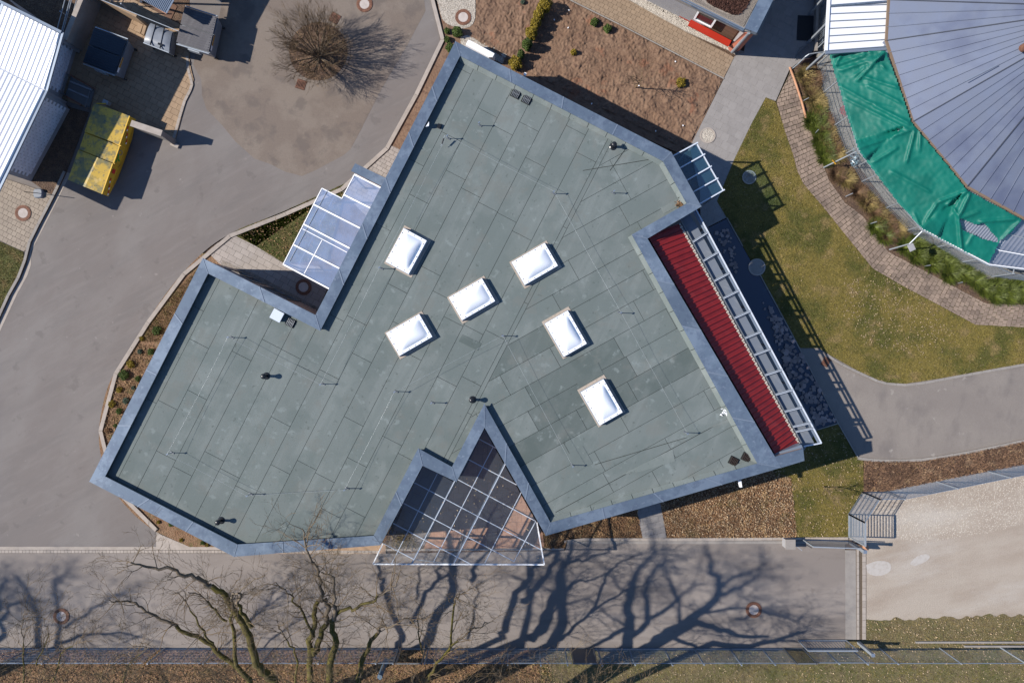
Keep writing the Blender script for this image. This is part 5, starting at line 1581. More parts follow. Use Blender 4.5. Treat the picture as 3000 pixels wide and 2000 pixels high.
# east fence along the mulch bed
ep = [P(2526, 1440)] + W(Z(2250, 1000, [(1080, 1378), (1545, 1285), (2012, 1190), (2520, 1095), (3000, 1000)]))
wire_fence('lot_fence', ep, 1.95, 'steel bar fence between the mulch bed and the gravel lot', double=True, vstep=.24, step=.2, posts=ep)
wire_fence('gate_wing_fence', [P(2485, 1505), P(2526, 1440)], 1.95, 'slanting fence section between gate leaf and lot fence', double=True, step=.2, vstep=.22, posts=[P(2485, 1505), P(2526, 1440)])
def bar_gate(name, a, c, h, nb, lab, lean=0.0, vertical=False):
    t = thing(name, lab, 'gate', a)
    a, c = Vector((a.x, a.y, 0)), Vector((c.x, c.y, 0))
    u = Vector((0, 0, 1))
    z0 = .1
    for z in (z0, h): MB().bar(a + u * z, c + u * z, .06, .07).build('rail', steel, t)
    for p in (a, c): MB().bar(p + u * z0, p + u * h, .06, .06, up=(c - a).normalized()).build('stile', steel, t)
    for k in range(1, nb):
        p = a.lerp(c, k / nb) if vertical else None
        if vertical: MB().bar(p + u * z0, p + u * h, .022, .022, up=(c - a).normalized()).build('bar', steel, t)
        else:
            z = z0 + (h - z0) * k / nb
            MB().bar(a + u * z, c + u * z, .025, .025).build('bar', steel, t)
    return t
bar_gate('gate_leaf', P(2485, 1570), P(2485, 1505), 2.0, 15, 'narrow barred gate leaf standing upright beside the gravel lot', vertical=False)
bar_gate('gate_leaf', P(2350, 1578), P(2484, 1583), 1.55, 26, 'wide barred gate leaf folded back along the upper kerb', vertical=True)
bar_gate('gate_leaf', P(2337, 1873), P(2477, 1873), 1.45, 16, 'wide barred gate leaf folded back along the lower fence', vertical=True)
for (x, y), lab in (((2492, 1590), 'steel gate post at the upper end of the drain channel'), ((2514, 1880), 'steel gate post at the lower end of the drain channel')):
    t = thing('gate_post', lab, 'post', P(x, y))
    MB().box(P(x, y), .14, .14, 1.7).build('shaft', steel, t)
    MB().box(P(x, y) + Vector((0, 0, 1.7)), .17, .17, .03).build('cap', zinc_seam, t)
    MB().bar(P(x, y) + Vector((.1, -.1, .9)), P(x, y) + Vector((.25, -.25, .9)), .08, .3).build('drive_box', steel, t)
t = thing('control_cabinet', 'pale grey cabinet on the kerb left of the upper gate leaf', 'cabinet', P(2318, 1596))
MB().box(P(2316, 1594, .62) - Vector((0, 0, .62)), .44, .44, .6).build('body', plaster_w, t)
MB().box(P(2316, 1594, .64) - Vector((0, 0, .03)), .5, .5, .04).build('lid', concrete_grey, t)
MB().tube([P(2333, 1598, .5), P(2350, 1612, .6)], .015, 6).build('conduit', steel, t)
t = thing('marker_block', 'small brown block at the end of the gate post', 'block', P(2538, 1604))
MB().box(P(2540, 1605, .3) - Vector((0, 0, .3)), .19, .19, .3).build('body', timber, t)
# kerb timbers on the verge
for pts, lab in ((Z(2250, 1500, [(1350, 1187), (2352, 1187)]), 'upper long timber edging beside the mesh fence'), (Z(2250, 1500, [(1795, 1224), (2700, 1224)]), 'lower long timber edging beside the mesh fence')):
    a, c = W(pts)
    MB().bar(a + Vector((0, 0, .07)), c + Vector((0, 0, .07)), .09, .09).build('edging_beam', concrete_grey, None, lab, 'edging')
# aviary fence (right)
afb = W(Z(2250, 0, [(450, 600), (510, 850), (600, 1160), (700, 1420), (790, 1540)]) + Z(2250, 500, [(860, 100), (1070, 345), (1270, 550), (1330, 590), (1540, 705), (1770, 842), (2050, 975), (2700, 1060)]))
t = wire_fence('aviary_fence', afb, 1.75, 'wire fence in front of the aviary, between shrubs and tarpaulin', step=.16, vstep=.05, rw=.006, vr=.0022, posts=[])
for p in afb:
    c = Vector((ap_.x, ap_.y, 0)); d = (c - Vector((p.x, p.y, 0))).normalized()
    MB().bar(Vector((p.x, p.y, 0)), Vector((p.x, p.y, 1.9)), .05, .05, up=d).build('post', steel, t)
    MB().bar(Vector((p.x, p.y, 1.78)), Vector((p.x, p.y, 1.95)) + d * .9, .04, .05).build('brace', steel, t)
wire_fence('walk_fence', W(Z(2250, 0, [(440, 460), (455, 340), (500, 60), (520, -200)])), 2.3, 'tall fence of vertical bars between the shaded walk and the white roof', step=.75, vstep=.11, rw=.012, vr=.010, posts=W(Z(2250, 0, [(440, 460), (500, 60)])))
t = thing('walk_kerb_wall', 'low dark wall at the edge of the shaded walk', 'wall', P(2386, 60))
MB().prism(W(Z(2250, 0, [(405, 490), (430, -200), (455, -200), (432, 490)])), 0, .35).build('body', concrete_grey, t)
# handrail, panel and timber edge
t = thing('handrail', 'bent grey handrail where walk and aviary meet', 'handrail', P(2320, 200))
V_ = lambda x, y, h: P(2250 + x / 7.84, 100 + y / 7.84, h)
MB().tube([V_(560, 795, .05), V_(700, 680, .5), V_(860, 520, 1.0), V_(940, 465, 1.1), V_(1100, 435, 1.1), V_(1330, 412, 1.1)], .03, 8).build('rail', steel, t)
MB().tube([V_(1330, 412, 1.1), V_(1290, 430, 0)], .03, 8).build('upright', steel, t)
t = thing('leaning_board', 'dark reddish board leaning under the bent handrail', 'board', P(2370, 180))
MB().loft([V_(720, 700, .05), V_(1090, 690, .05), V_(1085, 700, .05), V_(725, 712, .05)], [V_(845, 568, .7), V_(1275, 522, .7), V_(1278, 532, .7), V_(850, 578, .7)]).build('sheet', mat('board_dark', (.05, .03, .03, 1)), t)
a = W(Z(2250, 100, [(500, 760), (620, 1080), (780, 1568)], 7.84) + Z(2250, 0, [(350, 1085)]), .12)
MB().tube(a, .055, 8, True).build('timber_edging', timber, None, 'orange brown timber edging at the top of the stone path', 'edging')
# garden hose
hp = [V_(640 + 40 * math.cos(t * .9) + t * 9, 560 - t * 9 + 45 * math.sin(t * .9), .06 + .01 * (t % 3)) for t in np.arange(0, 30, .5)]
MB().tube([V_(632, 610, .06), V_(650, 480, .06), V_(720, 330, .06), V_(830, 275, .06), V_(900, 350, .06)], .012, 5).tube(hp, .012, 5).build('garden_hose', steel_dk, None, 'coiled dark hose at the foot of the handrail', 'hose', smooth=True)
# stakes and sloping bars in the shrub bed
for (a, c), lab in ((Z(2250, 0, [(315, 932), (374, 900)]), 'short metal stake beside the timber edging, uppermost of the stakes'), (Z(2250, 0, [(428, 1232), (463, 1192)]), 'metal stake between green shrubs and upper stone path'),
                    (Z(2250, 500, [(712, 238), (778, 208)]), 'metal stake beside the yellow flowers'), (Z(2250, 500, [(925, 492), (1000, 468)]), 'metal stake left of the brown heather'),
                    (Z(2250, 500, [(1440, 876), (1490, 868)]), 'metal stake in the spiky green plants'), (Z(2250, 500, [(1745, 1034), (1785, 1024)]), 'metal stake near the lower end of the spiky plants')):
    p = P(*a, 0)
    MB().tube([p, P(*c, .62)], .022, 6, True).build('stake', steel, None, lab, 'stake', 'metal stakes in the shrub bed')
t = thing('lamp_arm', 'angled steel arm with a square lamp over the green shrubs', 'lamp', P(2620, 730))
MB().tube([P(2606, 731, .3), P(2665, 714, 1.6), P(2702, 677, 2.0)], .035, 8).build('arm', steel, t)
MB().box(P(2669, 725, 1.7), .28, .34, .08, R(25)).build('head', plaster_w, t)
t = thing('brace_bar', 'long steel bar with a yellow clip slanting across the shrub bed', 'bar', P(2413, 491))
MB().tube([P(2413, 491, .1), P(2511, 443, 2.0)], .035, 8).build('tube', steel, t)
MB().tube([P(2438, 469, .9), P(2449, 481, .9)], .03, 6).build('clip', orange_p, t)
b = MB()
for k in range(60):
    c = P(2507 + random.gauss(0, 7), 470 + random.gauss(0, 10), random.uniform(.4, .8))
    b.add([c, c + Vector((random.uniform(-.2, .2), random.uniform(-.2, .2), random.uniform(-.1, .1))), c + Vector((random.uniform(-.2, .2), random.uniform(-.2, .2), random.uniform(-.1, .1)))], [(0, 1, 2)])
b.build('plastic_sheet', mat('film', C(150, 180, 196), rough=.3, trans=.3), None, 'crumpled bluish plastic sheet at the end of the steel bar', 'plastic sheet')
b = MB(); c = P(2471, 322, 1.0)
for k in range(10):
    a_ = math.pi * k / 9
    b.bar(c + Vector((.1, -.3 + k * .065, 0)), c + Vector((.1 - .26 * math.sin(a_), -.3 + k * .065, -.1)), .03, .03)
b.build('red_basket', mat('red_plastic', C(178, 50, 66)), None, 'red round basket half hidden by the tarpaulin edge', 'basket')
# ================================================================== BIN YARD
def container(name, label, lid_px, h, lidm, bodym, sign=True):
    """wheeled waste container: slanted body, two ribbed lids, lifting bar"""
    q = W(lid_px, h)
    t = thing(name, label, 'waste container', sum(q, Vector()) / 4 - Vector((0, 0, h)), 'waste containers in the yard')
    A_, B_2, C_, D_ = q                       # top-left, top-right, bottom-right, bottom-left
    c = sum(q, Vector()) / 4
    lo = [Vector((c.x + (p.x - c.x) * .86, c.y + (p.y - c.y) * .90, .22)) for p in q]
    md = [Vector((p.x, p.y, h - .18)) for p in q]
    MB().loft(lo[::-1], md[::-1]).build('body', bodym, t)
    dx = (B_2 - A_).normalized(); dy = (D_ - A_).normalized()
    for k in range(2):                        # two lids side by side along dy
        a, b_ = A_.lerp(D_, k * .5 + .012), B_2.lerp(C_, k * .5 + .012)
        d, e = A_.lerp(D_, k * .5 + .488), B_2.lerp(C_, k * .5 + .488)
        up = Vector((0, 0, .06))
        MB().loft([d - up, e - up, b_ - up, a - up], [d, e, b_, a]).build('lid', lidm, t)
        for r in range(7):
            s_ = (r + .5) / 7
            MB().bar(a.lerp(d, s_) + Vector((0, 0, .012)) + dx * .06, b_.lerp(e, s_) + Vector((0, 0, .012)) - dx * .06, .035, .022).build('lid_rib', lidm, t)
    MB().bar(D_ + dy * .05 - Vector((0, 0, .1)), C_ + dy * .05 - Vector((0, 0, .1)), .05, .08).build('front_rail', steel, t)
    MB().bar(A_ - dy * .05 - Vector((0, 0, .1)), B_2 - dy * .05 - Vector((0, 0, .1)), .05, .08).build('rear_rail', steel, t)
    m_ = (D_ + C_) / 2 + dy * .10 - Vector((0, 0, .35))
    MB().bar(m_ - dx * .3, m_ + dx * .3, .06, .3).build('lifting_pocket', steel, t)
    for p in lo:
        MB().tube([Vector((p.x, p.y, .11)) - dy * .025, Vector((p.x, p.y, .11)) + dy * .025], .11, 12, True).build('wheel', black_pl, t)
    if sign:
        e0, e1 = B_2.lerp(C_, .48), B_2.lerp(C_, .92)
        l0, l1 = lo[1].lerp(lo[2], .48), lo[1].lerp(lo[2], .92)
        o_ = dx * .02
        MB().poly([e0.lerp(l0, .12) + o_, e1.lerp(l1, .12) + o_, e1.lerp(l1, .30) + o_, e0.lerp(l0, .30) + o_]).build('label', white_pl, t)
        MB().poly([e0.lerp(l0, .14) + o_ * 1.3, e0.lerp(e1, .68).lerp(l0.lerp(l1, .68), .14) + o_ * 1.3, e0.lerp(e1, .68).lerp(l0.lerp(l1, .68), .28) + o_ * 1.3, e0.lerp(l0, .28) + o_ * 1.3]).build('sign', orange_p, t)
    return t
container('waste_container', 'large navy lidded waste container in the shaded bin yard', [(276, 81), (371.5, 116), (335, 217), (243, 183)], 1.32, navy_lid, grey_pl)
container('waste_container', 'large black ribbed waste container half in the sun beside the grey bin', [(541, 19), (635, 49), (611, 153), (516, 125)], 1.35, black_lid, grey_pl)
q = W([(438, 65), (503, 91), (493, 153), (418, 124)], 1.1)
t = thing('wheeled_bin', 'smaller all grey wheeled bin between the two large containers', 'bin', sum(q, Vector()) / 4 - Vector((0, 0, 1.1)))
c = sum(q, Vector()) / 4
lo = [Vector((c.x + (p.x - c.x) * .8, c.y + (p.y - c.y) * .8, .15)) for p in q]
MB().loft(lo[::-1], [Vector((p.x, p.y, .95)) for p in q][::-1]).build('body', grey_pl, t)
b = MB(); N_ = 8
for i in range(N_ + 1):
    for j in range(N_ + 1):
        u, v = i / N_, j / N_
        p = q[0].lerp(q[1], u).lerp(q[3].lerp(q[2], u), v)
        b.v.append((p.x, p.y, .97 + .16 * (1 - (2 * v - 1) ** 4) * (1 - .4 * (2 * u - 1) ** 6)))
for i in range(N_):
    for j in range(N_):
        a = i * (N_ + 1) + j
        b.f.append((a, a + 1, a + N_ + 2, a + N_ + 1))
b.build('lid', grey_pl, t, smooth=True)
for s_ in (.3, .68):
    MB().bar(q[0].lerp(q[1], s_) + Vector((0, 0, .02)), q[3].lerp(q[2], s_) + Vector((0, 0, .02)), .02, .08).build('lid_groove', black_pl, t)
MB().bar(q[3] - Vector((0, 0, .1)), q[2] - Vector((0, 0, .1)), .05, .08).build('rim', steel, t)
MB().box(P(470, 131, 1.15), .26, .10, .03, R(-22)).build('handle', black_pl, t)
for p in lo: MB().tube([Vector((p.x, p.y - .03, .1)), Vector((p.x, p.y + .03, .1))], .1, 12, True).build('wheel', black_pl, t)
# wooden steps beside the bin
t = thing('timber_step', 'short timber step in the sun beside the grey bin', 'step', P(415, 90))
for k in range(2):
    a = Z(190, 0, [(1680, 515), (1800, 570), (1730, 770), (1620, 715)], 7.84) if k == 0 else Z(190, 0, [(1805, 570), (1880, 600), (1820, 810), (1745, 775)], 7.84)
    MB().prism(inset(W(a, .3), .01), .0, .3, True).build('plank', paver_yard, t)
# yellow skip with three lids
HS = 1.12
S_ = lambda x, y, h: P(150 + x / 6.273, 370 + y / 6.273, h)
t = thing('yellow_skip', 'yellow lidded skip with blotchy lids, stains and shade in their paint, beside the bin yard', 'skip', P(300, 430))
A_, B_2, C_, D_ = P(277, 303, HS), P(381, 341, HS), P(300, 569, HS), P(200, 527, HS)
bA, bB, bC, bD = P(289, 372, .1), P(387, 408, .1), P(347, 519, .1), P(258, 487, .1)
dy = (D_ - A_).normalized(); dx = (B_2 - A_).normalized()
low_ = Vector((0, 0, -.42))
MB().loft([bD, bC, bB, bA], [D_ + low_ + dx * 0, C_ + low_ + dx * .10, B_2 + low_ + dx * .10, A_ + low_]).build('body', yellow_c, t)
MB().loft([D_ + low_, C_ + low_ + dx * .08, B_2 + low_ + dx * .08, A_ + low_], [D_ - Vector((0, 0, .05)), C_ - Vector((0, 0, .05)), B_2 - Vector((0, 0, .05)), A_ - Vector((0, 0, .05))]).build('upper_side', yellow_c, t)
for k, (s0, s1, dz) in enumerate(((0, .37, .03), (.385, .60, -.03), (.61, 1, .03))):
    a, b_, d, e = A_.lerp(D_, s0), B_2.lerp(C_, s0), A_.lerp(D_, s1), B_2.lerp(C_, s1)
    m0, m1 = a.lerp(b_, .62), d.lerp(e, .55)
    up = Vector((0, 0, dz)); r_ = Vector((0, 0, .16))
    MB().add([a + up, m0 + up + r_, b_ + up, e + up, m1 + up + r_, d + up, a + up - r_, b_ + up - r_, e + up - r_, d + up - r_],
             [(5, 4, 1, 0), (4, 3, 2, 1), (6, 0, 1, 2, 7), (7, 2, 3, 8), (8, 3, 4, 5, 9), (9, 5, 0, 6)]).build('lid', yellow_p, t)
    MB().bar(b_ + up + Vector((0, 0, .01)), e + up + Vector((0, 0, .01)), .05, .05).build('lid_hinge', yellow_c, t)
for s_ in (.37, .605):
    MB().bar(B_2.lerp(C_, s_) + dx * .04, B_2.lerp(C_, s_) + dx * .1 + low_ * 1.1, .06, .05).build('rib', yellow_c, t)
on = lambda u, v: B_2.lerp(C_, u) + dx * (.105 * v + .012) + low_ * v + Vector((0, 0, .02))
def sq(u0, v0, u1, v1, m, nm): MB().poly([on(u0, v0), on(u0, v1), on(u1, v1), on(u1, v0)]).build(nm, m, t)
for u, v in ((.12, .2), (.20, .45), (.27, .7), (.78, .35), (.86, .55), (.93, .7)):
    sq(u, v, u + .035, v + .16, red_p, 'reflector'); sq(u + .037, v + .03, u + .06, v + .18, white_pl, 'reflector')
sq(.665, .25, .72, .7, red_p, 'plate')
b = MB()
for k in range(14):
    a0 = 2 * math.pi * k / 14; a1 = 2 * math.pi * (k + 1) / 14
    b.bar(on(.452 + .028 * math.cos(a0), .45 + .3 * math.sin(a0)), on(.452 + .028 * math.cos(a1), .45 + .3 * math.sin(a1)), .022, .01)
b.build('emblem_ring', grey_pl, t)
b = MB()
for u0, v0, u1, v1 in ((.475, .2, .51, .45), (.50, .35, .535, .5), (.525, .3, .55, .62), (.53, .55, .56, .8), (.545, .15, .585, .4)): b.poly([on(u0, v0), on(u0 + .01, v1), on(u1, v1), on(u1 - .008, v0)])
b.build('emblem_leaves', green_p, t)
MB().prism(inset(W(Z(150, 370, [(575, 1048), (650, 1062), (640, 1105), (568, 1092)], 6.273), HS + .09), .005), HS + .06, HS + .09).build('label', white_pl, t)
MB().prism(inset(W(Z(150, 200, [(1350, 950), (1455, 975), (1440, 1010), (1335, 985)], 7.84), HS + .08), .005), HS + .05, HS + .09).build('label', white_pl, t)
MB().tube([A_ + dx * .1 - dy * .02, A_ + dx * .55 - dy * .18], .03, 6).build('lever', yellow_c, t)
MB().box(P(317, 304, .5), .28, .2, .3, R(-25)).build('winch_box', steel, t)
# low crate rack in the shade
t = thing('metal_rack', 'low dark ribbed metal rack in the shade above the skip', 'rack', P(235, 275))
for a, c in zip(Z(150, 200, [(450, 160), (430, 300), (400, 480), (330, 640)], 7.84), Z(150, 200, [(1010, 480), (930, 500), (860, 680), (690, 850)], 7.84)):
    MB().bar(P(*a, .5), P(*c, .5), .07, .06).build('slat', rust if a[1] < 222 or a[1] > 280 else grey_pl, t)
q = W(Z(150, 200, [(460, 200), (1000, 500), (880, 930), (330, 620)], 7.84), .1)
MB().prism(q, .05, .12).build('base', steel_dk, t)
for a, c in ((0, 3), (1, 2)):
    MB().bar(q[a] + Vector((0, 0, .38)), q[c] + Vector((0, 0, .38)), .05, .05).build('side_rail', steel_dk, t)
for p in q: MB().box(p, .06, .06, .4).build('leg', steel_dk, t)
# concrete wall with sloping end below the yard
t = thing('yard_wall', 'concrete wall with a sloping end along the lower side of the bin yard', 'wall', P(450, 395))
a0, a1, a2 = P(386, 362, 1.5), P(476, 392, 1.5), P(510, 418, .2)
a0.z = a1.z = a2.z = 0
sd = Vector((-(a1 - a0).y, (a1 - a0).x, 0)).normalized() * .11
wl = MB()
top = 1.5
pts = [a0, a1, a2]
hs = [top, top, .35]
ring = lambda p, h: [p - sd, p + sd, p + sd + Vector((0, 0, h)), p - sd + Vector((0, 0, h))]
V = sum([ring(p, h) for p, h in zip(pts, hs)], [])
wl.add(V, [(0, 1, 2, 3)] + [(i * 4 + k, i * 4 + (k + 1) % 4, (i + 1) * 4 + (k + 1) % 4, (i + 1) * 4 + k) for i in range(2) for k in range(4)] + [(8, 9, 10, 11)])
wl.build('body', concrete_grey, t)
MB().bar(a0 + Vector((0, 0, top + .05)), a1 + Vector((0, 0, top + .05)), .3, .1).build('cap', concrete, t)
MB().box(P(514, 426), .42, .2, .12, R(-24)).build('foot_block', concrete, t)
# enclosure fences and walls at the top left
t = thing('yard_back_wall', 'pale stained wall with steel rails along the upper side of the bin yard', 'wall', P(350, 40))
a, c = P(300, 10), P(437, 80)
MB().bar(a + Vector((0, 0, .7)), c + Vector((0, 0, .7)), .12, 1.4).build('body', paver_yard, t)
for k in range(5):
    MB().bar(P(262 + 0 * k, -14, 1.3 + k * .17), P(523, 92, 1.3 + k * .17), .03, .03).build('rail', steel, t)
for f_ in (.2, .5, .8): MB().box(a.lerp(c, f_) + Vector((0, .12, 0)), .06, .06, 2.0).build('post', steel, t)
t = thing('yard_side_wall', 'side wall with a sunlit pale top between left building and bin yard', 'wall', P(250, 90))
a, c = P(296, 8), P(238, 150)
MB().bar(a + Vector((0, 0, .75)), c + Vector((0, 0, .75)), .18, 1.5).build('body', concrete_grey, t)
MB().bar(a + Vector((0, 0, 1.53)), c + Vector((0, 0, 1.53)), .24, .06).build('cap', concrete, t)
t = thing('pipe_rails', 'pair of steel rails running down beside the side wall', 'railing', P(235, 100))
for o_, hz in ((0, 1.0), (0, 1.5), (.25, 1.0), (.25, 1.5)):
    MB().tube([P(290, -40, 0) + Vector((-.3 - o_, 0, hz)), P(228, 150, 0) + Vector((-.1 - o_, 0, hz))], .022, 6).build('rail', steel, t)
for y in (0, 70, 140): 
    x = 290 - (y + 40) * .326
    MB().bar(P(x, y) + Vector((-.5, 0, .6)) + Vector((0, 0, -.6)), P(x, y) + Vector((-.5, 0, 1.55)), .05, .05).build('post', steel, t)
# shed with corrugated roof at the top
HSH = 2.6
t = thing('shed_roof', 'small corrugated metal roof at the top between the containers', 'shed', P(460, 0))
cr = [P(400 + x / 6.533, y / 6.533, HSH) for x, y in ((60, -20), (100, 0), (575, 265), (720, 0), (1100, -700), (300, -1100))]
dr = P(510, 0, HSH) - P(488, 40.5, HSH)
an = math.atan2(dr.y, dr.x)
for q in cut([(p.x, p.y) for p in cr[1:]], an, .085, 60, org=P(488, 40, HSH)):
    q = clean(q)
    if len(q) < 3 or abs(area(q)) < .01: continue
    b = MB(); a_, c_ = inset(q, .002), inset(q, .024)
    b.loft([(v.x, v.y, HSH - .03) for v in a_], [(v.x, v.y, HSH + .02) for v in c_])
    b.build('corrugated_rib', zinc_seam, t)
MB().bar(P(400, -12, HSH - .08), P(488, 41, HSH - .08), .05, .1).build('edge_beam', timber, t)
MB().bar(P(413, 5, 0), P(413, 5, HSH - .1), .1, .1, up=Vector((0, 1, 0))).build('post', steel_dk, t)
MB().box(P(500, 10, 0), .1, .1, HSH - .1).build('post', steel_dk, t)
MB().prism(W([(450, 40), (500, 62), (520, 20), (470, -20)]), 0, .04).build('platform', wood_brown, t)
t = thing('tall_screen', 'tall dark screen beyond the top edge casting shade over the black container', 'screen', P(640, -30))
MB().prism(W([(500, -160), (640, -100), (640, -92), (500, -152)]), 0, 3.2).build('body', steel_dk, t)
t = thing('storage_shed', 'grey shed just above the top edge between yard and round tree', 'shed', P(620, -120))
MB().prism(W([(540, -40), (648, 8), (700, -100), (600, -160)]), 0, 1.5, True).build('body', grey_pl, t)
MB().prism(inset(W([(540, -40), (648, 8), (700, -100), (600, -160)]), -.1), 1.5, 1.58, True).build('roof', steel_dk, t)
# parasol base with a dark pole
t = thing('parasol_base', 'grey rounded parasol base on the paving at the left', 'parasol base', P(117, 569))
b = MB()
c = P(117, 568)
for h_, s_ in ((0, 1), (.12, 1), (.18, .93), (.21, .8)):
    n_ = 24
    for k in range(n_):
        a_ = 2 * math.pi * k / n_
        ca, sa = math.cos(a_), math.sin(a_)
        r_ = .245 / ((abs(ca) ** 4 + abs(sa) ** 4) ** .25) * s_
        b.v.append((c.x + r_ * ca, c.y + r_ * sa, h_))
n_ = 24
for j in range(3):
    for k in range(n_): b.f.append((j * n_ + k, j * n_ + (k + 1) % n_, (j + 1) * n_ + (k + 1) % n_, (j + 1) * n_ + k))
b.f.append(tuple(range(3 * n_, 4 * n_)))
b.build('block', grey_pl, t)
MB().tube([Vector((c.x, c.y, .2)), P(71, 562, 1.42)], .018, 8, True).build('pole', black_pl, t)

# ================================================================== MANHOLES AND GRATES
def make_manhole(stony=False):
    t = thing('manhole', 'x', 'manhole cover', (0, 0, 0), 'round manhole covers')
    MB().ring((0, 0), .255, .41, 0, .03).build('iron_ring', rust, t)
    MB().ring((0, 0), .33, .36, .028, .036).build('ridge', rust, t)
    MB().disc((0, 0), .25, 0, .026, 28).build('cover', cover_c, t)
    for k in range(16):
        a_ = 2 * math.pi * k / 16
        MB().disc((.275 * math.cos(a_), .275 * math.sin(a_)), .014, .028, .033, 6).build('vent_hole', iron_dk, t)
    return t
mh = make_manhole()
MHS = [((70, 625), .06, 'manhole with a rusty ring in the grey paving at the left'), ((1068, 13), .004, 'manhole with a rusty ring cut by the top edge above the round tree'),
       ((1357, 52), .035, 'manhole set in pale gravel at the top'), ((890, 841), .042, 'manhole in the shaded notch below the west glass canopy'),
       ((180, 1804), .004, 'manhole in the tree shadows at the lower left of the road'), ((2208, 1785), .004, 'manhole in the tree shadows at the right end of the road')]
for i, ((px, py), z, lab) in enumerate(MHS):
    o = mh if i == 0 else copy_tree(mh)
    o.location = P(px, py) + Vector((0, 0, z)); o['label'] = lab
    o.rotation_euler.z = i
def round_cover(px, py, r, z, lab, stone=True):
    t = thing('stone_cover', lab, 'shaft cover', P(px, py))
    c = P(px, py)
    MB().ring(c, r * .83, r, z - .05, z + .03).build('rim', concrete, t)
    MB().disc(c, r * .83, z - .05, z + .005, 28).build('bed', gravel_base if stone else concrete_grey, t)
    if stone:
        k = 420; rr_ = r * .8 * np.sqrt(RNG.uniform(0, 1, k)); aa = RNG.uniform(0, 2 * np.pi, k)
        stones('cover_stones', (c.x + rr_ * np.cos(aa), c.y + rr_ * np.sin(aa)), k, z + .005, .028, stones_m, parent=t)
round_cover(2073, 398, .40, .045, 'round shaft cover filled with pebbles on the grey walk')
round_cover(2194, 520, .36, .04, 'round concrete cover in the lawn, half in the canopy shadow', False)
round_cover(2216, 783, .44, .07, 'round pale stone slab at the pond edge', False)
def grate(px, py, ang, z, lab, sx=.50, sy=.50):
    t = thing('drain_grate', lab, 'drain grate', P(px, py), 'rusty street drain grates')
    c = P(px, py) + Vector((0, 0, z))
    ca, sa = math.cos(ang), math.sin(ang)
    MB().box(c, sx, sy, .008, ang).build('shaft', iron_dk, t)
    for k in range(7):
        u = (k - 3) * sx / 7
        MB().box(c + Vector((ca * u, sa * u, .008)), .032, sy * .98, .02, ang).build('bar', rust, t)
    for s_ in (-1, 1):
        MB().box(c + Vector((-sa * sy * .36 * s_, ca * sy * .36 * s_, .010)), sx, .035, .02, ang).build('cross_bar', rust, t)
grate(981, 54, R(-30), .004, 'rusty drain grate above the round tree')
grate(882, 248, R(-18), .004, 'rusty drain grate below the round tree')
grate(2419, 1060, R(-28), .012, 'rusty drain grate in the pergola shadow on the asphalt path', .36, .44)

# ================================================================== BUSHES AND SMALL PLANTS
def ell(px, py, r, h, n, z=0.02, hh=None):
    c = P(px, py, h * .5)
    u = RNG.normal(0, 1, (n, 3)); u /= np.linalg.norm(u, axis=1)[:, None]
    u *= (RNG.uniform(.45, 1, n) ** .6)[:, None]
    return c, u
def bush(name, px, py, r, h, m, n, label, cat='shrub', group=None, s=.035, asp=.45):
    c, u = ell(px, py, r, h, n)
    lump = 1 + .22 * np.sin(u[:, 0] * 5 + px) * np.cos(u[:, 1] * 4 + py)
    X = c.x + u[:, 0] * r * lump; Y = c.y + u[:, 1] * r * lump
    Zc = h * .5 + u[:, 2] * h * .5
    a = RNG.uniform(0, 2 * np.pi, n); ss = s * RNG.uniform(.5, 1.4, n)
    t1, t2 = RNG.normal(0, .8, n), RNG.normal(0, .8, n)
    d = np.stack([np.cos(a), np.sin(a), t1], 1) * ss[:, None]
    e = np.stack([-np.sin(a), np.cos(a), t2], 1) * (ss * asp)[:, None]
    cc_ = np.stack([X, Y, np.maximum(Zc, .03)], 1)
    V = np.stack([cc_ - d, cc_ + e, cc_ + d, cc_ - e], 1)
    t = thing(name, label, cat, Vector((c.x, c.y, 0)), group)
    MB().tube([Vector((c.x, c.y, 0)), Vector((c.x, c.y, h * .7))], [.03, .012], 6).build('trunk', bark, t)
    npmesh('foliage', V, [[0, 1, 2, 3]], m, parent=t, kind=None)
hd = Z(1500, 0, [(300, 45), (248, 130), (215, 215), (178, 310), (137, 412), (82, 498), (35, 580)])
hl = ['at the top edge', 'second from the top edge', 'third from the top edge', 'in the middle of the row', 'third from the building', 'second from the building', 'touching the building\'s shadow']
for i, ((px, py), lab) in enumerate(zip(hd, hl)):
    bush('conifer', px, py, [.36, .27, .27, .30, .26, .17, .34][i], [1.1, 1.0, .95, .95, 1.0, .9, .7][i], shrub_yg if i in (0, 1, 2, 3, 6) else shrub_g, 2600, 'yellow green dwarf conifer of the row on bare soil, ' + lab, group='row of dwarf conifers on the bare soil')
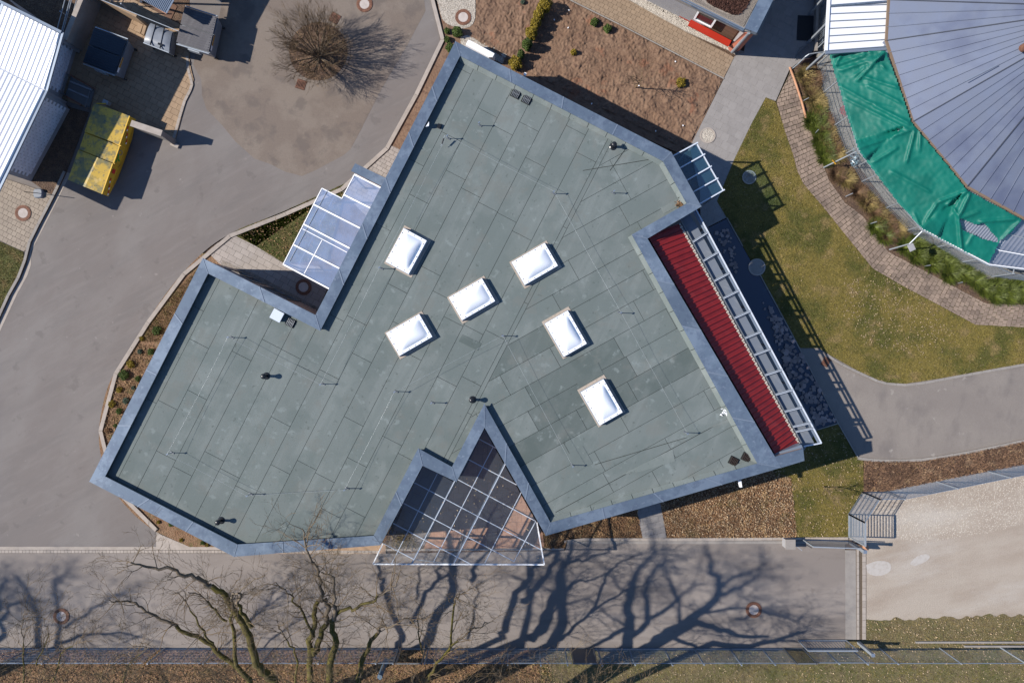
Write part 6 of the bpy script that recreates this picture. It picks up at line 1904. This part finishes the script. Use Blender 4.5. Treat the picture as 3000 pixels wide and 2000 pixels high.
for (px, py), r, h, m, lab in ((Z(1500, 0, [(755, 205)])[0], .20, .35, shrub_g, 'small green bush on bare soil, upper left of two near the brown path'),
                               (Z(1500, 0, [(878, 265)])[0], .21, .4, shrub_g, 'small green bush on bare soil, lower right of two near the brown path'),
                               (Z(1500, 0, [(568, 480)])[0], .14, .35, shrub_yg, 'tiny yellow green bush with a white plant tag'),
                               (Z(1500, 0, [(1555, 760)])[0], .24, .35, shrub_yg, 'brownish low bush right of the sapling'),
                               (Z(750, 0, [(1848, 292)])[0], .26, .55, shrub_g, 'rounded green bush below the gravel bed at the top'),
                               (Z(750, 0, [(1757, 285)])[0], .14, .3, shrub_g, 'small green bush beside the kerb, top of three'),
                               (Z(750, 0, [(1757, 362)])[0], .15, .3, shrub_g, 'small green bush beside the kerb, middle of three'),
                               (Z(750, 0, [(1785, 435)])[0], .22, .4, shrub_g, 'green bush at the northern corner of the building'),
                               (Z(1500, 0, [(100, 20)])[0], .1, .2, shrub_bl, 'tiny grey tuft left of the conifer row')):
    bush('bush', px, py, r, h, m, int(1500 * (r / .2)), lab)
bedp = [((1440, 1470, 0), .22, 'green low plant at the upper end of the left planting bed', shrub_g, 0, 500), ((1300, 1540, 0), .12, 'small tuft beside the kerb in the upper left bed', shrub_yg, 0, 500),
        ((1285, 92, 1), .12, 'blue grey plant near the top of the left bed', shrub_bl, 0, 1000), ((1385, 95, 1), .16, 'green plant touching the building in the left bed', shrub_g, 0, 1000),
        ((1200, 210, 1), .20, 'loose olive plant in the left bed', shrub_yg, 0, 1000), ((1140, 310, 1), .26, 'widest green plant in the left bed', shrub_g, 0, 1000), ((1265, 342, 1), .13, 'dark green cushion by the building in the left bed', shrub_g, 0, 1000),
        ((1095, 445, 1), .15, 'yellow green plant in the middle of the left bed', shrub_yg, 0, 1000), ((1155, 545, 1), .16, 'round dark blue green cushion in the left bed', shrub_bl, 0, 1000), ((1225, 425, 1), .1, 'grey green cushion at the building in the left bed', shrub_bl, 0, 1000),
        ((1025, 575, 1), .18, 'olive tuft beside the kerb in the left bed', shrub_yg, 0, 1000), ((1095, 640, 1), .15, 'bright green clump in the left bed', shrub_g, 0, 1000), ((1060, 770, 1), .09, 'tiny plant low in the left bed', shrub_g, 0, 1000), ((985, 820, 1), .14, 'reddish tuft low in the left bed', leaf_br, 0, 1000)]
for (x, y, _), r, lab, m, tx, ty in bedp:
    px, py = Z(tx, ty, [(x, y)])[0]
    bush('bed_plant', px, py, r, r * 1.1, m, int(500 + 3500 * r), lab, 'plant', s=.028)
for i, (x, y) in enumerate(((1455, 90), (1570, 110), (1665, 255), (1860, 280), (1900, 300))):
    px, py = Z(0, 1500, [(x, y)])[0]
    bush('bed_plant', px, py, .09 + .02 * (i % 2), .12, shrub_g if i % 2 else shrub_yg, 500, 'small plant in the bed at the southwest edge, number %s from its kerb end' % ['first', 'second', 'third', 'fourth', 'fifth'][i], 'plant', s=.025)
bl_ = W(bedp and Z(0, 1000, [(1230, 20), (1060, 290), (960, 600), (940, 900), (1000, 960), (1230, 500), (1440, 40)]))
blades('bed_grass', bl_, 2600, .02, .10, .008, blade_dry, label='withered grass between the plants of the left bed')
blades('bed_grass', W(Z(0, 500, [(1850, 880), (1660, 1050), (1400, 1380), (1290, 1568), (1460, 1568), (1750, 1050)])), 3200, .02, .12, .008, blade_dry, label='withered grass in the upper part of the left bed')
leaves('bed_leaves', bl_, 500, .03, .035, leaf_br, label='dry leaves in the left bed')
blades('corner_grass', lawnL, 9000, .03, .08, .008, blade_dkg, label='grass in the corner beside the west glass canopy')
leaves('corner_leaves', lawnL, 600, .04, .035, leaf_br, label='brown leaves in the grass beside the west glass canopy')
blades('left_lawn_grass', W([(-60, 680), (-8, 704), (70, 738), (70, 775), (58, 800), (-40, 985)]), 6000, .03, .07, .008, blade_gr, label='grass of the lawn at the left edge')
# shrub bed east: dead grasses and green spiky plants
def tufts(name, spots, r, h, n, m, lab, z=.02, w=.016):
    VV = []
    for px, py in spots:
        c = P(px, py)
        a = RNG.uniform(0, 2 * np.pi, n); rr_ = r * .35 * np.sqrt(RNG.uniform(0, 1, n))
        X, Y = c.x + rr_ * np.cos(a), c.y + rr_ * np.sin(a)
        L = RNG.uniform(.5, 1.2, n) * r; hh = h * RNG.uniform(.4, 1.1, n)
        b_ = a + RNG.normal(0, .5, n)
        V = np.zeros((n, 3, 3))
        pe = np.stack([-np.sin(b_), np.cos(b_), np.zeros(n)], 1) * w
        base_ = np.stack([X, Y, np.full(n, z)], 1)
        tip = np.stack([X + np.cos(b_) * L, Y + np.sin(b_) * L, z + hh], 1)
        V[:, 0] = base_ - pe; V[:, 1] = base_ + pe; V[:, 2] = tip
        VV.append(V)
    npmesh(name, np.concatenate(VV), [[0, 1, 2]], m, label=lab, kind='stuff')
gpos = Z(2250, 0, [(330, 700), (370, 800), (400, 900), (420, 720), (440, 960), (520, 1120), (540, 1250), (590, 1340), (620, 1420)]) + Z(2250, 500, [(620, 40), (700, 80), (820, 200), (900, 290), (950, 350), (1000, 400), (1090, 480), (1180, 530), (1100, 580)])
tufts('withered_grass', gpos[::2], .5, .35, 420, blade_dry, 'straw-coloured withered grass in the bed beside the aviary fence')
tufts('withered_heather', gpos[1::2], .45, .35, 420, blade_br, 'brown withered heather in the bed beside the aviary fence')
gp2 = Z(2250, 0, [(395, 1130), (440, 1060), (460, 1180), (500, 1370), (470, 1300), (520, 1450)]) + Z(2250, 500, [(980, 520), (1060, 600), (1350, 650), (1250, 700), (1400, 730), (1480, 760), (1350, 790), (1560, 790), (1640, 850), (1500, 860), (1700, 920), (1800, 950), (1650, 960), (1900, 1010), (1980, 1090), (2080, 1060), (2180, 1080), (2280, 1070), (2080, 1150), (2200, 1150), (2320, 1140)])
tufts('spiky_greenery', gp2, .48, .32, 420, blade_dkg, 'mass of spiky green plants beside the lower stone path', w=.02)
# saplings
def grow(mb, p, d, L, r, lvl, rng, kids=4, spread=.75, up=.12, wig=.25, nsides=4, seg=4, shrink=.62, rmin=.004):
    pts, rad = [p.copy()], [r]
    q = p.copy(); dd_ = d.normalized()
    for i in range(seg):
        dd_ = (dd_ + Vector((rng.gauss(0, wig), rng.gauss(0, wig), rng.gauss(0, wig * .7) + up * .3))).normalized()
        q = q + dd_ * (L / seg)
        pts.append(q.copy()); rad.append(max(rmin, r * (1 - .62 * (i + 1) / seg)))
    mb.tube(pts, rad, nsides if lvl > 0 else 3)
    if lvl <= 0: return
    for k in range(kids):
        t_ = rng.uniform(.25, 1.0) if k else 1.0
        j = min(seg - 1, int(t_ * seg)); f = t_ * seg - j
        b_ = pts[j].lerp(pts[j + 1], min(1, f))
        dir_ = (pts[j + 1] - pts[j]).normalized()
        ax = Vector((rng.gauss(0, 1), rng.gauss(0, 1), rng.gauss(0, 1) + up)).normalized()
        nd = (dir_ + ax * spread).normalized()
        grow(mb, b_, nd, L * rng.uniform(.45, .8) * shrink / .62, max(rmin, rad[j] * .6), lvl - 1, rng, kids, spread, up, wig, nsides, max(3, seg - 1), shrink, rmin)
rg = random.Random(3)
def sapling(px, py, h, tip, lab, seed):
    rg2 = random.Random(seed)
    t = thing('sapling', lab, 'tree', P(px, py))
    b = MB(); p0 = P(px, py); p1 = P(tip[0], tip[1], h)
    mid_ = p0.lerp(p1, .5) + Vector((.04, .03, 0))
    b.tube([p0, p0.lerp(p1, .25), mid_, p0.lerp(p1, .8), p1], [.035, .03, .022, .014, .008], 7)
    b.build('trunk', twig_m, t)
    b = MB()
    for k in range(11):
        f = rg2.uniform(.3, .95)
        a_ = rg2.uniform(0, 6.28)
        grow(b, p0.lerp(p1, f), Vector((math.cos(a_), math.sin(a_), 1.1)), h * .38, .013, 2, rg2, 3, .6, .3, .12, 4, 4)
    b.build('branches', twig_m, t)
sapling(1861, 258, 2.2, (1884, 224), 'bare sapling on the brown soil with a long thin shadow', 5)
sapling(2413, 1424, 1.5, (2428, 1443), 'thin bare sapling on the small lawn near the gate', 6)
for (x, y), lab in zip(Z(1500, 0, [(522, 98), (388, 185), (515, 258), (1570, 1155), (1500, 568), (732, 955), (1320, 1205), (1540, 785), (1165, 790), (560, 492)]),
                       ['on the soil near the top edge', 'in the shade of the conifer row', 'between conifer row and the green bushes', 'beside the grey walk', 'right of the middle of the soil', 'in the building shadow, left one', 'in the building shadow near the canopy', 'beside the brownish bush', 'at the foot of the sapling', 'at the tiny yellow bush']):
    MB().box(P(x, y, .1), .07, .05, .04, random.random() * 3).build('plant_tag', white_pl, None, 'small white plant tag ' + lab, 'plant tag', 'white plant tags on the bare soil')

# ================================================================== YARD TREE
t = thing('round_tree', 'bare round many-stemmed tree in the circular pit of the yard', 'tree', P(930, 152))
rg = random.Random(21)
base = P(934, 164, 0)
b = MB(); tw = MB()
for k in range(28):
    a_ = 2 * math.pi * k / 28 + rg.uniform(-.15, .15)
    lean = rg.choice([.25, .5, .8, 1.0])
    d = Vector((math.cos(a_) * lean, math.sin(a_) * lean, 1.0)).normalized()
    p0 = base + Vector((math.cos(a_) * .12, math.sin(a_) * .12, .0))
    L = 1.5 if lean > .6 else 1.7
    p1 = p0 + d * L * .5; p2 = p1 + (d + Vector((0, 0, -.05))).normalized() * L * .5
    b.tube([p0, p1, p2], [.045, .034, .024], 6)
    for j in range(6):
        o = p0.lerp(p2, rg.uniform(.35, 1)) if j else p2
        nd = (d + Vector((rg.gauss(0, .42), rg.gauss(0, .42), .15))).normalized()
        grow(tw, o, nd, .74, .014, 3, rg, 3, .44, .15, .10, 3, 3, .68, .0036)
b.build('stem', bark, t)
tw.build('branches', twig_m, t)

# ================================================================== BARE TREES BY THE ROAD
def limb(mbl, mbt, pts, r0, r1, rng, nk, lvl=2, kl=1.15, kr=.020, moss=None, sides=7, kids=4):
    line = [pts[0]]
    for a, c in zip(pts, pts[1:]):
        line += [a.lerp(c, .33) + Vector([rng.gauss(0, .05) for _ in range(3)]), a.lerp(c, .67) + Vector([rng.gauss(0, .05) for _ in range(3)]), c]
    n_ = len(line)
    rad = [(1.15 if max(p.z for p in pts) < 9.8 else .82) * (r0 + (r1 - r0) * i / (n_ - 1)) for i in range(n_)]
    if moss is not None:
        cutp = int(n_ * .5)
        moss.tube(line[:cutp + 1], rad[:cutp + 1], sides); mbl.tube(line[cutp:], rad[cutp:], sides)
    else: mbl.tube(line, rad, sides)
    nk = int(nk * .75)
    for k in range(nk):
        f = 1 - (1 - rng.random()) * .88
        x = f * (n_ - 1); j = min(n_ - 2, int(x))
        p = line[j].lerp(line[j + 1], x - j)
        d = (line[j + 1] - line[j]).normalized()
        ax = Vector((rng.gauss(0, 1), rng.gauss(0, 1), rng.gauss(0, .6) + .1)).normalized()
        grow(mbt, p, (d * .8 + ax * .9), kl * rng.uniform(.5, 1.1), min(kr, rad[j] * .6), lvl, rng, 3, .62, .05, .2, 4, 4, .62, .004)
def tl(tx, ty, pts, h0, h1):
    q = Z(tx, ty, pts); m_ = len(q) - 1
    return [P(x, y, h0 + (h1 - h0) * i / m_) for i, (x, y) in enumerate(q)]
def sl(pts, tx=1500, ty=1500, extra=0.0):
    """limb that throws its shadow along the given line of the road (it grows beyond the picture's lower edge)"""
    out = []
    for x, y in Z(tx, ty, pts):
        h = 6.0
        for _ in range(12): h = max(4.2, H * (1 - (y - 2.2 * h - 1000) / 1042.0) + extra)
        gx, gy = x - 68.7 * h, y - 2.2 * h
        out.append(Vector(((gx - 1500) / PPM, (1000 - gy) / PPM, h)))
    return out
def tree(label, base, limbs, seed, sub=()):
    rng = random.Random(seed)
    t = thing('bare_tree', label, 'tree', base, 'bare trees along the southern fence')
    tw_ = MB()
    for pts, r0, r1, nk, lvl in limbs:
        tr_, ms = MB(), MB()
        limb(tr_, tw_, pts, r0, r1, rng, nk, lvl, moss=ms)
        s = pts[0]
        if r0 > .125:
            m1 = base.lerp(s, .6) + Vector((0, -.25, -.2))
            MB().tube([base + Vector((rng.uniform(-.1, .1), 0, 0)), base.lerp(m1, .5), m1, s], [r0 * 1.45, r0 * 1.25, r0 * 1.1, r0], 8).build('trunk', bark_moss, t, smooth=True)
        lo_ = ms.build('limb', bark_moss, t, smooth=True)
        WLOC[lo_.name] = WLOC[t.name]
        tr_.build('limb_end', bark, lo_, smooth=True)
    tw_.build('twigs', twig_m, t)
    return t
A1_ = tl(750, 1500, [(170, 1568), (100, 1480), (0, 1400)], 5.2, 6.0) + tl(0, 1500, [(2290, 1130), (2200, 980), (2100, 820), (2040, 730), (1900, 680), (1820, 600), (1700, 590), (1580, 520), (1430, 515), (1310, 490), (1200, 460)], 6.8, 9.5)
A2_ = tl(0, 1500, [(2330, 1640), (2290, 1530), (2150, 1390), (1980, 1270), (1850, 1160), (1690, 1100), (1580, 1020), (1430, 950), (1300, 870), (1220, 830), (1100, 830), (1020, 820)], 4.8, 8.2)
A3_ = tl(0, 1500, [(2170, 1400), (2150, 1100), (2120, 1000), (2140, 880), (2140, 740), (2200, 740), (2340, 610)], 5.8, 9.0)
A4_ = tl(0, 1500, [(2310, 1050), (2210, 920), (2200, 790), (2190, 740)], 7.4, 8.6)
A5_ = tl(0, 1500, [(2080, 1000), (1980, 890), (1900, 820), (1800, 745), (1730, 735)], 7, 8.4)
A6_ = tl(0, 1500, [(1960, 1200), (1880, 1090), (1800, 960), (1740, 880), (1690, 800), (1620, 740)], 6.6, 8.0)
tree('bare mossy tree whose long limb reaches furthest left over the road', P(800, 2090), [(A1_, .17, .03, 46, 3), (A2_, .12, .02, 40, 3), (A3_, .08, .02, 22, 3), (A4_, .09, .03, 10, 2), (A5_, .05, .015, 10, 2), (A6_, .045, .012, 14, 2)], 1)
B1_ = tl(750, 1500, [(500, 1640), (500, 1568), (500, 1300), (520, 1130), (545, 1000), (545, 860), (600, 780), (600, 640), (560, 510), (490, 400), (450, 260), (425, 150)], 6.6, 9.5)
B2_ = tl(750, 1500, [(540, 1300), (560, 1230), (600, 1120), (650, 1020), (665, 900), (640, 830), (600, 770)], 7.4, 8.4)
B3_ = tl(750, 1500, [(680, 1640), (680, 1568), (700, 1300), (740, 1200), (700, 1030), (720, 960), (730, 870), (720, 780), (715, 600), (600, 550)], 7.6, 8.8)
B4_ = tl(750, 1500, [(720, 960), (800, 900), (930, 880), (1080, 820), (1160, 760), (1240, 710), (1290, 640), (1330, 520)], 8.2, 9.2)
B5_ = tl(750, 1500, [(510, 1080), (440, 940), (370, 850), (310, 750), (240, 700), (180, 640)], 7.6, 8.8)
B6_ = tl(750, 1500, [(930, 1640), (940, 1530), (980, 1340), (1040, 1210), (1120, 1110), (1150, 1050), (1210, 1060), (1330, 1000), (1450, 990)], 6.4, 8.0)
B7_ = tl(750, 1500, [(360, 1600), (350, 1280), (290, 1180), (230, 1080), (200, 1030)], 6, 7)
tree('bare mossy tree with two thick upright limbs left of the triangular canopy', P(930, 2100), [(B1_, .13, .02, 46, 3), (B2_, .12, .06, 12, 3), (B3_, .15, .03, 34, 3), (B4_, .07, .012, 20, 3), (B5_, .05, .015, 22, 3), (B6_, .12, .015, 26, 3), (B7_, .045, .015, 14, 2)], 2)
C1_ = tl(750, 1500, [(1570, 1568), (1590, 1500), (1660, 1380), (1780, 1250), (1900, 1150), (2000, 1060), (2100, 1010), (2200, 1010)], 5, 7)
C2_ = tl(750, 1500, [(1760, 1300), (1800, 1040), (1820, 850), (1830, 790), (1900, 750), (2000, 700)], 5.6, 7.5)
C3_ = tl(750, 1500, [(1530, 1300), (1490, 1100), (1480, 980), (1540, 850)], 5, 6.5)
S1_ = sl([(80, 1240), (150, 950), (180, 790), (130, 640), (0, 590)])
S1b = sl([(135, 640), (240, 620), (370, 540)])
S1c = sl([(190, 670), (300, 710), (440, 725)])
S2_ = sl([(350, 1240), (440, 1080), (460, 850), (470, 650), (465, 460)])
S2b = sl([(465, 460), (410, 330), (400, 180)])
S2c = sl([(465, 460), (600, 420), (700, 350), (740, 200)])
S2d = sl([(500, 850), (700, 790), (850, 920), (1050, 1060)])
tree('thin bare tree with yellow lichened branches below the triangular canopy', P(1262, 2060), [(C1_, .07, .012, 26, 3), (C2_, .05, .012, 20, 3), (C3_, .035, .012, 12, 2), (S1_, .17, .07, 26, 3), (S1b, .06, .03, 12, 2), (S1c, .06, .04, 6, 2), (S2_, .27, .16, 26, 3), (S2b, .12, .07, 12, 2), (S2c, .11, .05, 16, 2), (S2d, .07, .04, 14, 2)], 3)
S3_ = sl([(1060, 1240), (1080, 1000), (1060, 850), (1100, 740), (1120, 620), (1180, 500), (1280, 400), (1310, 280), (1290, 180), (1240, 60)])
S3b = sl([(1060, 770), (960, 640), (900, 540), (820, 460), (700, 380)])
S4_ = sl([(1020, 1250), (1250, 1000), (1240, 800), (1250, 600), (1330, 520), (1350, 480), (1500, 440)])
S5_ = sl([(1260, 980), (1520, 800), (1460, 640), (1390, 500), (1400, 330)])
S5b = sl([(1520, 800), (1640, 700), (1800, 620)])
S5c = sl([(1540, 1040), (1540, 800), (1460, 640)])
S6_ = sl([(1280, 1240), (1400, 1140), (1600, 1020), (1760, 900), (1870, 800), (1900, 600), (1820, 560), (1830, 430), (1780, 300)])
S6b = sl([(1870, 760), (2000, 620), (2200, 540), (2352, 470)])
S6c = sl([(1890, 770), (2100, 690), (2270, 560), (2300, 300)])
S6d = sl([(1730, 930), (2100, 880), (2352, 880)])
S6e = sl([(1500, 1160), (1640, 1210), (1750, 1280)])
S6f = sl([(1700, 1010), (1900, 1080), (2150, 1140), (2352, 1140)])
S6g = sl([(1050, 1070), (900, 1150), (700, 1250)])
S6h = sl([(2060, 980), (2300, 900), (2600, 1000), (2680, 960)])
S6i = sl([(1850, 1200), (2200, 1230), (2500, 1150), (2700, 1100)])
tree('tall bare tree below the picture whose shadow spreads over the right half of the road', P(1440, 2160), [(S3_, .24, .06, 40, 3), (S3b, .09, .04, 16, 2), (S4_, .16, .05, 30, 3), (S5_, .12, .05, 26, 3), (S5b, .06, .03, 12, 2), (S5c, .09, .05, 6, 2), (S6_, .30, .08, 50, 3), (S6b, .12, .04, 26, 3), (S6c, .12, .04, 26, 3), (S6d, .10, .04, 26, 3),
     (S6e, .09, .06, 8, 2), (S6f, .14, .06, 30, 3), (S6g, .10, .06, 10, 2), (S6h, .07, .03, 30, 3), (S6i, .14, .05, 40, 3)], 4)
L1_ = sl([(40, 1130), (40, 950), (90, 860), (240, 810)], 0, 1500, .5)
L2_ = sl([(355, 1240), (360, 1000), (300, 800), (200, 640), (130, 580)], 0, 1500, .5)
L3_ = sl([(520, 1240), (540, 900), (500, 720), (490, 620), (600, 580)], 0, 1500, .5)
L4_ = sl([(600, 1060), (850, 880), (1050, 760), (1130, 740)], 0, 1500, .5)
L5_ = sl([(0, 900), (10, 680), (60, 600)], 0, 1500, .5)
L6_ = sl([(560, 1200), (800, 1120), (1100, 1100), (1300, 1150)], 0, 1500, .5)
D1_ = tl(0, 1500, [(210, 1568), (220, 1400), (215, 1200), (200, 1050), (240, 900)], 6, 8)
D2_ = tl(0, 1500, [(330, 1400), (420, 1200), (440, 1050), (380, 960)], 6, 8)
D3_ = tl(0, 1500, [(480, 1568), (560, 1300), (700, 1200), (850, 1180)], 5, 7)
D4_ = tl(0, 1500, [(1110, 1600), (1180, 1400), (1350, 1240), (1180, 1200)], 4, 6)
tree('bare tree in the lower left corner, only its thin twigs in view', P(-330, 2110), [(L1_, .13, .06, 40, 3), (L2_, .16, .06, 50, 3), (L3_, .13, .05, 50, 3), (L4_, .09, .03, 40, 3), (L5_, .12, .05, 30, 3), (L6_, .08, .03, 34, 3)], 5)
tree('slender shrubby tree at the lower left corner in front of the fence', P(120, 2040), [(D1_, .035, .012, 26, 3), (D2_, .025, .01, 22, 3), (D3_, .03, .01, 22, 3), (D4_, .03, .01, 18, 3)], 6)
# undergrowth of twigs beneath the trees
b = MB(); rg = random.Random(9)
for k in range(150):
    x = rg.uniform(-20, 1560); y = rg.uniform(1930, 2060)
    a_ = rg.uniform(0, 6.28)
    grow(b, P(x, y, 0), Vector((math.cos(a_) * .8, math.sin(a_) * .8, .6)), rg.uniform(.6, 1.4), .014, 2, rg, 3, .7, .05, .2, 3, 3)
b.build('undergrowth', twig_m, None, 'tangled bare twigs of the undergrowth below the fence', None, None, 'stuff')
